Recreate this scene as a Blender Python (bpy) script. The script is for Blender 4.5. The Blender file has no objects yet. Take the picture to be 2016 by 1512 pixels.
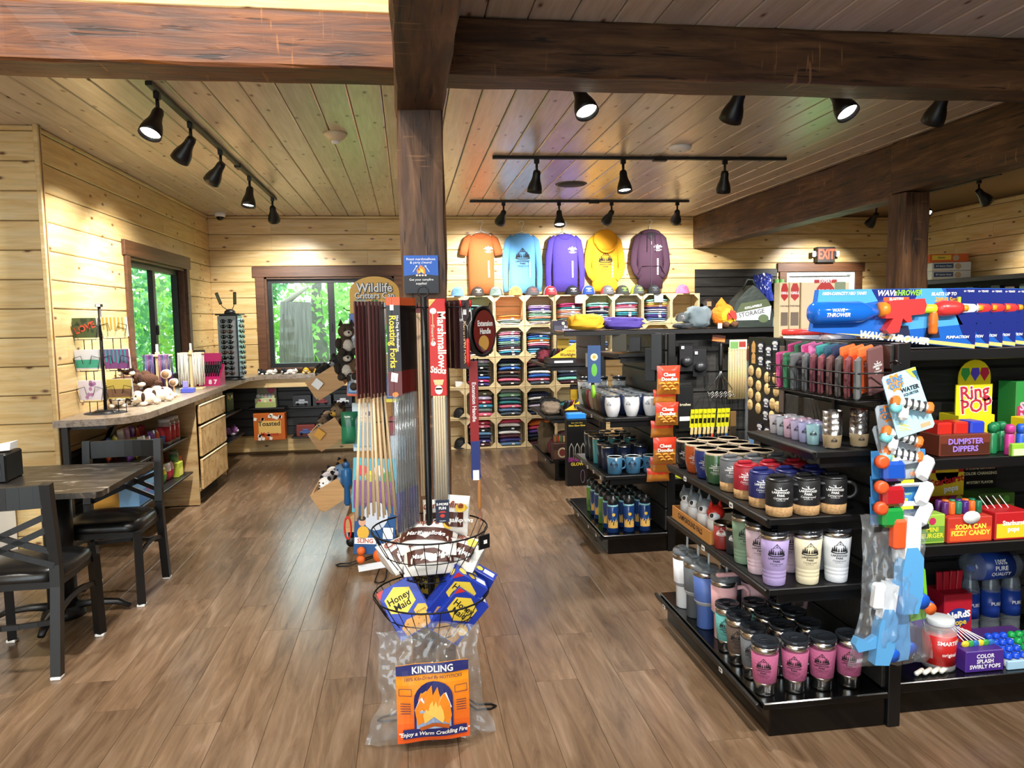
import bpy, math, random
from mathutils import Vector, Matrix, noise
scene = bpy.context.scene
col = scene.collection
PI = math.pi
V = Vector
R = random.Random(11)

# ------------------------------------------------------------------ camera
YAW, PITCH, ROLL, FPX = 0.137286, -0.08676, -0.016912, 1466.45
_f = V((math.sin(YAW)*math.cos(PITCH), math.cos(YAW)*math.cos(PITCH), math.sin(PITCH)))
_r = V((math.cos(YAW), -math.sin(YAW), 0)); _u = _r.cross(_f)
_c, _s = math.cos(ROLL), math.sin(ROLL)
_r, _u = _c*_r+_s*_u, -_s*_r+_c*_u
cam = bpy.data.cameras.new('camera'); cam.sensor_width = 36; cam.lens = FPX/2016*36; cam.clip_start = .05
camo = bpy.data.objects.new('camera', cam); col.objects.link(camo)
camo.matrix_world = Matrix(((_r.x,_u.x,-_f.x,0),(_r.y,_u.y,-_f.y,0),(_r.z,_u.z,-_f.z,1.55),(0,0,0,1)))
scene.camera = camo
# ------------------------------------------------------------------ world, exposure
w = bpy.data.worlds.new('overcast_sky'); scene.world = w; w.use_nodes = True
w.node_tree.nodes['Background'].inputs[0].default_value = (.86, .95, 1, 1)
w.node_tree.nodes['Background'].inputs[1].default_value = 3.2
vs = scene.view_settings
vs.view_transform = 'Standard'; vs.look = 'None'; vs.gamma = 1; vs.use_curve_mapping = False; vs.exposure = 0.72
SPOT = 125.0                      # watts of each track spot
LAMP = (1, .96, .90)

# ------------------------------------------------------------------ helpers
def lin(h):
    h = h.lstrip('#'); o = []
    for i in (0, 2, 4):
        c = int(h[i:i+2], 16)/255
        o.append(c/12.92 if c <= .04045 else ((c+.055)/1.055)**2.4)
    return (*o, 1)
_mc = {}
def C(h, rough=.5, metal=0, spec=.5, emit=0, coat=0, bump=0, bscale=40):
    """plain principled material from an sRGB hex colour"""
    k = (h, rough, metal, spec, emit, coat, bump, bscale)
    if k in _mc: return _mc[k]
    m = bpy.data.materials.new('mat_'+h.lstrip('#')); m.use_nodes = True
    nt = m.node_tree; b = nt.nodes['Principled BSDF']
    b.inputs['Base Color'].default_value = lin(h); b.inputs['Roughness'].default_value = rough
    b.inputs['Metallic'].default_value = metal; b.inputs['Specular IOR Level'].default_value = spec
    b.inputs['Coat Weight'].default_value = coat
    if emit:
        b.inputs['Emission Color'].default_value = lin(h); b.inputs['Emission Strength'].default_value = emit
    if bump:
        n = nt.nodes.new('ShaderNodeTexNoise'); n.inputs['Scale'].default_value = bscale; n.inputs['Detail'].default_value = 4
        bp = nt.nodes.new('ShaderNodeBump'); bp.inputs['Strength'].default_value = bump; bp.inputs['Distance'].default_value = .01
        tc = nt.nodes.new('ShaderNodeTexCoord')
        nt.links.new(tc.outputs['Object'], n.inputs['Vector']); nt.links.new(n.outputs['Fac'], bp.inputs['Height']); nt.links.new(bp.outputs['Normal'], b.inputs['Normal'])
    _mc[k] = m; return m
def film(name, tint='#ffffff', alpha=.25, rough=.12, blend=.2):
    """thin clear plastic film / glass: mostly transparent with a glossy sheen"""
    k = ('film', name)
    if k in _mc: return _mc[k]
    m = bpy.data.materials.new(name); m.use_nodes = True; nt = m.node_tree
    out = nt.nodes['Material Output']; nt.nodes.remove(nt.nodes['Principled BSDF'])
    tr = nt.nodes.new('ShaderNodeBsdfTransparent'); tr.inputs[0].default_value = lin(tint)
    df = nt.nodes.new('ShaderNodeBsdfDiffuse'); df.inputs[0].default_value = lin(tint)
    gl = nt.nodes.new('ShaderNodeBsdfGlossy'); gl.inputs['Roughness'].default_value = rough
    lw = nt.nodes.new('ShaderNodeLayerWeight'); lw.inputs['Blend'].default_value = .5
    pw = nt.nodes.new('ShaderNodeMath'); pw.operation = 'POWER'; pw.inputs[1].default_value = 3.
    ma = nt.nodes.new('ShaderNodeMath'); ma.operation = 'MULTIPLY_ADD'; ma.inputs[1].default_value = blend*2.5; ma.inputs[2].default_value = blend*.2
    nt.links.new(lw.outputs['Facing'], pw.inputs[0]); nt.links.new(pw.outputs[0], ma.inputs[0])
    m1 = nt.nodes.new('ShaderNodeMixShader'); m1.inputs[0].default_value = alpha
    m2 = nt.nodes.new('ShaderNodeMixShader')
    nt.links.new(tr.outputs[0], m1.inputs[1]); nt.links.new(df.outputs[0], m1.inputs[2])
    nt.links.new(ma.outputs[0], m2.inputs[0]); nt.links.new(m1.outputs[0], m2.inputs[1]); nt.links.new(gl.outputs[0], m2.inputs[2])
    nt.links.new(m2.outputs[0], out.inputs[0])
    _mc[k] = m; return m
def nodes(name):
    m = bpy.data.materials.new(name); m.use_nodes = True
    nt = m.node_tree; return m, nt, nt.nodes['Principled BSDF']
def ramp(nt, fac, stops):
    r = nt.nodes.new('ShaderNodeValToRGB'); e = r.color_ramp.elements
    while len(e) < len(stops): e.new(.5)
    for i, (p, c) in enumerate(stops): e[i].position = p; e[i].color = lin(c) if isinstance(c, str) else (c, c, c, 1)
    nt.links.new(fac, r.inputs[0]); return r.outputs[0]
def mixc(nt, fac, a, b, mode='MIX'):
    n = nt.nodes.new('ShaderNodeMix'); n.data_type = 'RGBA'; n.blend_type = mode
    for sock, v in ((n.inputs[0], fac), (n.inputs[6], a), (n.inputs[7], b)):
        if isinstance(v, (int, float)): sock.default_value = v if sock == n.inputs[0] else (v, v, v, 1)
        elif isinstance(v, str): sock.default_value = lin(v)
        elif isinstance(v, tuple): sock.default_value = v
        else: nt.links.new(v, sock)
    return n.outputs[2]
def wood_coords(nt, sx, sy, sz, off=True):
    tc = nt.nodes.new('ShaderNodeTexCoord'); oi = nt.nodes.new('ShaderNodeObjectInfo')
    mp = nt.nodes.new('ShaderNodeVectorMath'); mp.operation = 'MULTIPLY'; mp.inputs[1].default_value = (sx, sy, sz)
    ad = nt.nodes.new('ShaderNodeVectorMath'); ad.operation = 'ADD'
    ml = nt.nodes.new('ShaderNodeVectorMath'); ml.operation = 'SCALE'; ml.inputs[0].default_value = (37, 23, 11)
    nt.links.new(oi.outputs['Random'], ml.inputs['Scale']); nt.links.new(tc.outputs['Object'], mp.inputs[0])
    nt.links.new(mp.outputs[0], ad.inputs[0])
    if off: nt.links.new(ml.outputs[0], ad.inputs[1])
    return ad.outputs[0], oi.outputs['Random']
def tex(nt, kind, vec, scale, **kw):
    n = nt.nodes.new('ShaderNodeTex'+kind); nt.links.new(vec, n.inputs['Vector']); n.inputs['Scale'].default_value = scale
    for k, v in kw.items():
        if k in n.inputs: n.inputs[k].default_value = v
        else: setattr(n, k, v)
    return n
def wood(name, dark, mid, light, rough=.4, knots=True, stretch=9, bump=.15, var=.35, fine=60, gouge=0, sheen=.5):
    """timber: grain runs along local X, every object gets its own pattern offset and tone"""
    m, nt, b = nodes(name)
    vec, rnd = wood_coords(nt, 1, stretch, stretch)
    n1 = tex(nt, 'Noise', vec, 2.2, Detail=6, Roughness=.62, Distortion=.8)
    c = ramp(nt, n1.outputs['Fac'], [(.25, dark), (.5, mid), (.75, light)])
    vf, _ = wood_coords(nt, 2, fine, fine)
    n2 = tex(nt, 'Noise', vf, 1.5, Detail=3)
    g = ramp(nt, n2.outputs['Fac'], [(.3, .72), (.65, 1.0)])
    c = mixc(nt, .6, c, g, 'MULTIPLY')
    t = ramp(nt, rnd, [(0, 1-var), (.5, 1.0), (1, 1-var*.5)])
    c = mixc(nt, 1.0, c, t, 'MULTIPLY')
    h = n2.outputs['Fac']
    if knots:
        vk, _ = wood_coords(nt, 1, 2.2, 2.2)
        vo = tex(nt, 'Voronoi', vk, 2.3, Randomness=1.0, voronoi_dimensions='2D')
        k = ramp(nt, vo.outputs['Distance'], [(0, 1.0), (.03, 1.0), (.045, .45), (.085, 0.0)])
        c = mixc(nt, k, c, '#6d4324')
    if gouge:
        vg, _ = wood_coords(nt, 1.6, 26, 26)
        n3 = tex(nt, 'Noise', vg, 1.6, Detail=3, Roughness=.6, Distortion=.6); crack = ramp(nt, n3.outputs['Fac'], [(.60, 0.0), (.66, 1.0)])
        c = mixc(nt, crack, c, dark)
        vn, _ = wood_coords(nt, 34, 4, 4)
        n4 = tex(nt, 'Noise', vn, 1.4, Detail=1); nick = ramp(nt, n4.outputs['Fac'], [(.68, 0.0), (.73, .8)])
        vb, _ = wood_coords(nt, 1.5, 2, 2)
        n5 = tex(nt, 'Noise', vb, 1.7, Detail=2); nick = mixc(nt, 1.0, nick, ramp(nt, n5.outputs['Fac'], [(.48, 0.0), (.58, 1.0)]), 'MULTIPLY')
        c = mixc(nt, nick, c, light)
        blot = ramp(nt, n5.outputs['Fac'], [(.35, .55), (.6, 1.0)]); c = mixc(nt, .8, c, blot, 'MULTIPLY')
        h = mixc(nt, crack, n1.outputs['Fac'], 0.0)
    nt.links.new(c, b.inputs['Base Color']); b.inputs['Roughness'].default_value = rough; b.inputs['Specular IOR Level'].default_value = sheen
    bp = nt.nodes.new('ShaderNodeBump'); bp.inputs['Strength'].default_value = bump; bp.inputs['Distance'].default_value = .004
    nt.links.new(h, bp.inputs['Height']); nt.links.new(bp.outputs['Normal'], b.inputs['Normal'])
    return m
PINE = wood('knotty_pine', '#d3a866', '#e6c689', '#efd9a8', rough=.33, var=.16, fine=40, bump=.08)
PINE_C = wood('ceiling_pine', '#ccb89c', '#dccbb4', '#e8dccb', rough=.28, var=.22, fine=40, bump=.08)
CRATE = wood('crate_pine', '#dcbd85', '#ead2a0', '#f3e3bd', rough=.6, knots=False, var=.15)
HICK = wood('hickory', '#8a6238', '#d6b178', '#ecd3a0', rough=.45, stretch=5, var=.2)
BEAM_O = wood('oiled_timber', '#2a1205', '#70390a', '#96591a', rough=.5, knots=False, stretch=14, bump=.7, var=.1, fine=30, gouge=1)
BEAM_D = wood('dark_timber', '#23140b', '#5f3e24', '#8d6642', rough=.55, knots=False, stretch=10, bump=.5, var=.15, fine=30, gouge=1)
TRIMW = wood('stained_trim', '#3f2413', '#5f3b21', '#744a2b', rough=.5, knots=False, stretch=12, var=.1)
FLOORM = wood('vinyl_plank', '#57412f', '#786049', '#927a64', rough=.26, knots=False, stretch=7, var=.2, fine=45, bump=.1, sheen=.55)
SLATM = wood('charcoal_slatwall', '#1a1917', '#2d2c2a', '#413f3c', rough=.45, knots=False, stretch=12, var=.1, fine=50)
BINW = wood('bin_ply', '#b88a55', '#c79a64', '#d3aa77', rough=.6, knots=False, stretch=10, var=.1)
STICKW = C('#dcbf95', .6)
BLACK = C('#0b0b0c', .42); BLACKG = C('#09090a', .18); WHITE = C('#f2f2f0', .5); STEEL = C('#c9c9c9', .22, 1)
DARKF = C('#19191b', .7); WIRE = C('#1a1a1c', .4, .6)

def speckle(name, cols, scale, rough):
    m, nt, b = nodes(name)
    tc = nt.nodes.new('ShaderNodeTexCoord')
    n = tex(nt, 'Noise', tc.outputs['Object'], scale, Detail=8, Roughness=.75, Distortion=.4)
    nt.links.new(ramp(nt, n.outputs['Fac'], cols), b.inputs['Base Color']); b.inputs['Roughness'].default_value = rough
    return m
GRAN = speckle('granite_laminate', [(.3, '#4f4238'), (.45, '#857565'), (.55, '#a39483'), (.7, '#6d5d4f')], 26, .3)
MARB = None
def _marb():
    m, nt, b = nodes('marbled_tabletop'); tc = nt.nodes.new('ShaderNodeTexCoord')
    mp = nt.nodes.new('ShaderNodeVectorMath'); mp.operation = 'MULTIPLY'; mp.inputs[1].default_value = (2, 7, 1)
    nt.links.new(tc.outputs['Object'], mp.inputs[0])
    n = tex(nt, 'Noise', mp.outputs[0], 1.6, Detail=8, Roughness=.65, Distortion=1.8)
    nt.links.new(ramp(nt, n.outputs['Fac'], [(.34, '#0f0e0d'), (.5, '#292521'), (.60, '#4a433b'), (.68, '#a0978a')]), b.inputs['Base Color'])
    b.inputs['Roughness'].default_value = .3; return m
MARB = _marb()

def ident(x, y): return V((x, y, 0))
def plane(o, ux, uy):
    o, ux, uy = V(o), V(ux), V(uy)
    return lambda x, y: o+ux*x+uy*y
def cylm(r, z0, a0, c=(0, 0)):
    """wraps a flat print on a cylinder; r may be a function of z"""
    rf = r if callable(r) else (lambda z: r)
    def f(x, y):
        rr = rf(z0+y); a = a0+x/rr
        return V((c[0]+rr*math.cos(a), c[1]+rr*math.sin(a), z0+y))
    return f
_tc = {}
def t2d(s, bold=0., shear=0.):
    k = (s, bold, shear)
    if k not in _tc:
        cu = bpy.data.curves.new('t', 'FONT'); cu.body = s; cu.size = 1; cu.align_x = 'CENTER'; cu.align_y = 'CENTER'
        cu.offset = bold; cu.shear = shear; cu.resolution_u = 2; cu.fill_mode = 'FRONT'
        o = bpy.data.objects.new('t', cu); me = bpy.data.meshes.new_from_object(o)
        _tc[k] = ([(v.co.x, v.co.y) for v in me.vertices], [tuple(p.vertices) for p in me.polygons])
        bpy.data.objects.remove(o); bpy.data.curves.remove(cu); bpy.data.meshes.remove(me)
    return _tc[k]
class MB:
    def __init__(s): s.v = []; s.f = []; s.mi = []; s.sm = []; s.mats = []; s.cur = 0; s.T = None
    def m(s, mat):
        if mat not in s.mats: s.mats.append(mat)
        s.cur = s.mats.index(mat); return s
    def t(s, T=None): s.T = T; return s
    def add(s, vs, fs, smooth=False):
        o = len(s.v); T = s.T
        s.v += [tuple(T @ V(p)) for p in vs] if T else [tuple(p) for p in vs]
        for f in fs: s.f.append(tuple(i+o for i in f)); s.mi.append(s.cur); s.sm.append(smooth)
        return s
    def conv(s, vs, fs, smooth=False):
        vs = [V(p) for p in vs]; c = sum(vs, V())/len(vs); o = []
        for f in fs:
            n = V()
            for i in range(len(f)): n += vs[f[i]].cross(vs[f[(i+1) % len(f)]])
            fc = sum((vs[i] for i in f), V())/len(f)
            o.append(f if n.dot(fc-c) >= 0 else tuple(reversed(f)))
        return s.add(vs, o, smooth)
    def box(s, c, d, b=0.):
        hx, hy, hz = d[0]/2, d[1]/2, d[2]/2
        S = [(x, y, z) for x in (-1, 1) for y in (-1, 1) for z in (-1, 1)]
        if not b:
            vs = [(c[0]+x*hx, c[1]+y*hy, c[2]+z*hz) for x, y, z in S]
            return s.add(vs, [(0, 1, 3, 2), (4, 6, 7, 5), (0, 4, 5, 1), (2, 3, 7, 6), (0, 2, 6, 4), (1, 5, 7, 3)])
        b = min(b, hx*.9, hy*.9, hz*.9); vs = []; ix = {}
        for q in S:
            for a in range(3):
                h = [hx-b, hy-b, hz-b]; h[a] = (hx, hy, hz)[a]
                ix[(q, a)] = len(vs); vs.append((c[0]+q[0]*h[0], c[1]+q[1]*h[1], c[2]+q[2]*h[2]))
        fs = []
        for a in range(3):
            u, w_ = (a+1) % 3, (a+2) % 3
            for sg in (-1, 1):
                f = []
                for i, j in ((-1, -1), (1, -1), (1, 1), (-1, 1)):
                    q = [0, 0, 0]; q[a] = sg; q[u] = i; q[w_] = j; f.append(ix[(tuple(q), a)])
                fs.append(tuple(f))
            for i in (-1, 1):
                for j in (-1, 1):
                    q = [0, 0, 0]; q[u] = i; q[w_] = j; q[a] = -1; p = tuple(q); q[a] = 1; r = tuple(q)
                    fs.append((ix[(p, u)], ix[(p, w_)], ix[(r, w_)], ix[(r, u)]))
        for q in S: fs.append((ix[(q, 0)], ix[(q, 1)], ix[(q, 2)]))
        return s.conv(vs, fs)
    def lathe(s, prof, n=20, c=(0, 0, 0), sx=1, sy=1, smooth=True, cap=True):
        vs = []; fs = []
        for r, z in prof:
            for i in range(n):
                a = 2*PI*i/n; vs.append((c[0]+r*math.cos(a)*sx, c[1]+r*math.sin(a)*sy, c[2]+z))
        for k in range(len(prof)-1):
            for i in range(n):
                j = (i+1) % n; fs.append((k*n+i, k*n+j, (k+1)*n+j, (k+1)*n+i))
        if cap and prof[0][0] > 1e-5: fs.append(tuple(reversed(range(n))))
        if cap and prof[-1][0] > 1e-5: fs.append(tuple(range((len(prof)-1)*n, len(prof)*n)))
        return s.add(vs, fs, smooth)
    def tube(s, pts, r, n=6, closed=False, flat=1.):
        pts = [V(p) for p in pts]; N = len(pts); rs = r if isinstance(r, (list, tuple)) else [r]*N
        vs = []; fs = []; up = V((0, 0, 1)); pn = None
        for k in range(N):
            a = pts[(k-1) % N] if (closed or k > 0) else pts[k]; b = pts[(k+1) % N] if (closed or k < N-1) else pts[k]
            d = (b-a).normalized()
            if pn is None:
                pn = d.cross(up if abs(d.z) < .95 else V((1, 0, 0))).normalized()
            else:
                pn = (pn-d*pn.dot(d)); pn = pn.normalized() if pn.length > 1e-6 else d.orthogonal().normalized()
            q = d.cross(pn)
            for i in range(n):
                t = 2*PI*i/n; vs.append(pts[k]+(pn*math.cos(t)+q*math.sin(t)*flat)*rs[k])
        for k in range(N if closed else N-1):
            for i in range(n):
                j = (i+1) % n; k2 = (k+1) % N; fs.append((k*n+i, k2*n+i, k2*n+j, k*n+j))
        if not closed: fs.append(tuple(range(n))); fs.append(tuple(range((N-1)*n+n-1, (N-1)*n-1, -1)))
        return s.add(vs, fs, n > 4)
    def bar(s, a, b, w_, h):
        """rectangular bar between two points, w_ across, h in the remaining direction"""
        a, b = V(a), V(b); d = (b-a).normalized(); x = d.cross(V((0, 0, 1)))
        x = x.normalized() if x.length > 1e-4 else V((1, 0, 0)); y = d.cross(x)
        vs = [p+x*i*w_/2+y*j*h/2 for p in (a, b) for i, j in ((-1, -1), (1, -1), (1, 1), (-1, 1))]
        return s.conv(vs, [(0, 1, 2, 3), (4, 5, 6, 7), (0, 1, 5, 4), (1, 2, 6, 5), (2, 3, 7, 6), (3, 0, 4, 7)])
    def prism(s, poly, h, z=0, mp=None):
        n = len(poly); mp = mp or (lambda x, y, q: V((x, y, q)))
        vs = [mp(x, y, z) for x, y in poly]+[mp(x, y, z+h) for x, y in poly]
        return s.add(vs, [tuple(reversed(range(n))), tuple(range(n, 2*n))]+[(i, (i+1) % n, n+(i+1) % n, n+i) for i in range(n)])
    def ball(s, c, r, n=12, k=8, sc=(1, 1, 1), jit=0):
        vs = [(c[0], c[1], c[2]-r*sc[2])]; fs = []
        for i in range(1, k):
            p = -PI/2+PI*i/k
            for j in range(n):
                a = 2*PI*j/n; q = 1+jit*(R.random()-.5)
                vs.append((c[0]+r*sc[0]*q*math.cos(p)*math.cos(a), c[1]+r*sc[1]*q*math.cos(p)*math.sin(a), c[2]+r*sc[2]*q*math.sin(p)))
        vs.append((c[0], c[1], c[2]+r*sc[2])); e = len(vs)-1
        for j in range(n):
            fs.append((0, 1+(j+1) % n, 1+j)); fs.append((e, e-n+j, e-n+(j+1) % n))
        for i in range(k-2):
            for j in range(n):
                a, b = 1+i*n+j, 1+i*n+(j+1) % n; fs.append((a, b, b+n, a+n))
        return s.add(vs, fs, True)
    def text(s, st, size, mp, x=0, y=0, bold=0., shear=0., sx=1., rot=0.):
        vs, fs = t2d(st, bold, shear); c_, s_ = math.cos(rot), math.sin(rot)
        o = []
        for p in vs:
            a, b = p[0]*size*sx, p[1]*size; o.append(mp(x+a*c_-b*s_, y+a*s_+b*c_))
        return s.add(o, fs)
    def poly(s, pts, mp, div=1):
        return s.add([mp(x, y) for x, y in pts], [tuple(range(len(pts)))])
    def rect(s, x0, y0, x1, y1, mp, nx=1):
        for i in range(nx):
            a, b = x0+(x1-x0)*i/nx, x0+(x1-x0)*(i+1)/nx
            s.poly([(a, y0), (b, y0), (b, y1), (a, y1)], mp)
        return s
    def disc(s, x, y, rx, ry, mp, n=16):
        return s.poly([(x+rx*math.cos(2*PI*i/n), y+ry*math.sin(2*PI*i/n)) for i in range(n)], mp)
    def mesh(s, name='mesh'):
        me = bpy.data.meshes.new(name); me.from_pydata(s.v, [], s.f)
        for m_ in s.mats: me.materials.append(m_)
        me.polygons.foreach_set('material_index', s.mi); me.polygons.foreach_set('use_smooth', s.sm)
        me.update(); return me
    def build(s, name, parent=None, loc=None, rot=None):
        return put(name, s.mesh(name), parent, loc, rot)
def put(name, me, parent=None, loc=None, rot=None):
    o = bpy.data.objects.new(name, me); col.objects.link(o); o.parent = parent
    if loc: o.location = loc
    if rot: o.rotation_euler = rot
    return o
def tag(o, label, cat, group=None):
    o['label'] = label; o['category'] = cat
    if group: o['group'] = group
    return o
def thing(name, label, cat, loc=(0, 0, 0), rz=0, group=None, rot=None):
    o = bpy.data.objects.new(name, None); col.objects.link(o); o.empty_display_size = .05
    o.location = loc; o.rotation_euler = rot if rot else (0, 0, rz)
    return tag(o, label, cat, group)
def struct(o): o['kind'] = 'structure'; return o
def dup(root, loc, rz=0, label=None, group=None, rot=None, swap=None):
    """a copy of a thing with its parts and sub-parts; swap maps a part name to another mesh"""
    def cp(o, par):
        c = o.copy(); col.objects.link(c); c.parent = par
        if swap and o.name.split('.')[0] in swap: c.data = swap[o.name.split('.')[0]]
        for ch in kids.get(o, ()): cp(ch, c)
        return c
    kids = {}
    def walk(o):
        kids[o] = list(o.children)
        for ch in o.children: walk(ch)
    walk(root)
    r = cp(root, None); r.location = loc; r.rotation_euler = rot if rot else (0, 0, rz)
    if label: r['label'] = label
    if group: r['group'] = group
    return r
def Tm(loc=(0, 0, 0), rz=0, rx=0, ry=0, s=1):
    return Matrix.Translation(loc) @ Matrix.Rotation(rz, 4, 'Z') @ Matrix.Rotation(ry, 4, 'Y') @ Matrix.Rotation(rx, 4, 'X') @ Matrix.Scale(s, 4)
def spot(loc, aim, watts=None, size=1.5, colr=LAMP, blend=.7):
    li = bpy.data.lights.new('track_spot', 'SPOT'); li.energy = watts or SPOT; li.spot_size = size; li.spot_blend = blend
    li.color = colr; li.shadow_soft_size = .03
    o = bpy.data.objects.new('track_spot', li); col.objects.link(o); o.location = loc
    o.rotation_euler = (V(aim)-V(loc)).to_track_quat('-Z', 'Y').to_euler(); return o

# ------------------------------------------------------------------ the room
CZ = 2.80; BY = 9.12; LX = -2.25; RX = 6.6
_bm = {}
def board_mesh(L, w_, mat, th=.016, ch=.006, gap=.0025):
    """tongue-and-groove board, length along local X, face at z=0 with V-groove chamfers"""
    k = (round(L, 3), round(w_, 3), mat.name)
    if k not in _bm:
        b = MB().m(mat); x, y = L/2-.0008, w_/2-gap
        vs = []
        for sx in (-x, x):
            vs += [(sx, -y, -th), (sx, -y, -ch*.8), (sx, -y+ch, 0), (sx, y-ch, 0), (sx, y, -ch*.8), (sx, y, -th)]
        b.conv(vs, [(0, 1, 7, 6), (1, 2, 8, 7), (2, 3, 9, 8), (3, 4, 10, 9), (4, 5, 11, 10), (0, 1, 2, 3, 4, 5), (6, 7, 8, 9, 10, 11), (5, 0, 6, 11)])
        _bm[k] = b.mesh('board')
    return _bm[k]
def boards(parent, o, u, v, n, length, height, mat, w_=.183, holes=(), maxl=2.9, name='board', seed=1):
    """rows of boards: u along the boards, v across the rows, n the visible side"""
    o, u, v, n = V(o), V(u), V(v), V(n); rr = random.Random(seed)
    rows = int(math.ceil(height/w_-1e-6)); rot = Matrix((u, n.cross(u), n)).transposed().to_euler()
    for k in range(rows):
        h = min(w_, height-k*w_)
        if h < .02: continue
        y = k*w_+h/2; segs = [(0, length)]
        for (a, b, c_, d) in holes:
            if c_ < y+h*.3 and d > y-h*.3:
                ns = []
                for p, q in segs:
                    if a > p: ns.append((p, min(q, a)))
                    if b < q: ns.append((max(p, b), q))
                segs = [z for z in ns if z[1]-z[0] > .03]
        for p, q in segs:
            x = p; first = True
            while q-x > 1e-4:
                l = rr.choice((1.1, 1.5, 1.9, 2.3, maxl)) if not first else rr.choice((.7, 1.2, 1.8, 2.4))
                first = False
                if q-x-l < .35: l = q-x
                l = min(l, q-x)
                put(name, board_mesh(l, h, mat), parent, o+u*(x+l/2)+v*y, rot); x += l
def slab(name, lo, hi, mat, holes_x=None):
    b = MB().m(mat); b.box([(a+c)/2 for a, c in zip(lo, hi)], [c-a for a, c in zip(lo, hi)]); return b
GROOVE = C('#6e5433', .8); GROOVED = C('#2b2018', .8)

fl = struct(slab('floor', (-4.6, -3, -.06), (RX, BY+.1, -.004), GROOVED).build('floor'))
fr = random.Random(5); FW = .181
for i in range(38):
    x = -3.3+i*FW; y = 2.0-fr.random()*1.2
    while y < BY:
        l = 1.22; e = min(y+l, BY)
        put('plank', board_mesh(e-y, FW, FLOORM, .004, .0012, .0005), fl, (x+FW/2, (y+e)/2, 0), (0, 0, PI/2)); y = e
plain = wood('vinyl_plank_far', '#57412f', '#786049', '#927a64', rough=.26, knots=False, stretch=7, var=0)
for lo, hi in (((-4.6, -3, -.004), (-3.3, BY, 0)), ((3.58, -3, -.004), (RX, BY, 0)), ((-3.3, -3, -.004), (3.58, .75, 0))):
    o = slab('floor_field', lo, hi, plain).build('floor_field', fl)

# back wall with window and door openings
WB = (-1.65, -.15, 1.0, 2.09); DB = (4.86, 5.81, 0, 2.1)
b = MB().m(GROOVE)
for (x0, x1, z0, z1) in ((LX-.12, WB[0], 0, CZ+.05), (WB[0], WB[1], 0, WB[2]), (WB[0], WB[1], WB[3], CZ+.05), (WB[1], DB[0], 0, CZ+.05), (DB[0], DB[1], DB[3], CZ+.05), (DB[1], RX, 0, CZ+.05)):
    b.box(((x0+x1)/2, BY+.076, (z0+z1)/2), (x1-x0, .12, z1-z0))
wb = struct(b.build('wall_back'))
boards(wb, (LX, BY, .02), (1, 0, 0), (0, 0, 1), (0, -1, 0), RX-LX, CZ-.02, PINE, holes=[(WB[0]-LX, WB[1]-LX, WB[2], WB[3]), (DB[0]-LX, DB[1]-LX, 0, DB[3])], seed=3)
# left wall
WL = (6.53, 8.10, 1.0, 2.12)
b = MB().m(GROOVE)
for (y0, y1, z0, z1) in ((5.13, WL[0], 0, CZ+.05), (WL[0], WL[1], 0, WL[2]), (WL[0], WL[1], WL[3], CZ+.05), (WL[1], BY, 0, CZ+.05)):
    b.box((LX-.076, (y0+y1)/2, (z0+z1)/2), (.12, y1-y0, z1-z0))
wl = struct(b.build('wall_left'))
boards(wl, (LX, 5.1, .02), (0, 1, 0), (0, 0, 1), (1, 0, 0), BY-5.1, CZ-.02, PINE, holes=[(WL[0]-5.1, WL[1]-5.1, WL[2], WL[3])], seed=8)
wr_ = struct(slab('wall_left_return', (-4.6, 5.116, 0), (LX-.02, 5.24, CZ+.05), GROOVE).build('wall_left_return'))
boards(wr_, (-3.6, 5.1, .02), (1, 0, 0), (0, 0, 1), (0, -1, 0), 3.6-2.25, CZ-.02, PINE, seed=21)
struct(MB().m(PINE).t(Tm((LX+.008, 5.1, CZ/2), ry=PI/2)).box((0, -.008, 0), (CZ, .05, .03), .004).build('trim_1'))
wri = struct(slab('wall_right', (RX, -3, 0), (RX+.12, BY, CZ+.08), GROOVE).build('wall_right'))
boards(wri, (RX-.017, 5.0, 1.83), (0, 1, 0), (0, 0, 1), (-1, 0, 0), BY-5.0, CZ-1.83, PINE, seed=31)
struct(slab('wall_far_left', (-4.72, -3, 0), (-4.6, 5.24, 4.6), PINE).build('wall_far_left'))
wlo = struct(slab('wall_loft', (-4.6, 3.22, 2.80), (-.02, 3.4, 4.6), GROOVE).build('wall_loft'))
boards(wlo, (-4.6, 3.20, 2.80), (1, 0, 0), (0, 0, 1), (0, -1, 0), 4.58, .73, PINE, seed=41)
struct(slab('wall_front', (.1, -3.1, 0), (RX, -3.0, CZ+.08), PINE).build('wall_front'))  # unseen; closes only this part, to keep daylight off the right aisle
struct(slab('wall_loft_side', (-.02, -3, 2.83), (.1, 3.4, 4.6), PINE).build('wall_loft_side'))
# ceilings
ce = struct(slab('ceiling', (-4.6, 3.3, CZ+.017), (RX, BY+.1, CZ+.08), GROOVE).build('ceiling'))
boards(ce, (-3.4, 3.3, CZ), (0, 1, 0), (1, 0, 0), (0, 0, -1), BY-3.3, 8.2, PINE_C, maxl=3.4, seed=51)
ce2 = struct(slab('ceiling_front', (.1, -3, CZ+.017), (RX, 3.3, CZ+.08), GROOVE).build('ceiling_front'))
boards(ce2, (.17, 1.6, CZ), (0, 1, 0), (1, 0, 0), (0, 0, -1), 1.7, 4.4, PINE_C, maxl=3.4, seed=61)
struct(slab('ceiling_loft', (-4.6, -3, 4.6), (.1, 3.4, 4.7), PINE).build('ceiling_loft'))
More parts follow.
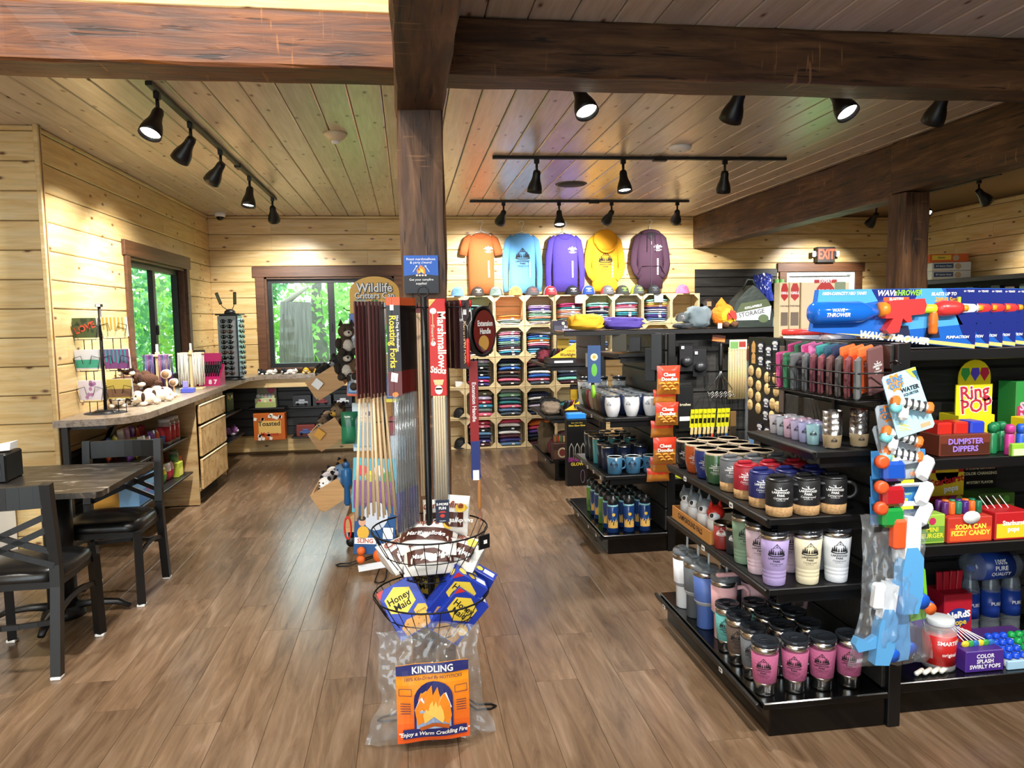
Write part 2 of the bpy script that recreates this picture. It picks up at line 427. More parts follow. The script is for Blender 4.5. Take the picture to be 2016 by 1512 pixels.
# timbers
def beam(name, label, cat, lo, hi, mat, axis, seed):
    rr = random.Random(seed); L = hi[axis]-lo[axis]; n = max(3, int(L/.16)); o2 = [i for i in range(3) if i != axis]
    c = [(a+d)/2 for a, d in zip(lo, hi)]; hw = [(hi[i]-lo[i])/2 for i in o2]; b = MB().m(mat); vs = []; fs = []
    oct_ = [(-1, -.9), (-.9, -1), (.9, -1), (1, -.9), (1, .9), (.9, 1), (-.9, 1), (-1, .9)]
    for k in range(n+1):
        for (p, q) in oct_:
            j = .004; e = 0 if k in (0, n) else j
            vs.append((-L/2+L*k/n, p*hw[0]+rr.uniform(-e, e), q*hw[1]+rr.uniform(-e, e)))
    for k in range(n):
        for i in range(8): fs.append((k*8+i, k*8+(i+1) % 8, k*8+8+(i+1) % 8, k*8+8+i))
    fs += [tuple(range(8)), tuple(range(n*8, n*8+8))]
    b.conv(vs, fs)
    o = b.build(name, None, c); tag(o, label, cat)
    if axis == 1: o.rotation_euler = (PI/2, 0, PI/2)   # local x->Y, y->Z, z->X
    if axis == 2: o.rotation_euler = (0, -PI/2, 0)
    if axis == 0: o.rotation_euler = (0, 0, 0)
    return o
beam('timber_beam', 'orange brown hewn timber beam under the bright loft boards', 'beam', (-4.6, 3.18, 2.572), (-.02, 3.39, 2.80), BEAM_O, 0, 1)
beam('timber_beam', 'dark brown hewn timber beam running right from the middle post', 'beam', (.17, 3.18, 2.567), (RX, 3.39, CZ), BEAM_D, 0, 2)
def ybeam(name, label, lo, hi, seed, mat=BEAM_D):
    L = hi[1]-lo[1]; o = beam(name, label, 'beam', (-L/2, -(hi[0]-lo[0])/2, -(hi[2]-lo[2])/2), (L/2, (hi[0]-lo[0])/2, (hi[2]-lo[2])/2), mat, 0, seed)
    o.location = [(a+c)/2 for a, c in zip(lo, hi)]; o.rotation_euler = (0, 0, PI/2); return o
def post(name, label, lo, hi, seed, mat=BEAM_D):
    L = hi[2]-lo[2]; o = beam(name, label, 'post', (-L/2, -(hi[1]-lo[1])/2, -(hi[0]-lo[0])/2), (L/2, (hi[1]-lo[1])/2, (hi[0]-lo[0])/2), mat, 0, seed)
    o.location = [(a+c)/2 for a, c in zip(lo, hi)]; o.rotation_euler = (0, -PI/2, 0); return o
ybeam('timber_beam', 'dark timber beam overhead that rests on top of the middle post', (-.025, -1.2, 2.42), (.175, 3.385, CZ), 3)
post('timber_post', 'dark square timber post standing behind the campfire supplies rack', (-.02, 3.19, 0), (.17, 3.38, 2.42), 4)
ybeam('timber_beam', 'dark timber beam between the back wall and the post beyond the water blasters', (3.6, 5.2, 2.40), (3.8, BY, CZ), 5)
ybeam('timber_beam', 'dark timber beam above the post beyond the water blasters, reaching to the front beam', (3.585, 3.39, 2.43), (3.815, 5.2, CZ), 6)
post('timber_post', 'dark square timber post rising behind the boxed water blasters', (3.6, 5.05, 0), (3.8, 5.25, 2.42), 7)

# windows
GLASS = film('window_glass', '#f6fffc', .0, .02, .06)
def window(name, W, H, depth, to_world, loc, rz):
    """local x along the wall, y into the wall (+y outdoors), z up, origin at opening's bottom left"""
    t = bpy.data.objects.new(name, None); col.objects.link(t); t.location = loc; t.rotation_euler = (0, 0, rz); struct(t)
    cs = .10
    MB().m(TRIMW).t(Tm((W/2, -.012, H+.06), 0)).box((0, 0, 0), (W+2*cs+.06, .03, .125), .003).build('head_casing', t)
    for x in (-cs/2, W+cs/2): MB().m(TRIMW).t(Tm((x, -.01, H/2), ry=PI/2)).box((0, 0, 0), (H, .024, cs), .003).build('side_casing', t)
    MB().m(TRIMW).box((.012, depth/2, H/2), (.024, depth, H)).box((W-.012, depth/2, H/2), (.024, depth, H)).box((W/2, depth/2, H-.012), (W, depth, .024)).build('jamb', t)
    MB().m(TRIMW).box((W/2, depth/2-.01, .01), (W, depth+.03, .02)).build('sill', t)
    f = MB().m(BLACK); fw = .05; y = depth-.03
    f.box((fw/2+.02, y, H/2), (fw, .06, H)).box((W-fw/2-.02, y, H/2), (fw, .06, H)).box((W/2, y, fw/2+.02), (W-.14, .06, fw)).box((W/2, y, H-fw/2-.02), (W-.14, .06, fw)).build('frame', t)
    MB().m(BLACK).box((W/2, y-.01, H/2), (.075, .05, H-.14), .004).build('meeting_rail', t)
    MB().m(BLACK).box((W/2, y-.045, H*.45), (.02, .02, .09), .004).build('latch', t)
    for x0, x1, yy in ((.07, W/2-.037, y+.01), (W/2+.037, W-.07, y-.002)):
        MB().m(GLASS).box(((x0+x1)/2, yy, H/2), (x1-x0, .004, H-.14)).build('pane', t)
    return t
window('window_1', WL[1]-WL[0], WL[3]-WL[2], .12, None, (LX, WL[0], WL[2]), PI/2)
window('window_2', WB[1]-WB[0], WB[3]-WB[2], .12, None, (WB[0], BY, WB[2]), 0)
# door
d = bpy.data.objects.new('door_1', None); col.objects.link(d); d.location = (DB[0], BY, 0); struct(d)
DW = DB[1]-DB[0]
MB().m(TRIMW).box((DW/2, -.012, 2.155), (DW+.26, .03, .11), .003).build('head_casing', d)
for x in (-.05, DW+.05): MB().m(TRIMW).box((x, -.01, 1.05), (.1, .024, 2.1), .003).build('side_casing', d)
WJ = C('#e9ebea', .45)
MB().m(WJ).box((.02, .06, 1.05), (.04, .12, 2.1)).box((DW-.02, .06, 1.05), (.04, .12, 2.1)).box((DW/2, .06, 2.08), (DW-.08, .12, .04)).build('jamb', d)
MB().m(C('#d5dad9', .5)).box((DW/2, .08, 1.94), (DW-.09, .04, .22)).box((.13, .08, .94), (.16, .04, 1.78)).box((DW-.13, .08, .94), (.16, .04, 1.78)).box((DW/2, .08, .12), (DW-.42, .04, .2)).build('door_leaf', d)
MB().m(GLASS).box((DW/2, .08, 1.02), (DW-.42, .01, 1.6)).build('pane', d)
lc = thing('low_cabinet', 'white low cabinet against the pine wall behind the napkin dispenser table', 'cabinet', (-2.9, 4.95, 0))
MB().m(WJ).box((0, 0, .36), (.76, .26, .72), .006).build('body', lc)
MB().m(C('#cfd0cc', .5)).box((0, -.14, .36), (.68, .016, .64), .006).build('door', lc)
# ------------------------------------------------------------------ outdoors seen through the panes
def leafmat(name, a, b_, c_):
    m, nt, b = nodes(name)
    ge = nt.nodes.new('ShaderNodeNewGeometry')
    n = tex(nt, 'Noise', ge.outputs['Position'], 2.5, Detail=3)
    cc = ramp(nt, n.outputs['Fac'], [(.3, a), (.5, b_), (.7, c_)])
    nt.links.new(cc, b.inputs['Base Color']); b.inputs['Roughness'].default_value = .5
    tl = nt.nodes.new('ShaderNodeBsdfTranslucent'); nt.links.new(cc, tl.inputs[0])
    mx = nt.nodes.new('ShaderNodeMixShader'); mx.inputs[0].default_value = .45
    nt.links.new(b.outputs[0], mx.inputs[1]); nt.links.new(tl.outputs[0], mx.inputs[2]); nt.links.new(mx.outputs[0], nt.nodes['Material Output'].inputs[0])
    return m
LEAF1 = leafmat('leaf_bright', '#5f9a3a', '#8cc25a', '#bfe08a'); LEAF2 = leafmat('leaf_deep', '#3f7a45', '#5f9c62', '#8cc08e')
BARK = wood('grey_bark', '#3f3b35', '#6b665c', '#98928a', rough=.9, knots=False, stretch=14, bump=1)
struct(slab('ground', (-30, 9.3, -.4), (30, 40, -.3), C('#6f9a48', .9)).build('ground'))
struct(slab('ground_side', (-30, -10, -.4), (-4.75, 9.3, -.3), C('#6f9a48', .9)).build('ground_side'))
def tree(label, x, y, h, crown, nleaf, mat, tr=.12, seed=1, leaf=.11, z0=-.3):
    rr = random.Random(seed); t = thing('leafy_tree', label, 'tree', (x, y, z0), group='trees outside the panes')
    MB().m(BARK).tube([(0, 0, 0), (.05, 0, h*.3), (-.04, .05, h*.6), (.06, 0, h)], [tr*1.25, tr, tr*.8, tr*.4], 10).build('trunk', t, rot=None)
    b = MB().m(mat); vs = []; fs = []
    for i in range(nleaf):
        cx, cy, cz, r = rr.choice(crown)
        while True:
            p = V((rr.uniform(-1, 1), rr.uniform(-1, 1), rr.uniform(-1, 1)))
            if p.length < 1: break
        p = p*r+V((cx, cy, cz)); d = V((rr.gauss(0, 1), rr.gauss(0, 1), rr.gauss(0, .6))).normalized(); e = d.orthogonal().normalized()
        e.rotate(Matrix.Rotation(rr.random()*6, 3, d)); q = d.cross(e); s_ = leaf*rr.uniform(.6, 1.3); k = len(vs)
        vs += [p-e*s_*.5, p+q*s_*.28, p+e*s_*.55, p-q*s_*.28]; fs.append((k, k+1, k+2, k+3))
    b.add(vs, fs); o = b.build('foliage', t); o['kind'] = 'stuff'; return t
tree('broad leafy tree crown filling the view behind the sliding window over the back counter', -1.9, 16.5, 3.6, [(-2.5, 0, 2.0, 1.1), (0, .4, 1.9, 1.15), (2.2, 0, 2.0, 1.1), (-1, .5, 1.4, 1.0), (3.2, .5, 1.6, 1.1), (1, 1, 2.0, 1.1), (-3.5, 0, 1.7, 1.1), (4.6, 0, 1.8, 1.2)], 8000, LEAF1, .16, 2, .17)
tree('shorter bright sapling in front of the broad tree outside the back window', -.6, 13.2, 2.4, [(0, 0, 2.2, .5), (.4, .1, 1.8, .5), (-.3, .2, 1.5, .45), (.7, 0, 2.2, .45)], 2500, LEAF1, .05, 3, .1)
tree('thin dim tree beyond the trunk outside the back window', -3.1, 14.2, 2.8, [(0, 0, 2.6, .6), (-.5, .3, 2.1, .6), (.4, .2, 2.6, .5), (-.2, .1, 1.4, .5)], 3000, LEAF2, .06, 4, .11)
tree('dark evergreen tree outside the side window', -6.3, 12.6, 3.4, [(0, 0, 2.6, 1.2), (1.0, -1.0, 2.4, 1.1), (-.5, 1, 1.8, 1.2), (1.3, -.6, 1.4, 1.0), (1.4, .8, 2.2, 1.1)], 6000, LEAF2, .16, 5, .13)
tree('pale green tree standing farther off outside the side window', -10, 20, 4, [(0, 0, 2.5, 1.6), (1.8, -1, 2.4, 1.4), (-1, 1.5, 2.4, 1.5), (3.4, 0, 2.0, 1.4)], 6000, LEAF1, .14, 6, .16)
st = thing('tree_stump', 'thick broken grey tree trunk outside the back window', 'tree trunk', (-1.86, 13.0, -.3))
MB().m(BARK).tube([(0, 0, 0), (.6, .02, 0), (1.4, 0, .02), (2.2, 0, 0)], [.36, .30, .28, .25], 20).build('trunk', st, None, (0, -PI/2, 0))
MB().m(C('#8e8778', .9)).tube([(-.2, -.05, 2.15), (0, -.1, 2.3), (.22, -.05, 2.45)], [.06, .05, .03], 8).build('broken_branch', st)

# ------------------------------------------------------------------ ceiling fixtures
LENS = C('#fff6e6', .3, emit=14); RAILM = C('#151516', .45)
def head_mesh():
    b = MB().m(BLACK).lathe([(.0, .02), (.024, .018), (.03, 0), (.031, -.03), (.036, -.055), (.048, -.085), (.056, -.115), (.059, -.15), (.055, -.15), (.05, -.118), (.03, -.1)], 20)
    return b.mesh('lamp_head')
HEADM = head_mesh()
LENSM = MB().m(LENS).lathe([(.0, -.127), (.052, -.128), (.053, -.124), (.0, -.123)], 18).mesh('lens')
STEMM = MB().m(BLACK).box((0, 0, -.018), (.04, .03, .036), .004).lathe([(.01, -.1), (.01, -.03)], 10).lathe([(.016, -.115), (.016, -.085)], 10).mesh('stem')
def track(label, a, b_, heads, w_=None):
    """rail between two ceiling points; heads = (fraction, aim point)"""
    a, b_ = V(a), V(b_); d = b_-a; L = d.length; ang = math.atan2(d.y, d.x)
    t = thing('track_light', label, 'track light', (a+b_)/2, ang)
    MB().m(RAILM).box((0, 0, -.011), (L, .036, .022), .003).build('rail', t)
    MB().m(RAILM).box((L*.06, 0, -.017), (.11, .05, .034), .004).build('feed_box', t)
    inv = Matrix.Rotation(-ang, 4, 'Z')
    for fr_, aim in heads:
        x = (fr_-.5)*L; wpt = a+d*fr_+V((0, 0, -.115))
        put('stem', STEMM, t, (x, 0, -.02))
        dr = (V(aim)-wpt).normalized()
        loc_d = inv.to_3x3() @ dr
        h = put('lamp_head', HEADM, t, (x, 0, -.125), loc_d.to_track_quat('-Z', 'Y').to_euler())
        put('lens', LENSM, h)
        spot(wpt+dr*.17, V(aim), w_)
    return t
def at(n, i): return i/n
Z = CZ-.002
track('long black track with five bell lamps above the pine counter', (-1.28, 4.15, Z), (-1.28, 7.85, Z),
      [(.035, (-1.75, 3.1, .4)), (.2, (-2.4, 5.6, 1.3)), (.4, (-2.4, 6.4, 1.3)), (.665, (-1.5, 6.1, .2)), (.955, (-1.4, 9.2, 1.3))])
track('black track with three bell lamps near the round ceiling speaker', (.68, 5.8, Z), (3.03, 5.72, Z),
      [(.145, (.8, 6.6, .3)), (.435, (1.75, 5.2, .2)), (.785, (2.7, 6.6, .6))])
track('black track with four bell lamps above the hanging shirts', (.68, 7.93, Z), (3.05, 7.85, Z),
      [(.15, (.75, 9.1, 1.75)), (.40, (1.55, 7.3, .8)), (.64, (1.9, 9.1, 1.8)), (.945, (3.2, 9.1, 1.8))])
track('black track with four bell lamps half hidden behind the dark front beam', (.55, 3.72, CZ-.002), (3.1, 3.62, CZ-.002),
      [(.125, (1.35, 2.4, .3)), (.45, (1.5, 5.1, .9)), (.645, (2.7, 2.3, .6)), (.88, (2.9, 5.2, .8))])
track('black track with three bell lamps beyond the timber post and beam', (5.35, 6.2, Z), (5.35, 8.3, Z),
      [(.12, (6.6, 6.6, 1.6)), (.49, (5.1, 5.5, .4)), (.86, (5.2, 9.1, 1.6))])
# added tracks, unseen behind the viewer, that brighten the front of the shop
track('added black track with four fill lamps over the front aisle before the dark beam', (.6, .9, Z), (4.2, .9, Z),
      [(.1, (.9, 2.7, .4)), (.35, (2.0, 2.9, .8)), (.6, (2.6, 2.9, 1.0)), (.9, (3.6, 3, 1.0))], SPOT*.65)
track('added black track with four fill lamps over the left front of the shop', (-3.6, 1.4, 4.59), (-.4, 1.4, 4.59),
      [(.1, (-3.4, 4.6, .6)), (.4, (-2.2, 4.0, 1.0)), (.7, (-.9, 3.6, 1.6)), (.95, (.1, 3.2, .6))], SPOT*1.1)

o = thing('smoke_detector', 'cream domed smoke detector on the boards beside the long track', 'smoke detector', (-.44, 5.18, CZ))
MB().m(C('#d9c9a8', .5)).lathe([(.03, -.052), (.055, -.04), (.075, -.015), (.078, 0)], 24).build('housing', o)
MB().m(WHITE).lathe([(.0, -.068), (.026, -.066), (.03, -.05)], 18).build('sensor_cap', o)
o = thing('carbon_monoxide_alarm', 'flat white round alarm on the boards above the near lamp track', 'smoke detector', (2.03, 5.4, CZ))
MB().m(WHITE).lathe([(.0, -.036), (.05, -.035), (.075, -.025), (.082, -.008), (.082, 0)], 28).build('housing', o)
MB().m(C('#bfc2c2', .5)).lathe([(.0, -.039), (.012, -.039), (.012, -.03)], 10).build('test_button', o)
o = thing('ceiling_speaker', 'flat round dark grille flush in the boards between two tracks', 'speaker', (1.55, 6.95, CZ))
MB().m(C('#5a544c', .6)).lathe([(.0, -.008), (.135, -.008), (.15, 0)], 32).build('rim', o)
MB().m(C('#2a2a2b', .7, bump=.6, bscale=400)).lathe([(.0, -.012), (.128, -.011), (.13, -.004)], 32).build('grille', o)
o = thing('security_camera', 'small white dome camera in the far corner by the pine ceiling', 'camera', (-2.06, 8.9, CZ))
MB().m(WHITE).lathe([(.045, -.045), (.06, -.035), (.062, 0)], 24).build('housing', o)
MB().m(BLACKG).lathe([(.0, -.085), (.025, -.08), (.04, -.06), (.043, -.045)], 18).build('dome', o)
# exit sign
o = thing('exit_sign', 'lit red EXIT sign with two small side lamps above the door', 'exit sign', (5.36, BY-.012, 2.2))
MB().m(C('#2a2623', .5)).box((0, -.035, .11), (.25, .07, .2), .008).build('housing', o)
b = MB().m(C('#ff3320', .4, emit=5)); b.text('EXIT', .175, plane((0, -.072, .11), (1, 0, 0), (0, 0, 1)), sx=.62, bold=.02); b.build('lettering', o)
for sx in (-1, 1):
    h = MB().m(C('#3b3733', .5)).box((sx*.145, -.04, .12), (.05, .05, .06), .006).build('side_lamp', o)
    MB().m(C('#d9dde0', .2)).box((sx*.165, -.062, .12), (.045, .012, .075), .004).build('lamp_lens', h)
# ------------------------------------------------------------------ the campground emblem, as flat shapes one unit wide
INK = C('#141414', .6); INKW = C('#f4f4f2', .6)
def tri_tree(x, y, h, wd):
    o = []
    for k in range(4):
        a = y+h*.12+h*.2*k; ww = wd*(1-.2*k); o.append([(x-ww/2, a), (x+ww/2, a), (x, a+h*.36)])
    o.append([(x-wd*.06, y), (x+wd*.06, y), (x+wd*.06, y+h*.15), (x-wd*.06, y+h*.15)]); return o
def seg2(x0, y0, x1, y1, t):
    dx, dy = x1-x0, y1-y0; l = math.hypot(dx, dy); nx, ny = -dy/l*t/2, dx/l*t/2
    return [(x0+nx, y0+ny), (x1+nx, y1+ny), (x1-nx, y1-ny), (x0-nx, y0-ny)]
def canoe(y, sc=1.):
    o = []; N = 10
    for i in range(N):
        a, b_ = -.5+i/N, -.5+(i+1)/N
        f = lambda x: (.1*(2*x)**4)*sc; g = lambda x: (-.055*(1-(2*x)**4))*sc
        o.append([(a*sc, y+g(a)), (b_*sc, y+g(b_)), (b_*sc, y+f(b_)), (a*sc, y+f(a))])
    return o
def person2(y, sc=1.):
    return [[(-.03*sc, y), (.05*sc, y), (.035*sc, y+.15*sc), (-.015*sc, y+.15*sc)], [(.01*sc+.035*sc*math.cos(i*PI/4), y+.185*sc+.035*sc*math.sin(i*PI/4)) for i in range(8)], seg2(-.16*sc, y+.2*sc, .1*sc, y-.01, .022)]
LOGO_FULL = []
for tx, th, tw in ((-.42, .30, .17), (-.31, .42, .19), (-.2, .36, .16), (.42, .30, .17), (.31, .42, .19), (.2, .36, .16), (-.07, .26, .13), (.08, .28, .13)): LOGO_FULL += tri_tree(tx, .13, th, tw)
LOGO_FULL += [seg2(-.26, .5, 0, .82, .035), seg2(.26, .5, 0, .82, .035), seg2(-.2, .57, .2, .57, .03), seg2(0, .57, 0, .8, .025), seg2(-.1, .57, 0, .68, .02), seg2(.1, .57, 0, .68, .02)]
LOGO_FULL += canoe(.1, 1.0)
TXT_FULL = [('LAKEWOOD', -.08, .17, .03, 1.0), ('PARK', -.24, .17, .03, 1.0), ('Campground', -.39, .155, .0, .95), ('Barnesville, PA', -.51, .075, 0, 1.)]
LOGO_CAN = canoe(.2, .8)+person2(.2, .8)
TXT_CAN = [('LAKEWOOD', .03, .2, .025, 1.0), ('PARK', -.16, .2, .025, 1.0), ('Campground', -.34, .19, .0, .95), ('Barnesville, PA', -.48, .09, 0, 1.)]
def emblem(mb, mat, mp, size, full=True, x=0, y=0, text=True):
    mb.m(mat)
    for p in (LOGO_FULL if full else LOGO_CAN): mb.poly([(x+a*size, y+b_*size) for a, b_ in p], mp)
    if text:
        for st, yy, sz, bo, sx in (TXT_FULL if full else TXT_CAN):
            if size < .05 and sz < .1: continue
            mb.text(st, sz*size, mp, x, y+yy*size, bold=bo, sx=sx, shear=.25 if st == 'Campground' else 0)
    return mb

# ------------------------------------------------------------------ crate wall with folded shirts
CW = .3655; CH = .3665; CD = .27; CX0 = .29; CY = 8.835
cb = MB().m(CRATE)
SIDEM = MB().m(CRATE).t(Tm(ry=PI/2)).box((0, 0, 0), (CH-.004, CD, .014), .002).mesh('side_panel')
FLATM = MB().m(CRATE).box((0, 0, 0), (CW-.006, CD, .014), .002).mesh('flat_panel')
BSLATM = MB().m(CRATE).box((0, 0, 0), (CW-.032, .01, .108), .002).mesh('slat')
CORNM = MB().m(CRATE).prism([(0, 0), (.06, 0), (0, .06)], .022, 0, lambda x, y, q: V((x, -q, y))).mesh('corner_block')
def crate_proto():
    t = thing('wooden_crate', 'x', 'crate', (0, 0, 0))
    for sx in (-1, 1): put('side_panel', SIDEM, t, (sx*(CW/2-.009), CD/2, CH/2))
    put('bottom_panel', FLATM, t, (0, CD/2, .009)); put('top_panel', FLATM, t, (0, CD/2, CH-.009))
    for k in range(3): put('slat', BSLATM, t, (0, CD-.006, .068+k*.115))
    for sx, sz, ry in ((-1, -1, 0), (1, -1, -PI/2), (1, 1, PI), (-1, 1, PI/2)):
        put('corner_block', CORNM, t, (sx*(CW/2-.016), .024, CH/2+sz*(CH/2-.016)), (0, ry, 0))
    return t
caps_names = ['behind the middle post', 'under the pale blue and brown caps', 'under the sage and orange caps', 'under the charcoal and red-fronted caps', 'under the black cap beside the purple shirt', 'under the royal blue cap', 'under the charcoal cap with a red side', 'under the lime green cap', 'under the pink cap']
row_names = ['top', 'second highest', 'middle', 'second lowest', 'bottom']
HUE = {'white': '#e8e8e6', 'aqua': '#7fd0c4', 'mint': '#8fd3ad', 'teal': '#2f7f86', 'navy': '#1f2747', 'blue': '#2f63b5', 'light blue': '#7fb2dd', 'cyan': '#3fa3c9', 'pink': '#e0718f', 'magenta': '#b8306a', 'rose': '#c4435f', 'crimson': '#a82a3f', 'red': '#b53136', 'orange': '#e0762e', 'coral': '#e98a6a', 'yellow': '#ecd35a', 'lilac': '#b99ad6', 'purple': '#5a3f92', 'indigo': '#3b3877', 'lavender': '#c3b9d6', 'beige': '#d8c6a6', 'olive': '#6d684e', 'grey': '#9a9da3', 'sage': '#6f8580', 'charcoal': '#34363b', 'black': '#17181b', 'maroon': '#4b2331', 'brown': '#5c4138', 'steel blue': '#5d7fa8', 'slate': '#4c5a6b'}
_sm = {}
def shirt_mesh(colr, th, k):
    key = (colr, th, k)
    if key not in _sm:
        rr = random.Random(k*7+3); b = MB().m(C(HUE[colr], .85, bump=.5, bscale=25)); wd, dp = .26, .2; vs = []; fs = []; nx, ny = 9, 6
        prof = [(0, .5), (.02, .12), (.06, 0), (.5, 0), (1, .1)]
        bow = rr.uniform(.0, .012); sag = rr.uniform(-.006, .006)
        for s_ in (0, 1):
            for i in range(nx):
                for j in range(ny):
                    x = (i/(nx-1)-.5); y = j/(ny-1)
                    ed = max(0, (abs(x)-.40)/.1); fd = (1-y) if False else max(0, (.25-y)/.25)
                    z = th*(.5+(.5 if s_ else -.5)*(1-.55*ed**2)*(1-.55*fd**2))
                    z += (-bow*(2*x)**2+sag*x*2+rr.uniform(-.0012, .0012))*1.
                    vs.append((x*wd, y*dp, max(z, 0) if False else z+bow))
        n = nx*ny
        for i in range(nx-1):
            for j in range(ny-1):
                a = i*ny+j; fs.append((a, a+1, a+ny+1, a+ny)); fs.append((n+a, n+a+ny, n+a+ny+1, n+a+1))
        for i in range(nx-1):
            a = i*ny; fs.append((a, a+ny, n+a+ny, n+a)); a = i*ny+ny-1; fs.append((a, n+a, n+a+ny, a+ny))
        for j in range(ny-1):
            fs.append((j, n+j, n+j+1, j+1)); a = (nx-1)*ny+j; fs.append((a, a+1, n+a+1, n+a))
        b.add(vs, fs, True)
        if k % 3 == 0: b.m(INKW).box((.035, -.003, th*.5+bow), (.034, .004, min(.016, th*.6)))
        _sm[key] = b.mesh('folded_shirt')
    return _sm[key]
def stack(c, r, names, th, kind):
    x = CX0+CW*(c+.5); z = CH*(4-r)+.0165; rr = random.Random(c*31+r*7)
    dx = rr.uniform(-.015, .015)
    for i, n in enumerate(reversed(names)):
        k = rr.randrange(4); o = put('folded_shirt', shirt_mesh(n, th, k), None, (x+dx+rr.uniform(-.008, .008), CY+.035+rr.uniform(-.006, .006), z), (0, 0, rr.uniform(-.03, .03)))
        tag(o, f'folded {n} {kind} in the {row_names[r]} crate {caps_names[c]}'.replace('second ', 'next-to-'), 'shirt', f'folded {kind}s in the {row_names[r]} crate {caps_names[c]}')
        z += th*.985
first = None; cells = [(c, r) for c in range(5) for r in range(5)]+[(c, r) for c in range(5, 9) for r in range(2)]
proto = crate_proto()
for i, (c, r) in enumerate(cells):
    loc = (CX0+CW*(c+.5), CY, CH*(4-r)); lab = f'open pine crate, {row_names[r]} of its column, {caps_names[c]}'
    if i == 0: proto.location = loc; proto['label'] = lab; proto['group'] = 'crates along the back wall'
    else: dup(proto, loc, 0, lab)
TE, SW = 'T-shirt', 'sweatshirt'
S_ = [(1, 0, 'aqua teal white pink blue coral rose white red', .026, TE), (2, 0, 'orange orange white sage white', .022, TE),
 (3, 0, 'lilac lilac purple white sage mint white coral teal beige lavender', .021, TE), (4, 0, 'magenta magenta teal white coral lavender beige coral sage beige grey', .0225, TE),
 (5, 0, 'aqua aqua rose navy white navy teal lavender navy rose lilac', .0225, TE), (6, 0, 'light blue rose pink white beige cyan teal navy red white beige', .0225, TE),
 (7, 0, 'aqua beige yellow coral indigo lavender grey light blue purple indigo steel-blue white', .0235, TE),
 (1, 1, 'orange purple lilac yellow mint cyan slate navy white navy white', .025, TE), (2, 1, 'white pink white light-blue blue mint sage slate maroon white cyan navy', .0245, TE),
 (3, 1, 'navy blue cyan orange white pink navy light-blue cyan white', .026, TE), (4, 1, 'blue white steel-blue navy white blue', .027, TE), (5, 1, 'light-blue blue navy white teal', .03, TE), (6, 1, 'purple navy white teal blue', .03, TE), (7, 1, 'yellow white steel-blue white navy teal', .032, TE),
 (1, 2, 'lavender sage black charcoal black blue magenta indigo', .04, SW), (2, 2, 'navy sage blue brown charcoal pink charcoal', .046, SW), (3, 2, 'pink maroon black white blue pink slate', .044, SW), (4, 2, 'slate navy aqua maroon', .044, SW),
 (1, 3, 'olive lavender crimson cyan sage pink', .05, SW), (2, 3, 'grey mint slate teal pink steel-blue slate', .046, SW), (3, 3, 'navy white black lavender slate navy', .045, SW), (4, 3, 'teal navy maroon', .045, SW),
 (1, 4, 'crimson pink black light-blue navy indigo maroon', .045, SW), (2, 4, 'rose white black white maroon indigo steel-blue', .046, SW), (3, 4, 'orange rose purple navy black maroon', .047, SW), (4, 4, 'maroon slate navy', .045, SW)]
for c, r, names, th, kd in S_:
    stack(c, r, [n.replace('-', ' ') for n in names.replace('light blue', 'light-blue').replace('steel blue', 'steel-blue').split()], th, kd)

# ------------------------------------------------------------------ caps on the crates
def cap_meshes(front, side, brim, ink):
    F_ = C(front, .8); S2 = C(side, .85); B_ = C(brim, .75)
    def dome(a0, a1, mat, n):
        b = MB().m(mat); vs = []; fs = []; K = 7
        for i in range(n+1):
            a = a0+(a1-a0)*i/n
            for k in range(K):
                p = (PI/2)*k/(K-1)*.97
                rx, ry = .082, .095; hz = .108
                vs.append((rx*math.cos(p)**.8*math.cos(a), ry*math.cos(p)**.8*math.sin(a), hz*math.sin(p)**.95+.004))
        for i in range(n):
            for k in range(K-1): a = i*K+k; fs.append((a, a+K, a+K+1, a+1))
        b.add(vs, fs, True); return b
    fr_ = dome(-PI*.86, -PI*.14, F_, 14).mesh('crown_front')
    bk = dome(-PI*.14, PI*1.14, S2, 18).mesh('crown_back')
    b = MB().m(B_); vs = []; fs = []; n = 14
    for i in range(n+1):
        a = PI+PI*i/n; ca, sa = math.cos(a), math.sin(a)
        for (rx, ry, z) in ((.08, .092, .012), (.083, .125, .010-.012*abs(ca)), (.085*1., .165, -.004-.0*abs(ca)+.004), (.08, .092, .006)):
            vs.append((rx*ca, ry*sa if ry < .1 else ry*sa, z))
    for i in range(n):
        for k in range(4): a = i*4; fs.append((a+k, a+4+k, a+4+(k+1) % 4, a+(k+1) % 4))
    b.add(vs, fs, True); br = b.mesh('brim')
    q = MB().m(S2).ball((0, 0, .111), .007, 8, 5).mesh('button')
    t = MB(); 
    def mp(x, y):
        p = math.asin(min(.98, max(0, (.05+y)/.108))**(1/.95)); rr = math.cos(p)**.8; a = -PI/2+x/.09
        return V((.0825*rr*math.cos(a)*1.012, .0955*rr*math.sin(a)*1.02, .05+y+.004))
    t.m(C(ink, .6)); t.text('LAKEWOOD', .017, mp, 0, .020, bold=.02).text('PARK', .016, mp, 0, .004, bold=.02).text('Campground', .015, mp, 0, -.012, shear=.2)
    return dict(crown_front=fr_, crown_back=bk, brim=br, button=q, lettering=t.mesh('lettering'))
def cap(loc, rz, cols, label):
    ms = cap_meshes(*cols); t = thing('baseball_cap', label, 'cap', loc, rz, 'caps on the crate wall')
    for k, me in ms.items(): put(k, me, t)
    return t
ZC = CH*5
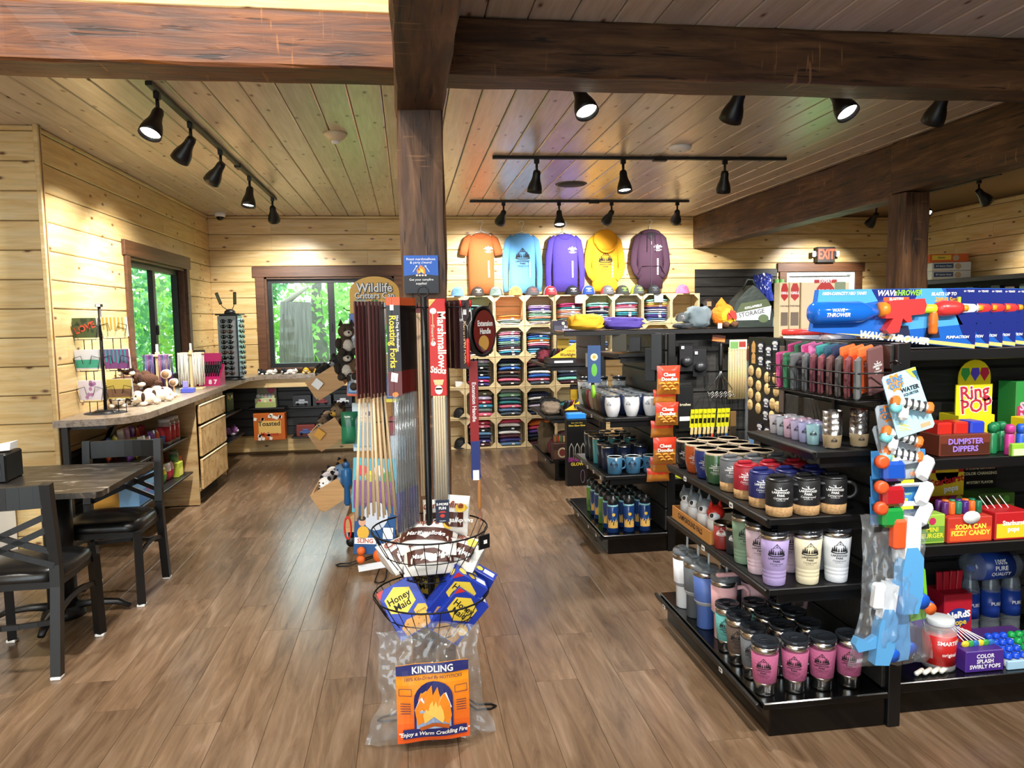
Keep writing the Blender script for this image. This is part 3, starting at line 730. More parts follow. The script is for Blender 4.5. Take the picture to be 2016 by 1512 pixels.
for px, cols, lb in ((.60, ('#6f9fd6', '#b9cfe6', '#6f9fd6', '#2b4f86'), 'pale blue mesh-back cap on the crate tops beside the post'), (.84, ('#3a332c', '#2b2622', '#3a332c', '#e8e4dc'), 'dark brown cap with white stitching on the crate tops'),
 (1.06, ('#71857f', '#26292b', '#71857f', '#20302c'), 'sage green and black cap on the crate tops'), (1.30, ('#e28048', '#e6a878', '#e28048', '#a24f20'), 'orange cap on the crate tops'), (1.51, ('#4b4d52', '#3b3d41', '#4b4d52', '#d0604a'), 'charcoal cap with red stitching on the crate tops'),
 (1.725, ('#c7303b', '#ece8e4', '#c7303b', '#f2e9e6'), 'red-fronted cap with white mesh on the crate tops'), (2.0, ('#1c1f24', '#16181c', '#1c1f24', '#e8e8e8'), 'black cap beneath the purple sweatshirt'), (2.2, ('#24479c', '#e7e7ea', '#24479c', '#e9edf5'), 'royal blue cap with white mesh on the crate tops'),
 (2.44, ('#55575c', '#a52d36', '#55575c', '#c7c7c9'), 'charcoal cap with a red side on the crate tops'), (2.63, ('#2a2d2e', '#1e2122', '#2a2d2e', '#9bd43a'), 'black cap with lime stitching on the crate tops'), (2.82, ('#4c5254', '#b5e03c', '#4c5254', '#b9e55a'), 'grey and lime green cap on the crate tops'),
 (3.03, ('#23262b', '#1b1d21', '#23262b', '#6f747c'), 'black cap with grey stitching beneath the maroon hoodie'), (3.40, ('#e8709f', '#e98fb3', '#e8709f', '#b8406f'), 'pink cap at the end of the crate tops')):
    cap((px, CY+.13, ZC+.001), R.uniform(-.2, .2), cols, lb)
cap((3.40, CY+.135, CH*4-CH+.018+CH*0+.0), 0, ('#53565a', '#45484c', '#53565a', '#c9c9c9'), 'grey cap alone inside the crate at the end of the top row').location.z = CH*4+.018
cap((.60, CY+.12, CH+.018), .3, ('#16171a', '#121316', '#16171a', '#3a3a3c'), 'black cap in a crate near the post, second lowest row')
cap((.60, CY+.12, .018), -.2, ('#131417', '#121316', '#131417', '#3a3a3c'), 'black cap in the bottom crate near the post')
for x, z, lb in ((2.06, ZC-.03, 'white price card on the crate above the magenta shirts'), (3.05, ZC-.03, 'white price card on the crate above the aqua and yellow shirts')):
    o = thing('price_card', lb, 'card', (x, CY-.002, z-.075))
    MB().m(C('#eef2f4', .5)).box((0, 0, .05), (.11, .003, .1)).build('card', o)
    b = MB().m(C('#7d94b0', .6)); mp = plane((0, -.002, .05), (1, 0, 0), (0, 0, 1))
    for k in range(4): b.rect(-.035, -.03+k*.018, .03+.01*(k % 2), -.024+k*.018, mp)
    b.build('print', o)
o = tag(MB().m(C('#e6e8ea', .5)).box((.60, CY+.1, CH*2+.05), (.11, .12, .06), .003).build('white_box'), 'small white box in an otherwise empty crate near the post', 'box')

# ------------------------------------------------------------------ hanging garments
def garment(name, label, x, ztop, colr, sleeves, length, wd, pr, hood=False, back=False, zipper=False, size_strip=None, flare=0., cat='shirt'):
    """flattened torso plus hanging sleeves; local z up, origin at the shoulder line, faces -Y"""
    K = C(colr, .85, bump=.5, bscale=18); t = thing(name, label, cat, (x, 9.045, ztop), group='garments on the back wall')
    b = MB().m(K); rings = []; n = 24; rr = random.Random(hash(colr) % 99 if False else len(label))
    prof = [(-.0, .42, .02), (-.02, .68, .03), (-.045, .90, .038), (-.10, .97, .042), (-.2, 1.0, .045), (-.45*length/.7, 1.0, .045), (-.8*length, .99+flare*.5, .042), (-length, .98+flare, .04), (-length-.0, .95+flare, .02)]
    vs = []; fs = []
    for z, w_, d in prof:
        for i in range(n):
            a = 2*PI*i/n; ca, sa = math.cos(a), math.sin(a); fold = 1+.10*math.sin(a*5+z*6)*(-z/length)
            vs.append((wd/2*w_*math.copysign(abs(ca)**.75, ca), d*fold*math.copysign(abs(sa)**.8, sa), z))
    for k in range(len(prof)-1):
        for i in range(n): j = (i+1) % n; fs.append((k*n+i, (k+1)*n+i, (k+1)*n+j, k*n+j))
    fs.append(tuple(range(n))); b.add(vs, fs, True)
    b.build('body', t)
    for sx in (-1, 1):
        if sleeves == 'short': pts = [(sx*.11, 0, -.045), (sx*.165, 0, -.085), (sx*.20, 0, -.18), (sx*.215, 0, -.26)]; rs = [.045, .05, .05, .05]
        elif sleeves == 'long': pts = [(sx*.11, 0, -.045), (sx*.165, 0, -.09), (sx*.198, -.004, -.25), (sx*.212, -.008, -.45), (sx*.208, -.01, -.62), (sx*.20, -.012, -.70)]; rs = [.045, .046, .042, .038, .034, .03]
        else: pts = [(sx*.11, 0, -.045), (sx*.165, 0, -.09), (sx*.205, -.004, -.26), (sx*.215, -.02, -.40), (sx*.185, -.045, -.50), (sx*.135, -.065, -.56)]; rs = [.045, .05, .046, .044, .04, .034]
        # sleeves are flat in Y
        s_ = MB().m(K); s_.T = Matrix.Diagonal((1, .5, 1, 1)); s_.tube(pts, rs, 12); s_.build('sleeve', t)
    MB().m(C(colr, .9)).tube([(.085*math.cos(a), -.03*abs(math.sin(a))-.012, -.015-.045*math.sin(a) if not back else -.008-.016*math.sin(a)) for a in [PI*i/10 for i in range(11)]], .011, 6).build('collar', t)
    fy = -.0475
    def mpf(ox, oz): return lambda x_, y_: V((ox+x_, fy-.003-.0*abs(x_), oz+y_))
    if hood and back:
        h = MB().m(K); h.T = Matrix.Diagonal((1, .42, 1, 1)); pts = []
        h.ball((0, -.09, -.075), .155, 16, 10, (1, .55, .85)); h.build('hood', t)
        MB().m(C(colr, .95)).tube([(.14*math.sin(a), -.075-.02*math.cos(a), -.06-.17*math.cos(a)) for a in [(-.9+1.8*i/10)*1.4 for i in range(11)]], .007, 6).build('hood_seam', t)
    if hood and not back:
        h = MB().m(K); h.tube([(.10*math.cos(a), -.025, -.03+.035*math.sin(a)) for a in [PI*i/10 for i in range(11)]], .045, 8, flat=.6); h.build('hood', t)
        c2 = MB().m(C('#17131a', .8)); c2.prism([(-.06, 0), (.06, 0), (0, -.12)], .004, .045, lambda x_, y_, q: V((x_, -q, y_-.01))); c2.build('neck_opening', t)
        for sx in (-1, 1): MB().m(C('#1d151d', .8)).tube([(sx*.05, -.05, -.05), (sx*.055, -.055, -.25)], .004, 5).build('drawstring', t)
        MB().m(K).tube([(-.17, -.052, -.52), (-.12, -.055, -.42), (.12, -.055, -.42), (.17, -.052, -.52)], .006, 5).build('pocket_edge', t)
    if zipper:
        MB().m(C('#2a1f29', .6)).box((0, fy-.004, -length*.5-.02), (.012, .006, length-.04)).build('zipper', t)
        MB().m(C('#d8d8dc', .3, 1)).box((0, fy-.01, -.14), (.008, .006, .04), .002).build('zip_pull', t)
    b = MB()
    if pr == 'back': emblem(b, INK, mpf(0, -.32 if not hood else -.36), .175)
    else: emblem(b, INKW, mpf(.085, -.19), .095, False)
    b.build('emblem_print', t)
    if size_strip:
        q = MB().m(C(size_strip, .5)); q.rect(-.009, -.1, .009, .1, mpf(.085, -.43)); q.m(C(colr, .8))
        for k in range(5): q.rect(-.004, -.085+.04*k, .005, -.065+.04*k, lambda x_, y_: mpf(.085, -.43)(x_, y_)+V((0, -.001, 0)))
        q.build('size_strip', t)
    return t
def hanger(x, z, label):
    t = thing('clothes_hanger', label, 'hanger', (x, 9.05, z), group='white hangers on the back wall')
    MB().m(WHITE).tube([(-.19, 0, -.06), (0, 0, .03), (.19, 0, -.06)], .006, 6).build('shoulders', t)
    MB().m(WHITE).tube([(0, 0, .03), (0, 0, .07), (.012, 0, .095)]+[(.0+.028*math.sin(a), 0, .125-.028*math.cos(a)) for a in [1.2+i*.45 for i in range(9)]], .004, 6).build('hook', t)
    nb = MB().m(STEEL).tube([(.0, .06, .157), (0, -.03, .157)], .003, 6).build('nail', t)
    return t
for x, z, a in ((.90, 2.585, ('tee_shirt', 'burnt orange short-sleeved T-shirt on a white hanger', '#b5602f', 'short', .72, .31, 'front', False, False, False, '#e8e0d8')),
                (1.40, 2.58, ('long_sleeve_shirt', 'light blue long-sleeved shirt hung back-out with a black emblem', '#5f9fd8', 'long', .72, .32, 'back', False, True, False, '#9cc6e8')),
                (1.93, 2.575, ('sweatshirt', 'deep purple sweatshirt on a white hanger', '#4a3a9c', 'long', .70, .32, 'front', False, False, False, '#e8e8f0')),
                (2.43, 2.575, ('hoodie', 'golden yellow hooded sweatshirt hung back-out', '#eaa71c', 'bent', .70, .33, 'back', True, True, False, '#f2d48a')),
                (3.01, 2.60, ('zip_hoodie', 'dark maroon zip hoodie with drawstrings', '#3f2438', 'bent', .70, .33, 'front', True, False, True, '#f0f0f0'))):
    garment(a[0], a[1], x, z, *a[2:11]); hanger(x, z, f'white plastic hanger holding the {a[1].split(" on ")[0].split(" hung ")[0].split(" with ")[0]}')
# ------------------------------------------------------------------ slatwall panels, shelves
_sl = {}
def slat_mesh(L, h):
    k = (round(L, 3), h)
    if k not in _sl: _sl[k] = MB().m(SLATM).box((0, 0, 0), (L, .014, h-.012), .002).mesh('slat')
    return _sl[k]
def slatwall(label, a, b_, z0, z1, h=.105, n=None, parent=None):
    """dark grooved panel from a to b (xy), slats face the left-hand side turned by n"""
    a, b_ = V((*a, 0)), V((*b_, 0)); d = b_-a; L = d.length; ang = math.atan2(d.y, d.x)
    t = thing('slatwall_panel', label, 'slatwall', ((a+b_)/2+V((0, 0, z0))), ang)
    MB().m(C('#0f0f10', .6)).box((0, .012, (z1-z0)/2), (L, .008, z1-z0)).build('backer', t)
    k = 0; z = 0
    while z < z1-z0-.02:
        hh = min(h, z1-z0-z); put('slat', slat_mesh(L, round(hh, 3)), t, (0, 0, z+hh/2)); z += hh
    return t
# ------------------------------------------------------------------ L-shaped counter along the left and back walls
CT = .955
o = thing('worktop', 'L-shaped speckled brown laminate worktop along the left and back walls', 'counter', (0, 0, CT-.045))
out = [(LX+.003, 5.04), (-1.95, 5.09), (-1.86, 5.14), (-1.80, 5.24), (-1.775, 5.38), (-1.77, 8.62), (-1.62, 8.82), (.1, 8.82), (.1, BY-.003), (LX+.003, BY-.003)]
MB().m(GRAN).prism(out, .045).build('top', o)
MB().m(BLACK).box((-2.19, 5.08, -.455), (.035, .035, .91)).bar((-2.1, 5.1, -.42), (-2.1, 5.7, -.01), .03, .03).box((-2.1, 5.4, -.012), (.3, .6, .02)).build('leg_frame', o)
MB().m(PINE).box((-1.2, 8.86, -.05), (2.5, .02, .1), .003).build('apron', o)
cb_ = thing('drawer_cabinet', 'knotty hickory cabinet with three drawers under the worktop', 'cabinet', (-1.80, 7.06, 0))
MB().m(HICK).box((-.225, -.47, .455), (.44, .02, .89)).box((-.225, .47, .49), (.44, .02, .82)).box((-.225, 0, .13), (.44, .92, .02)).box((-.012, 0, .885), (.02, .92, .04)).box((-.44, 0, .5), (.01, .92, .8)).build('carcass', cb_)
MB().m(C('#1a1512', .7)).box((-.1, 0, .06), (.02, .92, .12)).build('toe_kick', cb_)
for z0, z1 in ((.70, .865), (.42, .68), (.135, .40)):
    d_ = MB().m(HICK).t(Tm((.012, 0, (z0+z1)/2), rz=PI/2)).box((0, 0, 0), (.88, .022, z1-z0), .006).build('drawer', cb_)
    MB().m(C('#efdcb0', .5)).box((.02, 0, z1-.006), (.012, .87, .012), .003).build('finger_edge', d_)
slatwall('charcoal slatwall low on the left wall below the worktop', (LX+.022, 5.2), (LX+.022, 6.57), .26, .72, n=1).rotation_euler = (0, 0, -PI/2+PI)
bpy.data.objects['slatwall_panel'].rotation_euler = (0, 0, PI/2)
slatwall('charcoal slatwall on the back wall below the window ledge', (-2.22, BY-.022), (-.1, BY-.022), .22, .84)
def shelf(label, c, d, lip=None, kind='display_shelf', cat='shelf'):
    t = thing(kind, label, cat, (c[0], c[1], c[2]-d[2]))
    MB().m(BLACK).box((0, 0, d[2]/2), d, .003).build('board', t)
    return t
def bracketed(label, x0, x1, y0, y1, z, th=.018):
    return shelf(label, ((x0+x1)/2, (y0+y1)/2, z), (x1-x0, y1-y0, th))
bracketed('black shelf of sweets under the left worktop, the higher of two', -2.21, -1.86, 5.2, 6.55, .61)
bracketed('black shelf of sweets under the left worktop, the lower of two', -2.21, -1.84, 5.2, 6.55, .31)
bracketed('black shelf under the worktop beyond the hickory drawers', -2.21, -1.88, 7.6, 8.7, .60)
bracketed('low black shelf under the worktop beyond the hickory drawers', -2.21, -1.86, 7.6, 8.7, .33)
bracketed('black shelf with lollipops under the window ledge', -1.86, -1.44, 8.86, 9.08, .575)
bracketed('black shelf with toy cars under the window ledge, upper', -1.38, -.5, 8.86, 9.08, .575)
bracketed('black shelf with toy cars under the window ledge, lower', -1.38, -.5, 8.86, 9.08, .225)

# ------------------------------------------------------------------ small packaged goods
def carton(name, label, cat, loc, size, colr, band=None, text=None, tcol='#ffffff', rz=0, group=None, ts=.3, rot=None, dots=None, bold=.02, face='front'):
    """closed carton with printed face towards local -Y; origin at base centre"""
    w_, d, h = size; t = thing(name, label, cat, loc, rz, group, rot)
    MB().m(C(colr, .4)).box((0, 0, h/2), size, min(.003, d*.2)).build('carton', t)
    b = MB(); mp = plane((0, -d/2-.0012, h/2), (1, 0, 0), (0, 0, 1)); mp2 = plane((0, -d/2-.0018, h/2), (1, 0, 0), (0, 0, 1))
    if band: b.m(C(band, .4)).rect(-w_*.47, -h*.42, w_*.47, h*.1, mp)
    if dots:
        for i, dc in enumerate(dots): b.m(C(dc, .4)).disc(w_*(-.38+.76*(i+.5)/len(dots)), h*(.28-.1*(i % 2)), min(w_, h)*.13, min(w_, h)*.13, mp2, 12)
    if text:
        L = text.split('|'); s_ = min(ts*h, w_*1.5/max(len(x) for x in L)); b.m(C(tcol, .5))
        for i, x in enumerate(L): b.text(x, s_, mp2, 0, (len(L)/2-.5-i)*s_*.95-(h*.12 if dots else 0), bold=bold)
    if b.v: b.build('print', t)
    return t
def pouch(name, label, cat, loc, w_, h, colr, th=.04, rz=0, text=None, tcol='#ffffff', col2=None, group=None, rx=0, clear=False, mat=None, tb=.02, ts=None, rot=None, puffs=False):
    """pillow bag standing on its lower seam, face towards -Y"""
    t = thing(name, label, cat, loc, rz, group, rot if rot else (rx, 0, rz)); K = mat or C(colr, .25)
    K2 = C(col2, .25) if col2 else K
    n, m_ = 8, 9; b = MB(); rr = random.Random(int(loc[0]*1000+loc[2]*777) & 1023)
    vs = []; fs = {0: [], 1: []}
    def dep(u, v_): return th/2*max(0, (1-abs(2*u)**3.2))**.7*max(0, 1-abs(2*v_)**4)**.8
    for s_ in (-1, 1):
        for j in range(m_+1):
            for i in range(n+1):
                u, v_ = i/n-.5, j/m_-.5; dd = dep(u, v_); zig = .006*math.sin(i*2.1+j) if 0 < i < n and 0 < j < m_ else 0
                vs.append((u*w_*(1-.05*math.cos(v_*PI)), s_*(dd+.0008)+zig*.3, (v_+.5)*h))
    N = (n+1)*(m_+1)
    for s_ in (0, 1):
        for j in range(m_):
            for i in range(n):
                a = s_*N+j*(n+1)+i; f = (a, a+1, a+n+2, a+n+1); fs[1 if (j < m_*.45) else 0].append(f if s_ == 0 else tuple(reversed(f)))
    b.m(K).add(vs, fs[0], True); b.m(K2).add(vs, fs[1], True); b.build('bag', t)
    if text:
        q = MB().m(C(tcol, .4)); L = text.split('|'); s2 = ts or min(h*.2, w_*1.35/max(len(x) for x in L))
        mp = lambda x, y: V((x, -dep(x/w_, y/h)-.004, h/2+y))
        for i, x in enumerate(L): q.text(x, s2, mp, 0, h*.12+(len(L)/2-.5-i)*s2*.95, bold=tb)
        if puffs:
            q.m(C('#e8a03a', .5))
            for i in range(7):
                x, y = w_*(-.3+.1*i), h*(-.16-.1*(i % 3)); P = [mp(x+w_*.11*math.cos(a_), y+h*.07*math.sin(a_)) for a_ in [.3+2.5*k/6 for k in range(7)]]
                q.tube(P, .006, 6)
        q.build('print', t)
    return t
def jar(name, label, loc, r, h, lab, lid, text=None):
    t = thing(name, label, 'jar', loc)
    MB().m(film('clear_plastic', '#ffffff', .22, .08)).lathe([(r*.97, 0), (r, .01), (r, h*.82), (r*.8, h*.88)], 18).build('jar_body', t)
    MB().m(C(lid, .4)).lathe([(r*.84, h*.88), (r*.86, h*.9), (r*.86, h*.99), (r*.82, h)], 18).build('lid', t)
    b = MB().m(C(lab, .4)); b.lathe([(r*1.006, h*.12), (r*1.006, h*.7)], 18)
    b.build('wrap_label', t)
    if text: MB().m(INKW).text(text, h*.13, cylm(r*1.02, h*.42, -PI/2), 0, 0, bold=.02).build('print', t)
    return t
def plush(name, label, loc, rz, s_, body, belly, ear='round', dark='#1a1715', lying=False, group=None, cat='plush toy', hang=False):
    t = thing(name, label, cat, loc, rz, group); K = C(body, .95, bump=1, bscale=90); B2 = C(belly, .95, bump=1, bscale=90); D = C(dark, .9, bump=.6, bscale=90); E = C('#0b0b0c', .15)
    if lying:
        MB().m(K).ball((0, .35*s_, .26*s_), .3*s_, 12, 8, (1, 1.3, .85), .06).build('body', t)
        hz, hy = .36*s_, -.12*s_
        for sx in (-1, 1):
            MB().m(B2).ball((sx*.2*s_, -.05*s_, .1*s_), .12*s_, 8, 6, (1, 1.5, .8)).build('paw', t)
            MB().m(K).ball((sx*.26*s_, .6*s_, .12*s_), .14*s_, 8, 6, (1, 1.3, .85)).build('leg', t)
    else:
        MB().m(K).ball((0, .02*s_, .3*s_), .28*s_, 12, 8, (1, .85, 1.05), .06).build('body', t)
        MB().m(B2).ball((0, -.12*s_, .29*s_), .18*s_, 10, 7, (1, .7, 1.1)).build('belly', t)
        hz, hy = .72*s_, -.04*s_
        for sx in (-1, 1):
            MB().m(D if dark != '#1a1715' else K).ball((sx*.27*s_, -.1*s_, .36*s_), .1*s_, 8, 6, (1, 1, 1.7)).build('arm', t)
            MB().m(D if dark != '#1a1715' else K).ball((sx*.2*s_, -.26*s_, .11*s_), .12*s_, 8, 6, (1, 1.5, 1)).build('leg', t)
    h = MB().m(K).ball((0, hy, hz), .25*s_, 14, 9, (1.05, .95, .95), .04).build('head', t)
    MB().m(B2).ball((0, hy-.2*s_, hz-.06*s_), .12*s_, 10, 6, (1.1, .8, .8)).m(E).ball((0, hy-.3*s_, hz-.03*s_), .035*s_, 8, 5).build('muzzle', h)
    for sx in (-1, 1):
        MB().m(E).ball((sx*.1*s_, hy-.215*s_, hz+.06*s_), .032*s_, 8, 5).build('eye', h)
        e = MB().m(D)
        if ear == 'floppy': e.ball((sx*.25*s_, hy, hz+.0*s_), .12*s_, 8, 6, (.5, .8, 1.5))
        elif ear == 'point': e.prism([(-.09*s_, 0), (.09*s_, 0), (0, .2*s_)], .05*s_, -.025*s_, lambda x, y, q, sx=sx: V((sx*.16*s_+x, hy+q, hz+.16*s_+y)))
        else: e.ball((sx*.19*s_, hy, hz+.2*s_), .09*s_, 8, 6, (1, .6, 1))
        e.build('ear', h)
    return t
# --- on the left worktop
z = CT
t = thing('card_rack', 'black wire spinner of greeting cards on the near end of the worktop', 'display rack', (-2.075, 5.43, z))
MB().m(C('#26282b', .8)).lathe([(.0, .004), (.13, .004), (.135, 0)], 28).build('base_mat', t)
MB().m(BLACK).lathe([(.0, .025), (.06, .022), (.09, .004), (.09, 0)], 20).lathe([(.011, .02), (.011, .74)], 10).box((0, 0, .735), (.035, .05, .022), .004).build('pole', t)
MB().m(WHITE).box((.004, -.027, .735), (.026, .003, .016)).build('price_tag', t)
def cards(x, zc, cols, pat, text=None):
    w_ = MB().m(WIRE); hx, hz = .085, .07
    for ys in (-.03, .03): w_.tube([(x-hx, ys, zc+.02), (x-hx*.8, ys, zc-hz), (x+hx*.8, ys, zc-hz), (x+hx, ys, zc+.02)], .0022, 5)
    w_.tube([(x-hx, -.03, zc+.02), (x-hx*.4, -.035, zc+.035), (x-hx*.25, -.035, zc-.02)], .002, 5).tube([(x+hx, -.03, zc+.02), (x+hx*.4, -.035, zc+.035), (x+hx*.25, -.035, zc-.02)], .002, 5)
    w_.tube([(x-.02, .0, zc-hz), (x-.02, 0, zc-hz-.09)], .003, 5).tube([(x+.03, .0, zc-hz), (x+.03, 0, zc-hz-.09)], .003, 5)
    p = w_.build('pocket', t)
    for k in range(4):
        y = .02-k*.014; b = MB().m(C(cols[0] if k == 3 else '#e9e6e2', .5)); b.T = Tm((x, y, zc), rx=.12, rz=.05*(k-1.5) if x > 0 else -.05*(k-1.5)); b.box((0, 0, .01), (.155, .0025, .135))
        if k == 3:
            b.m(C(cols[1], .5))
            if pat == 'half': b.rect(-.077, -.057, .077, .0, plane((0, -.002, .01), (1, 0, 0), (0, 0, 1)))
            elif pat == 'dots':
                for i in range(9): b.disc(-.06+.12*R.random(), -.05+.11*R.random(), .012, .014, plane((0, -.002, .01), (1, 0, 0), (0, 0, 1)), 8)
            elif pat == 'stripes':
                for i in range(6): b.rect(-.07+.024*i, -.02-.01*(i % 2), -.058+.024*i, .065, plane((0, -.002, .01), (1, 0, 0), (0, 0, 1)))
            if text: b.m(C(cols[2], .5)).text(text, .06, plane((0, -.003, .01), (1, 0, 0), (0, 0, 1)), 0, 0, bold=.03, rot=.35)
        b.build('greeting_card', t)
cards(-.09, .575, ('#4b5a34', '#31402a', '#d5563c'), 'dots', 'LOVE'); cards(.095, .58, ('#e7d9a0', '#c9a03a'), 'stripes')
cards(-.09, .36, ('#dfe2ea', '#3fa58a'), 'half'); cards(.10, .36, ('#7d3f78', '#2f8f95'), 'stripes')
cards(-.08, .15, ('#e9e2ee', '#b884b4'), 'dots'); cards(.105, .155, ('#c8ae4a', '#7a5433'), 'half')
pr = random.Random(4)
for i, (x, y, zz, rz, br) in enumerate(((-2.10, 5.72, 0, .5, 0), (-1.98, 5.82, 0, -.4, 0), (-2.08, 5.98, 0, .1, 1), (-1.97, 6.06, 0, -.6, 0), (-2.13, 6.16, 0, .6, 1), (-1.99, 6.28, 0, -.3, 0), (-2.09, 6.40, 0, .2, 1), (-2.1, 5.85, .13, .9, 1), (-2.05, 6.05, .14, -.8, 1), (-2.08, 6.25, .14, .3, 1), (-2.12, 5.98, .24, .2, 1))):
    plush('plush_dog', ('brown plush dog with white paws piled on the worktop' if br else 'cream and brown spotted plush dog lying on the worktop'), (x, y, z+.001+zz*.9), rz, .19, '#4a2c1a' if br else '#e6d9c2', '#efe6d6', 'floppy', '#3a2214', True, 'plush dogs on the worktop')
def bracelets(label, loc, cols, hgt):
    t = thing('bracelet_stand', label, 'jewellery stand', loc)
    WD = C('#e0c596', .6)
    MB().m(WD).box((0, 0, .008), (.2, .13, .016), .003).build('base', t); MB().m(WD).box((0, 0, hgt/2), (.03, .03, hgt), .003).build('upright', t)
    MB().m(WD).box((0, -.035, hgt-.03), (.22, .016, .016), .003).box((0, .035, hgt-.03), (.22, .016, .016), .003).box((0, 0, hgt-.03), (.03, .08, .014)).build('cross_bar', t)
    b = MB(); 
    for i in range(22):
        x = -.1+.2*i/21; 
        if abs(x) < .018: continue
        for y in (-.047, .047):
            b.m(C(cols[(i*7) % len(cols)], .35)); b.tube([(x, y, hgt-.02), (x+R.uniform(-.004, .004), y*1.05, hgt*.55), (x+R.uniform(-.006, .006), y, .03+R.random()*.03)], .0042, 5)
    b.build('strands', t); MB().m(C('#d9d6cf', .5)).box((0, 0, hgt+.03), (.02, .012, .07), .002).build('sign_block', t)
    return t
bracelets('wooden stand of purple beaded bracelets by the side window', (-2.10, 6.64, z), ['#4c2f6d', '#6b3f7f', '#2f2a55', '#7a2f55', '#3d5a86'], .37)
bracelets('wooden stand of white beaded bracelets by the side window', (-1.99, 7.22, z), ['#e8e4da', '#d9d4c6', '#f2efe8', '#cfcabd'], .36)
t = thing('ring_stand', 'two wooden ring holders on one small base in front of the bracelets', 'jewellery stand', (-1.985, 6.5, z))
WD = C('#d9b98a', .6); MB().m(WD).box((.02, 0, .008), (.13, .06, .016), .003).build('base', t)
for x, h_, r in ((-.01, .19, .038), (.045, .12, .032)):
    MB().m(WD).lathe([(.008, .016), (.008, h_)], 8, (x, 0, 0)).build('upright', t)
    q = MB().m(C('#efe2cc', .6)); q.T = Tm((x, 0, h_), rx=PI/2); q.lathe([(r*.7, -.025), (r, -.025), (r, .025), (r*.7, .025)], 20); q.build('ring_drum', t)
    q = MB().m(C('#8a6a4c', .6)); q.T = Tm((x, -.026, h_), rx=PI/2); q.lathe([(.0, 0), (r*.78, 0), (r*.78, .004), (0, .004)], 20); q.build('drum_face', t)
t = thing('bead_box', 'small blue tray box beside the wooden ring holders', 'box', (-1.93, 6.86, z)); MB().m(C('#4b55b8', .4)).box((0, 0, .02), (.1, .1, .04), .004).build('tray', t); MB().m(C('#8f86d8', .4)).box((-.03, .03, .07), (.04, .03, .06), .004).build('card', t)
t = thing('pen_display', 'pink counter display full of black novelty pens', 'display box', (-1.93, 7.62, z))
PK = C('#c9256a', .4); MB().m(PK).prism([(-.15, 0), (.1, 0), (.1, .07), (-.15, .2)], .22, -.11, lambda x, y, q: V((q, -x*.8, y))).build('tray', t)
MB().m(PK).box((-.02, .13, .22), (.2, .01, .18), .003).build('header', t)
q = MB().m(C('#151417', .4))
for i in range(9):
    for j in range(3): q.tube([(-.09+.022*i, -.05+.05*j, .09+.03*j), (-.085+.022*i, -.045+.05*j, .17+.03*j)], .007, 6)
q.build('pens', t); q = MB().m(INKW); q.text('8 7', .06, plane((.04, -.081, .035), (1, 0, 0), (0, 0, 1)), bold=.03); q.m(C('#f0b24a', .5)).disc(-.06, .03, .03, .03, plane((0, -.0815, .03), (1, 0, 0), (0, 0, 1)))
q.build('print', t)
carton('novelty_box', 'small orange and black novelty box behind the pink display', 'box', (-2.1, 7.84, z), (.14, .06, .34), '#3a2b1e', '#d58a2f', None, dots=['#d98a2a', '#f2e6c8'])
pouch('novelty_bag', 'dark crumpled bag of trinkets between the pink display and the sunglasses', 'bag', (-1.98, 7.95, z), .2, .24, '#2b2a33', .1, text=None, col2='#47404a')
# sunglasses tower
t = thing('sunglasses_tower', 'tall spinning tower of sunglasses in the corner of the worktop', 'display rack', (-1.87, 8.3, z), -.12)
MB().m(BLACK).lathe([(.0, .03), (.1, .03), (.13, .012), (.13, 0)], 24).build('base', t)
MB().m(C('#8d8d90', .45)).box((-.01, -.07, .36), (.2, .01, .64)).build('front_panel', t); MB().m(C('#a9c4cf', .2)).box((.1, .0, .36), (.008, .15, .64)).build('mirror_panel', t)
MB().m(BLACK).box((0, 0, .36), (.19, .13, .66), .004).box((.095, -.075, .36), (.012, .02, .66)).box((0, 0, .695), (.25, .19, .015), .003).build('core', t)
MB().m(BLACK).lathe([(.06, .70), (.055, .73), (.03, .75), (0, .755)], 16).build('cap_dome', t)
for sx, dx in ((-1, -.1), (1, .07)):
    h_ = MB().m(BLACK).tube([(sx*.02, 0, .74), (dx*.7, -.02, .78), (dx, -.03, .85)], .004, 5).build('mirror_arm', t)
    q = MB().m(BLACK).t(Tm((dx, -.035, .865), ry=-.35 if sx < 0 else .03)).box((0, 0, 0), (.035, .008, .13), .003).m(C('#d8e2e6', .05, 1)).box((0, -.005, 0), (.022, .002, .11)).build('mirror', h_)
SG = MB(); 
def shades():
    b = MB().m(C('#101012', .15))
    for sx in (-1, 1): b.T = Tm((sx*.034, 0, 0), rx=PI/2); b.lathe([(0, -.003), (.026, -.003), (.029, 0), (.026, .003), (0, .003)], 14, sy=.75)
    b.T = None; b.tube([(-.012, 0, .006), (0, -.004, .009), (.012, 0, .006)], .003, 5).tube([(-.064, 0, .008), (-.07, .03, .006)], .003, 4).tube([(.064, 0, .008), (.07, .03, .006)], .003, 4); return b.mesh('sunglasses')
SHM = shades(); SHB = shades(); SHB.materials.clear(); SHB.materials.append(C('#3a231a', .15))
for k in range(11):
    o = put('sunglasses', SHM if k % 4 else SHB, None, V((-1.87, 8.3, z))+Matrix.Rotation(-.12, 3, 'Z') @ V((-.015, -.085, .075+k*.055)), (0, 0, -.12)); tag(o, 'dark sunglasses clipped to the grey front of the display tower', 'sunglasses', 'sunglasses on the tower')
    o = put('sunglasses', SHM if k % 3 else SHB, None, V((-1.87, 8.3, z))+Matrix.Rotation(-.12, 3, 'Z') @ V((.125, 0, .075+k*.055)), (0, 0, PI/2-.12)); tag(o, 'dark sunglasses clipped to the mirrored side of the display tower', 'sunglasses', 'sunglasses on the mirrored side')
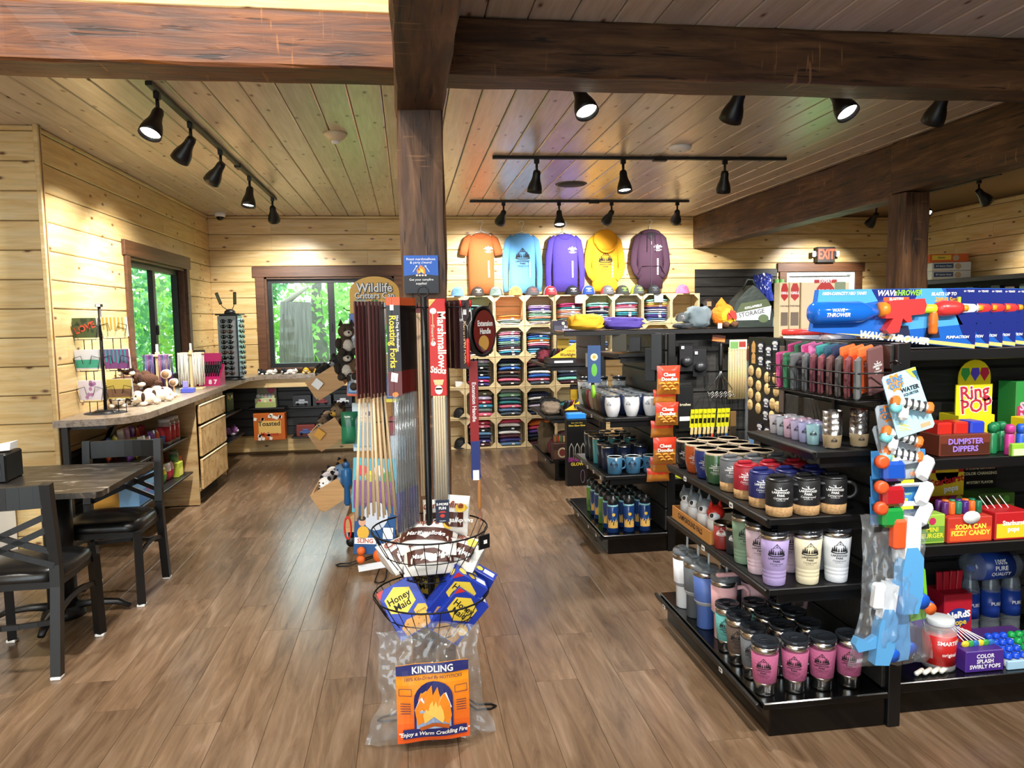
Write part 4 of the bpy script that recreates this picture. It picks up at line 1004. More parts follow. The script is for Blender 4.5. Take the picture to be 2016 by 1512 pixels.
# plush along the window ledge
for i, x in enumerate((-1.70, -1.56, -1.44, -1.33)): plush('plush_penguin', 'small black and white plush animal lying on the window ledge', (x, 8.93, z), PI/2*.9 if i % 2 else -.5, .115, '#e6e4df' if i % 2 else '#1d1c20', '#efece6', 'round', '#17161a', True, 'plush animals on the window ledge')
for x in (-1.19, -1.06): plush('plush_tiger', 'small yellow plush tiger on the window ledge', (x, 8.92, z), .1, .125, '#e5b32a', '#f2e9d2', 'round', '#2a2015', True, 'yellow plush tigers on the window ledge')
for x in (-.90, -.80, -.66): carton('small_toy_box', 'small blue and grey boxed toy on the window ledge', 'box', (x, 8.95, z), (.09, .05, .13), '#b9bec6', None, None, rz=.1, group='boxed toys on the window ledge', dots=['#2f63b5', '#e0762e'])
# --- sweets under the worktop
sw = random.Random(9)
cols_ = ['#c23a55', '#e6d94f', '#7a4aa8', '#4f9c4a', '#e9e6e0', '#d9663a', '#3f6fb8', '#d9a8c2']
for zz, y0, y1, nm in ((.61, 5.45, 6.1, 'higher'), (.31, 5.9, 6.5, 'lower')):
    for i in range(7):
        y = y0+(y1-y0)*i/6; k = cols_[(i*3+int(zz*10)) % 8]; cn = ['crimson', 'yellow', 'violet', 'green', 'white', 'orange', 'blue', 'pale pink'][(i*3+int(zz*10)) % 8]
        for j, x in enumerate((-1.94, -2.08)):
            pouch('sweet_bag', f'{cn} bag of sweets on the {nm} shelf under the left worktop', 'bag of sweets', (x, y, zz+.001), .09, .11+.04*sw.random()+.05*j, k, .045, PI/2+sw.uniform(-.4, .4), col2=cols_[sw.randrange(8)], group=f'bags of sweets on the {nm} left shelf')
for i, y in enumerate((6.16, 6.27, 6.38)): jar('candy_jar', 'red labelled clear jar under the worktop, '+('next to the bags of sweets', 'between two like it', 'next to the hickory panel')[i], (-1.93, y, .611), .05, .2, '#b8202f', '#c9ccd0')
carton('flavour_box', 'pale blue slush sweets carton on the lower shelf under the worktop', 'box', (-1.94, 5.55, .311), (.44, .16, .17), '#6f9cc4', '#3f79b3', 'fruits', '#d8322c', rz=PI/2, ts=.35)
for i in range(4): o = tag(MB().m(C('#d98a4a', .4)).t(Tm((-1.93, 5.62+i*.05, .485+.02), rx=PI/2)).lathe([(.01, -.02), (.022, -.018), (.022, .018), (.01, .02)], 12).build('sweet_roll'), 'orange roll of sweets on top of the pale blue carton', 'sweets', 'rolls on the carton')
jar('green_tin', 'green sweet tin standing on a yellow carton under the worktop', (-1.93, 6.36, .43), .035, .1, '#4b7f52', '#3c6b45')
carton('yellow_carton', 'yellow green carton under the green tin', 'box', (-1.94, 6.36, .311), (.12, .12, .118), '#a8b83a', '#d9d86a', None, rz=PI/2)
pouch('snack_bag', 'brown and orange snack bag under the near end of the worktop', 'bag of sweets', (-2.08, 5.28, .46-.15+.001), .22, .26, '#7a3a1c', .08, .5, col2='#d9a24a')
for i, (x, y) in enumerate(((-2.05, 7.7), (-1.98, 7.95), (-2.06, 8.2), (-1.97, 8.45))):
    carton('craft_box', 'green and black craft kit box on the upper shelf past the drawers', 'box', (x, y, .601), (.17, .05, .2), '#3f4a33', None, None, rz=PI/2-.2, group='craft kits past the drawers', dots=['#c9a23a', '#7fae4a', '#e9e2c2'])
    plush('plush_toy', 'small purple and white plush toy on the low shelf past the drawers', (x+.03, y, .331), PI/2, .17, ['#7a4ab0', '#e9e6e0', '#35507a', '#b87ac0'][i], '#efe9f2', 'point', '#4a2f7a', True, 'plush toys past the drawers')
# --- below the window ledge
t = carton('lollipop_display', 'pale lollipop display box with a pink dot under the window ledge', 'display box', (-1.66, 8.95, .576), (.23, .12, .11), '#c7cf9a', '#a9b56a', None, dots=['#c23a6a', '#e9e2b8', '#c23a6a'])
q = MB().m(C('#8f8a6a', .5)).box((.0, .06, .17), (.22, .006, .13)); q.m(C('#b8325a', .4)).disc(.05, .2, .045, .045, plane((0, .056, 0), (1, 0, 0), (0, 0, 1))); q.build('header', t)
for i in range(5): MB().m(C(['#e9e9ee', '#b9d3c2', '#e0c2cf', '#c2d0e0', '#ece6c8'][i], .15)).ball((-.085+.042*i, -.01, .13), .026, 10, 7).build('lollipop', t)
t = carton('marshmallow_display', 'orange box printed with toasted marshmallows under the window ledge', 'display box', (-1.615, 8.9, .205), (.35, .14, .31), '#c8641c', None, None)
q = MB(); mp = plane((0, -.0715, .155), (1, 0, 0), (0, 0, 1)); mp2 = plane((0, -.0725, .155), (1, 0, 0), (0, 0, 1))
q.m(C('#e8c06a', .4)).rect(-.12, -.08, .13, .07, mp)
for i in range(16):
    a = i*.9; q.m(C('#f3efe4', .5)); x, y = R.uniform(-.16, .16), R.choice((1, -1))*R.uniform(.09, .14); q.poly([(x-.02, y-.015), (x+.012, y-.02), (x+.02, y+.012), (x-.012, y+.02)], mp2)
q.m(C('#2f2413', .5)).text('Toasted', .075, mp2, 0, .035, bold=.02); q.m(C('#c0281c', .5)).text('Mallows', .06, mp2, 0, -.085, bold=.02); q.build('print', t)
for i, (x, zz, c1, c2, lb) in enumerate(((-1.25, .576, '#22242a', '#9aa0a8', 'boxed grey toy car with clear window under the ledge'), (-1.02, .576, '#2b2c30', '#7d1f22', 'boxed dark red pickup toy under the ledge'), (-.78, .576, '#26272c', '#c9ccd2', 'boxed silver toy truck under the ledge'), (-1.22, .226, '#7a2a1e', '#3a5a9a', 'red and blue boxed toy truck on the lower ledge shelf'), (-.98, .226, '#5a1f20', '#b3352c', 'crimson boxed toy car on the lower ledge shelf'))):
    t = carton('boxed_toy_car', lb, 'toy car', (x, 8.95, zz), (.21, .1, .13), c1, None, None)
    q = MB().m(C(c2, .3)).box((0, -.056, .045), (.14, .012, .03), .006).box((0, -.056, .07), (.07, .012, .028), .006).m(BLACKG)
    for sx in (-.045, .045): q.T = Tm((sx, -.058, .03), rx=PI/2); q.lathe([(0, -.006), (.016, -.006), (.016, .006), (0, .006)], 12)
    q.build('car', t)

# ------------------------------------------------------------------ table and chairs
t = thing('cafe_table', 'square dark marbled table on a black pedestal', 'table', (-1.88, 4.195, 0))
MB().m(MARB).prism([(-.38, -.4), (.36, -.4), (.38, -.38), (.38, .38), (.36, .4), (-.38, .4)], .028, .722).build('tabletop', t)
MB().m(BLACK).lathe([(.072, .05), (.072, .69)], 24).lathe([(.11, .0), (.1, .035), (.066, .06)], 20).build('column', t)
MB().m(BLACK).box((0, 0, .705), (.42, .42, .03), .004).build('top_plate', t)
for k in range(4):
    a = PI/4*0+PI/2*k+.1; c_, s_ = math.cos(a), math.sin(a)
    MB().m(BLACK).tube([(.05*c_, .05*s_, .055), (.16*c_, .16*s_, .06), (.27*c_, .27*s_, .05), (.33*c_, .33*s_, .02)], [.032, .028, .024, .018], 8, flat=.7).build('foot', t)
t = thing('napkin_dispenser', 'black napkin dispenser on the marbled table', 'dispenser', (-2.17, 4.22, .75), .1)
MB().m(BLACK).box((0, 0, .075), (.17, .22, .15), .008).build('case', t)
MB().m(C('#3a3b3f', .2)).box((.0, -.112, .07), (.12, .004, .06)).build('face_plate', t)
MB().m(WHITE).prism([(-.09, 0), (.085, .012), (.09, .05), (-.08, .02)], .1, -.05, lambda x, y, q: V((x, q, .15+y))).box((-.07, .06, .2), (.06, .02, .1)).build('napkins', t)
def chair(loc, rz, label):
    t = thing('cross_back_chair', label, 'chair', loc, rz, 'cross-back chairs')
    S = C('#141415', .3, bump=.1, bscale=30)
    vs = []; b = MB().m(S); n = 28; prof = [(.95, .415), (1.0, .425), (1.0, .44), (.97, .462), (.85, .474), (.5, .482), (.01, .484)]
    for r, z_ in prof:
        for i in range(n):
            a = 2*PI*i/n; ca, sa = math.cos(a), math.sin(a); w_ = .215+.012*sa; vs.append((w_*r*math.copysign(abs(ca)**.45, ca), .21*r*math.copysign(abs(sa)**.45, sa), z_))
    fs = [tuple(range(n))]
    for k in range(len(prof)-1):
        for i in range(n): j = (i+1) % n; fs.append((k*n+i, k*n+j, k*n+n+j, k*n+n+i))
    b.add(vs, fs, True); b.build('seat', t)
    MB().m(BLACK).box((0, .19, .405), (.38, .025, .03)).box((0, -.19, .405), (.38, .025, .03)).box((.19, 0, .405), (.025, .38, .03)).box((-.19, 0, .405), (.025, .38, .03)).build('seat_frame', t)
    for sx in (-1, 1):
        l = MB().m(BLACK).bar((sx*.2, .19, .42), (sx*.205, .2, .014), .04, .04).build('leg', t)
        MB().m(WHITE).box((sx*.205, .2, .007), (.042, .042, .014), .003).build('glide', l)
        q = MB().m(BLACK); pts = [(sx*.2, -.255, .014), (sx*.2, -.2, .40), (sx*.2, -.195, .5), (sx*.2, -.235, .87)]
        for a, c_ in zip(pts, pts[1:]): q.bar(a, c_, .042, .042)
        l = q.build('leg', t); MB().m(WHITE).box((sx*.2, -.257, .007), (.044, .044, .014), .003).build('glide', l)
    def arc(z0, z1, yb, hh, n=8): return [(-.2+.4*i/n, yb-.03*math.sin(PI*i/n), z0+(z1-z0)*i/n) for i in range(n+1)]
    q = MB().m(BLACK); P = arc(.815, .815, -.23, 0)
    for a, c_ in zip(P, P[1:]): q.bar(a, c_, .022, .1)
    q.build('top_rail', t)
    for z0, z1 in ((.73, .56), (.67, .50), (.56, .73), (.50, .67)):
        q = MB().m(BLACK); P = arc(z0, z1, -.212, 0)
        for a, c_ in zip(P, P[1:]): q.bar(a, c_, .014, .026)
        q.build('cross_slat', t)
    q = MB().m(BLACK)
    for sx in (-1, 1):
        P = [(sx*(.2+.0*i), -.22+.42*i/6, .27+.04*math.sin(PI*i/6)) for i in range(7)]
        for a, c_ in zip(P, P[1:]): q.bar(a, c_, .016, .022)
    P = [(-.2+.4*i/6, -.225-.05*math.sin(PI*i/6), .25) for i in range(7)]
    for a, c_ in zip(P, P[1:]): q.bar(a, c_, .016, .022)
    q.build('stretcher', t)
    return t
chair((-1.78, 3.68, 0), 0, 'black cross-back chair with its back turned, pulled up to the marbled table')
chair((-1.71, 4.46, 0), PI, 'black cross-back chair on the far side of the marbled table')
# ------------------------------------------------------------------ campfire supplies rack in the middle of the floor
SX, SY = .062, 2.87
def wire_basket(t, z0, r0, z1, r1, n=26, nm='basket'):
    b = MB().m(WIRE); ring = lambda r, z: [(r*math.cos(2*PI*i/32), r*math.sin(2*PI*i/32), z) for i in range(32)]
    b.tube(ring(r1, z1), .0035, 6, True); b.tube(ring((r0+r1)/2*1.05, (z0+z1)/2), .002, 5, True); b.tube(ring(r0, z0), .0025, 5, True); b.tube(ring(r0*.5, z0), .002, 5, True)
    for i in range(n):
        a = 2*PI*i/n; c_, s_ = math.cos(a), math.sin(a)
        b.tube([(r1*c_, r1*s_, z1), ((r0+r1)/2*1.05*c_, (r0+r1)/2*1.05*s_, (z0+z1)/2), (r0*c_, r0*s_, z0), (.015*c_, .015*s_, z0)], .0018, 4)
    return b.build(nm, t)
def loop_leg(t, hub, tip, wd=.035):
    h, p = V(hub), V(tip); d = (p-h); d.z = 0; d.normalize(); n = V((-d.y, d.x, 0))
    pts = [h+n*.012]+[p-d*.08+n*wd*.6, p-d*.02+n*wd*.5, p, p-d*.02-n*wd*.5, p-d*.08-n*wd*.6]+[h-n*.012]
    MB().m(WIRE).tube(pts, .0045, 6).build('foot', t)
t = thing('campfire_rack', 'black wire pole rack with two round baskets for campfire supplies', 'display rack', (SX, SY, 0))
MB().m(BLACK).tube([(0, 0, .1), (0, 0, 1.64)], .0125, 12).build('pole', t)
MB().m(BLACK).tube([(.02*math.cos(2*PI*i/20), 0, 1.66+.02*math.sin(2*PI*i/20)) for i in range(20)], .003, 6, True).build('top_ring', t)
for tip in ((-.22, -.05, .006), (.245, -.02, .006), (0, .27, .006), (.02, -.2, .006)): loop_leg(t, (0, 0, .15), tip)
MB().m(BLACK).lathe([(.018, .1), (.018, .18)], 12).build('hub', t)
wire_basket(t, .56, .11, .745, .225); wire_basket(t, .345, .125, .487, .225)
for x, y in ((-.12, -.03), (-.11, .1), (.06, -.06), (.12, -.04), (.2, .02), (.1, .1), (-.02, -.08)):
    MB().m(WIRE).tube([(0, 0, 1.60), (x, y, 1.60), (x*1.25, y*1.25-.01, 1.60), (x*1.28, y*1.28-.01, 1.615)], .0025, 5).build('hook_arm', t)
o = MB().m(BLACK).t(Tm((.2, -.13, .735), rz=.6)).box((0, 0, -.02), (.055, .006, .055), .002).m(WHITE).box((.003, -.0045, -.02), (.016, .001, .014)).build('ticket_holder', t)

CLR = film('clear_sleeve', '#eef3f6', .07, .1)
MARO = C('#4a1714', .35); 
# dark red wrapped bundles of roasting sticks seen edge-on
pr = random.Random(3)
for k in range(8):
    x, y = -.185+.0125*k, SY-.05+.02*(k % 4); top = 1.625; lean = -.03+.009*k
    o = thing('stick_bundle', 'maroon-topped bundle of thin wooden roasting sticks hanging on the rack', 'roasting sticks', (x, y, .80), 0, 'stick bundles on the rack')
    b = MB().m(MARO); b.T = Tm((0, 0, 0), rz=1.25); b.box((0, 0, .645), (.045, .006, .36), .001); b.m(C('#d8c9b4', .4)).box((0, -.0035, .82), (.006, .0005, .02)); b.build('header_card', o)
    q = MB().m(STICKW)
    for j in range(4): q.tube([(lean*.9+.006*(j % 2)-.003, .007*(j//2), .0+.012*j), (0, .006*(j//2), .48)], .0042, 6)
    q.build('sticks', o)
# grey backed fork card between
t2 = carton('fork_card', 'grey card of a roasting fork seen from its printed back', 'roasting fork', (-.112, SY+.06, 1.33), (.055, .006, .29), '#a9a9ab', None, None)
q = MB().m(INK); mp = plane((0, -.0045, .15), (1, 0, 0), (0, 0, 1)); q.text('Campside', .011, mp, 0, .045).text('ROASTING', .012, mp, 0, .03, bold=.02).text('FORK', .013, mp, 0, .014, bold=.02)
for i in range(7): q.rect(-.016+.005*i, -.1, -.0135+.005*i, -.075, mp)
q.build('lettering', t2)
# telescoping roasting forks
for k in range(8):
    x, y = -.052+.0095*k, SY-.10+.018*k
    o = thing('fork_pack', 'black pack of telescoping roasting forks with a red foot and yellow title' if k == 0 else 'black pack of roasting forks hanging edge to edge behind the titled one', 'roasting fork', (x, y, .755), 0, 'fork packs on the rack')
    yaw = 0 if k == 0 else .9
    b = MB().m(C('#17100f', .3)); b.T = Tm(rz=yaw); b.box((0, 0, .70), (.05, .004, .36)); b.m(C('#5a1613', .3)).box((0, -.0002, .565), (.0505, .0045, .09)); b.m(C('#c2562a', .4)).box((0, 0, .868), (.0505, .0045, .03)); b.build('header_card', o)
    if k == 0:
        mp = plane((0, -.0028, .72), (1, 0, 0), (0, 0, 1)); q = MB().m(C('#f0d23c', .4)); q.text('Roasting Forks', .034, mp, -.004, 0, bold=.02, rot=-PI/2, sx=.95); q.m(INKW).text('Hot Dog & Marshmallow', .013, mp, .0145, .03, rot=-PI/2, bold=.01)
        q.poly([(-.015, -.145), (.008, -.15), (.012, -.118), (-.012, -.112)], mp); q.rect(-.011, .115, .002, .135, mp); q.m(C('#e8862c', .5)).disc(-.0, -.195, .012, .01, mp, 7); q.build('lettering', o)
    q = MB().m(CLR).tube([(0, 0, 0), (0, 0, .26), (0, 0, .525)], .0125, 8); q.build('clear_sleeve', o)
    q = MB().m(C(['#3a3470', '#46307a', '#2f3f6a', '#5a2a4a', '#33305f'][k % 5], .35)).tube([(0, 0, .006), (0, 0, .155)], .0075, 8); q.build('handle', o)
    MB().m(STEEL).tube([(-.003, 0, .155), (-.003, 0, .5)], .0016, 5).tube([(.003, 0, .155), (.003, 0, .5)], .0016, 5).build('prongs', o)
# red marshmallow stick packs
for k in range(2):
    o = thing('marshmallow_stick_pack', 'red pack of marshmallow sticks with white upright lettering' if k == 0 else 'second red stick pack tucked behind the lettered one', 'roasting sticks', (.108+.004*k, SY-.09+.03*k, .86))
    MB().m(C('#b8221d', .3)).box((0, 0, .59), (.06, .005, .36), .001).build('header_card', o)
    if k == 0:
        mp = plane((0, -.0032, .59), (1, 0, 0), (0, 0, 1)); q = MB().m(C('#f3ead8', .5))
        q.text('Marshmallow', .042, mp, .014, .03, bold=.025, rot=-PI/2, sx=.92); q.text('Sticks', .034, mp, .0, -.085, bold=.03, rot=-.12, sx=.75); q.text("S'more fun", .016, mp, -.017, .05, rot=-PI/2)
        q.m(C('#f0c46a', .5)).poly([(-.029, .178), (-.004, .178), (-.029, .15)], mp); q.m(INK).text('FREE', .008, mp, -.021, .167, rot=.75)
        q.m(C('#f6efe2', .5)).disc(-.014, .135, .012, .011, mp).disc(-.016, .015, .009, .009, mp); q.m(C('#e3bd86', .5)).rect(-.0175, .02, -.015, .125, mp).poly([(-.02, -.12), (.02, -.12), (.014, -.14), (-.014, -.14)], mp)
        q.m(C('#efe6d4', .5)).disc(0, -.158, .014, .017, mp); q.m(INK).rect(-.012, -.157, .012, -.151, mp); q.build('print', o)
    q = MB().m(STICKW)
    for j in range(5): q.tube([(-.018+.009*j, .002*(j % 2), .01), (-.018+.009*j, .002*(j % 2), .41)], .0042, 6)
    q.build('sticks', o); MB().m(CLR).box((0, .001, .2), (.058, .012, .41), .004).build('clear_sleeve', o)
# tall pale sticks behind the pole
o = thing('stick_bundle', 'pale wooden sticks hanging behind the rack pole', 'roasting sticks', (.045, SY+.05, .86)); q = MB().m(STICKW)
for j in range(3): q.tube([(-.008+.008*j, 0, 0), (-.008+.008*j, 0, .72)], .004, 6)
q.build('sticks', o); MB().m(C('#7a1d1a', .35)).box((0, 0, .60), (.035, .004, .3)).build('header_card', o)
# maroon roasting fork cards
for k in range(4):
    o = thing('roasting_fork_card', 'maroon roasting fork card with upright gold lettering' if k == 3 else 'maroon roasting fork card partly behind the gold lettered one', 'roasting fork', (.160+.018*k, SY+.05-.025*k, 1.365), .0, 'maroon fork cards on the rack')
    b = MB().m(C('#2f1413', .35)); b.T = Tm(rz=.35 if k < 3 else 0); b.box((0, 0, .13), (.036 if k == 3 else .045, .003, .262)); b.build('header_card', o)
    q = MB().m(STEEL); q.T = Tm(rz=.35 if k < 3 else 0); q.tube([(-.02, -.004, .0), (-.02, -.004, .255)], .0012, 4); q.build('wire_edge', o)
    if k == 3:
        mp = plane((0, -.0022, .13), (1, 0, 0), (0, 0, 1)); q = MB().m(C('#d9b27a', .5)); q.text('ROASTING FORK', .021, mp, .002, -.03, bold=.01, rot=-PI/2); q.m(INKW).rect(-.004, .075, .008, .095, mp).text('33"', .012, mp, -.012, .055); q.build('lettering', o)
o = thing('red_handled_fork', 'two-pronged steel roasting fork with a red handle', 'roasting fork', (.222, SY-.07, 1.375)); 
MB().m(C('#b3211f', .3)).lathe([(.006, 0), (.0085, .02), (.0075, .09), (.005, .105)], 10).build('handle', o)
MB().m(STEEL).tube([(0, 0, .1), (0, 0, .15), (-.018, 0, .175), (-.022, 0, .24)], .002, 6).tube([(0, 0, .15), (.016, 0, .175), (.012, 0, .24)], .002, 6).build('prongs', o)
MB().m(C('#b3211f', .3)).tube([(-.022, 0, .225), (-.026, 0, .25)], .005, 6).tube([(.012, 0, .225), (.012, 0, .25)], .005, 6).build('tip_covers', o)
# long-handled popper pan
o = thing('popcorn_pan', 'round long-handled campfire pan with a printed card and wooden grip', 'pan', (.262, SY+.03, .80))
q = MB().m(C('#17181b', .4)); q.T = Tm((.02, 0, .705), rz=.95) @ Matrix.Rotation(PI/2, 4, 'X'); q.lathe([(0, -.02), (.09, -.02), (.1, .0), (.1, .012), (.09, .012), (.085, -.012), (0, -.012)], 30); q.build('pan', o)
q = MB(); q.T = Tm((.02, 0, .705), rz=.95); mp = plane((0, -.016, 0), (1, 0, 0), (0, 0, 1)); mp2 = plane((0, -.018, 0), (1, 0, 0), (0, 0, 1)); mp3 = plane((0, -.0195, 0), (1, 0, 0), (0, 0, 1)); q.m(C('#6d1512', .4)).disc(0, 0, .083, .083, mp, 26); q.m(C('#c99a4a', .5)).disc(-.01, -.045, .04, .03, mp2, 14); q.m(C('#23265a', .4)).poly([(-.07, -.04), (.02, -.08), (-.03, -.075)], mp2); q.m(INKW).text('Extension', .03, mp3, 0, .03, bold=.03).text('Handle', .03, mp3, .0, .0, bold=.03); q.build('print', o)
MB().m(C('#8a1a1a', .35)).box((-.014, -.01, .43), (.034, .004, .32)).m(C('#23306d', .35)).box((-.012, -.0103, .2), (.036, .004, .15)).m(INKW).text('Extension Handle', .022, plane((-.014, -.0128, .43), (1, 0, 0), (0, 0, 1)), 0, .0, rot=-PI/2, bold=.01).rect(-.012, -.31, .012, -.27, plane((-.012, -.0128, .43), (1, 0, 0), (0, 0, 1))).build('handle_card', o)
MB().m(WIRE).tube([(-.012, 0, .6), (-.014, 0, .17), (-.008, 0, .13), (0, 0, .12), (.006, 0, .13), (.0, 0, .17), (.004, 0, .6)], .003, 6).build('handle_wire', o)
MB().m(C('#a8713a', .5)).lathe([(.006, -.0), (.0085, .01), (.0075, .1), (.005, .12)], 12).build('wooden_grip', o); MB().m(C('#8a3a2a', .6)).tube([(0, 0, .0), (.006, -.01, -.03), (0, -.01, -.05), (-.004, 0, -.02)], .0016, 5).build('strap', o)
# marshmallow bags in the upper basket
MW = C('#efece6', .28, bump=.4, bscale=30)
for i, (x, y, zz, rx, rz, ry, w_, h_) in enumerate(((.0, -.085, .585, -.75, .1, 0, .21, .14), (-.075, .0, .585, -.8, .9, .1, .19, .14), (.09, -.03, .585, -.8, -.8, 0, .19, .14), (.02, .06, .60, -.7, 2.9, 0, .21, .15), (-.02, -.06, .655, -1.0, -.2, .05, .24, .15), (.06, .06, .68, -.5, -.1, .05, .18, .16), (.10, .02, .71, -.2, -.5, .0, .11, .15))):
    o = pouch('marshmallow_bag', ['bag of marshmallows with a brown title band at the front of the basket', 'bag of marshmallows slumped at the left of the upper basket', 'bag of marshmallows at the right rim of the upper basket', 'bag of marshmallows at the back of the upper basket', 'bag of marshmallows lying across the top of the upper basket', 'bag of marshmallows behind the pole in the upper basket', 'upright bag of giant marshmallows beside the pole'][i], 'bag of marshmallows', (SX+x, SY+y, zz), w_, h_, '#f1eee8', .115, rot=(rx, 0, rz), mat=MW)
    q = MB().m(C('#4a2318', .4)); mp = lambda a, b_, w_=w_, h_=h_: V((a, -.0575*max(0, 1-abs(2*a/w_)**3.2)**.7*max(0, 1-abs(2*(b_)/h_)**4)**.8-.004, h_/2+b_)); mp_ = lambda a, b_: mp(a, b_)+V((0, -.0015, 0))
    for k in range(6): q.rect(-w_*.42+k*w_*.14, -.045, -w_*.42+(k+1)*w_*.14, .012, mp)
    q.m(C('#e8c34a', .4)).disc(w_*.33, .03, .018, .018, mp_, 8); q.m(INKW).text('Marshmallows', .026, mp_, 0, -.018, bold=.02, shear=.2); q.m(C('#8a3a24', .4)).text('Campfire', .035, mp_, -.02, .04, bold=.03); q.build('title_print', o)
o = thing('smore_tag', "navy s'more fun card clipped in front of the sticks", 'card', (.107, SY-.165, .81)); MB().m(C('#1c2238', .4)).box((0, 0, .04), (.05, .004, .085), .001).build('card', o)
mp = plane((0, -.0026, .04), (1, 0, 0), (0, 0, 1)); q = MB().m(INKW).text('S-MORE', .0125, mp, 0, .026, bold=.03).text('FUN', .014, mp, 0, .011, bold=.03).text('Campfire', .006, mp, 0, -.036); q.m(C('#c23a2a', .4)).poly([(-.015, -.005), (.015, -.005), (.008, .0), (-.008, .0)], mp).disc(0, -.017, .009, .007, mp, 8); q.build('print', o)
# graham cracker cartons in the lower basket
def graham(label, loc, rot):
    o = thing('cracker_carton', label, 'cracker box', loc, 0, 'cracker cartons in the lower basket', rot); w_, d, h = .15, .062, .2
    MB().m(C('#1f3aa8', .35)).box((0, 0, 0), (w_, d, h), .002).build('carton', o)
    q = MB(); mp = plane((0, -d/2-.001, 0), (1, 0, 0), (0, 0, 1)); m2 = plane((0, -d/2-.0016, 0), (1, 0, 0), (0, 0, 1)); m3 = plane((0, -d/2-.0022, 0), (1, 0, 0), (0, 0, 1))
    hexa = lambda cx, cy, r, sx=1: [(cx+r*sx*math.cos(PI/6+PI/3*i), cy+r*math.sin(PI/6+PI/3*i)) for i in range(6)]
    q.m(C('#f2d348', .4)).poly(hexa(-.008, .035, .055, 1.1), mp); q.m(INK).text('Honey', .036, m2, -.008, .045, bold=.02, sx=.95).text('Maid', .036, m2, -.008, .015, bold=.02, sx=.95)
    q.m(C('#e9b63c', .4)).poly(hexa(.045, -.035, .026, 1.1), mp); q.m(INK).text('Honey', .014, m2, .045, -.035)
    q.m(C('#cf9a55', .6)).poly([(-.045, -.095), (.055, -.095), (.06, -.065), (.035, -.045), (-.02, -.04), (-.05, -.06)], mp); q.m(C('#8a5a2a', .6))
    for i in range(8): q.disc(-.035+.012*i, -.075+.018*(i % 2), .0025, .0025, m2, 6)
    q.m(C('#d22f2f', .4)).poly([(-.075, .1), (-.045, .1), (-.075, .07)], m2)
    q.build('front_print', o)
    q = MB(); s1 = plane((w_/2+.001, 0, 0), (0, 1, 0), (0, 0, 1)); s2 = plane((-w_/2-.001, 0, 0), (0, -1, 0), (0, 0, 1)); s3 = plane((0, 0, h/2+.001), (1, 0, 0), (0, 1, 0)); s4 = plane((0, d/2+.001, 0), (-1, 0, 0), (0, 0, 1))
    q.m(C('#dfe8f2', .4)).rect(-.022, -.08, .022, .05, s1); q.m(C('#8a97ad', .5))
    for k in range(9): q.rect(-.019, -.07+.013*k, .016, -.0665+.013*k, plane((w_/2+.0016, 0, 0), (0, 1, 0), (0, 0, 1)))
    for s_ in (s1, s2): q.m(C('#f2d348', .4)).poly(hexa(0, .078, .015), s_)
    q.m(C('#f2d348', .4)).poly(hexa(-.045, 0, .02), s3); q.poly(hexa(.0, 0, .016), s3); q.m(C('#e9eef4', .4)).rect(.02, -.015, .065, .015, s3); q.m(C('#f2d348', .4)).poly(hexa(0, .03, .045), s4); q.build('side_print', o)
    return o
graham('blue cracker carton with a big yellow hexagon leaning at the left of the lower basket', (-.035, 2.81, .455), (-.35, -.45, .12))
graham('blue cracker carton tucked upright behind the leaning one', (.05, 2.97, .47), (-.1, -.1, .2))
graham('blue cracker carton lying with its white facts panel up on the pile', (.155, 2.80, .49), (.3, -.95-PI/2+PI, .25))
graham('blue cracker carton lying under the one with the facts panel', (.155, 2.79, .425), (.2, -.9-PI/2+PI, .22))
graham('blue cracker carton at the right end of the lower basket', (.215, 2.93, .47), (.1, .5, -.3))
graham('blue cracker carton standing high at the back of the lower basket', (.15, 2.98, .52), (.1, .25, -.2))
# kindling bag
o = thing('kindling_bag', 'clear plastic bag of kindling with a printed orange label on the floor', 'bag', (.045, 2.66, 0.0), .03, rot=(-.06, 0, .03))
def bagsurf(w_, h, th, s_, sag, seed, nx=26, nz=24, jit=.006):
    rr = random.Random(seed); vs = []; fs = []
    for k, sg in enumerate((-1, 1)):
        for j in range(nz+1):
            for i in range(nx+1):
                u, v_ = i/nx-.5, j/nz
                wz = w_*(1+.10*math.sin(v_*5+1)+.14*(1-v_)**6-.12*math.exp(-((v_-.35)/.18)**2))
                d = th*(1-abs(2*u)**2.5)*(.15+.85*math.sin(PI*min(1, v_*1.15+.08))**1.)*(1 if v_ < .72 else max(.1, 1-(v_-.72)*3.2))
                e = 0 if i in (0, nx) else 1
                nn = noise.noise(V((u*9, v_*9, seed+sg*3)))*jit*1.6+noise.noise(V((u*26, v_*22, seed*2+sg)))*jit*.8
                vs.append((u*wz+noise.noise(V((v_*6, 3, seed+u)))*.012, sg*(abs(d)+.001)*e+nn*e, v_*h+(.012*math.sin(u*7+1) if j == nz else 0)+(noise.noise(V((u*8, 1, seed)))*.01 if j == 0 else 0)+.008))
        o_ = k*(nx+1)*(nz+1)
        for j in range(nz):
            for i in range(nx): a = o_+j*(nx+1)+i; f = (a, a+1, a+nx+2, a+nx+1); fs.append(f if k == 0 else tuple(reversed(f)))
    return vs, fs
vs_, fs_ = bagsurf(.40, .42, .07, 1, 0, 5, 44, 40, jit=.013); MB().m(film('clear_bag', '#f8fafc', .07, .06, .32)).add(vs_, fs_, True).build('clear_bag', o)
MB().m(C('#c99a63', .7)).box((0, 0, .15), (.24, .085, .25), .02).build('kindling_wood', o)
W2, H2 = .262, .285
ky = lambda x, y: -.062-.018*(1-(2*x/W2)**2)*(1-(2*(y)/H2)**2)+.004*math.sin(x*40+y*25)
mk = lambda off: (lambda x, y: V((x+.006, ky(x, y)-off, .172+y)))
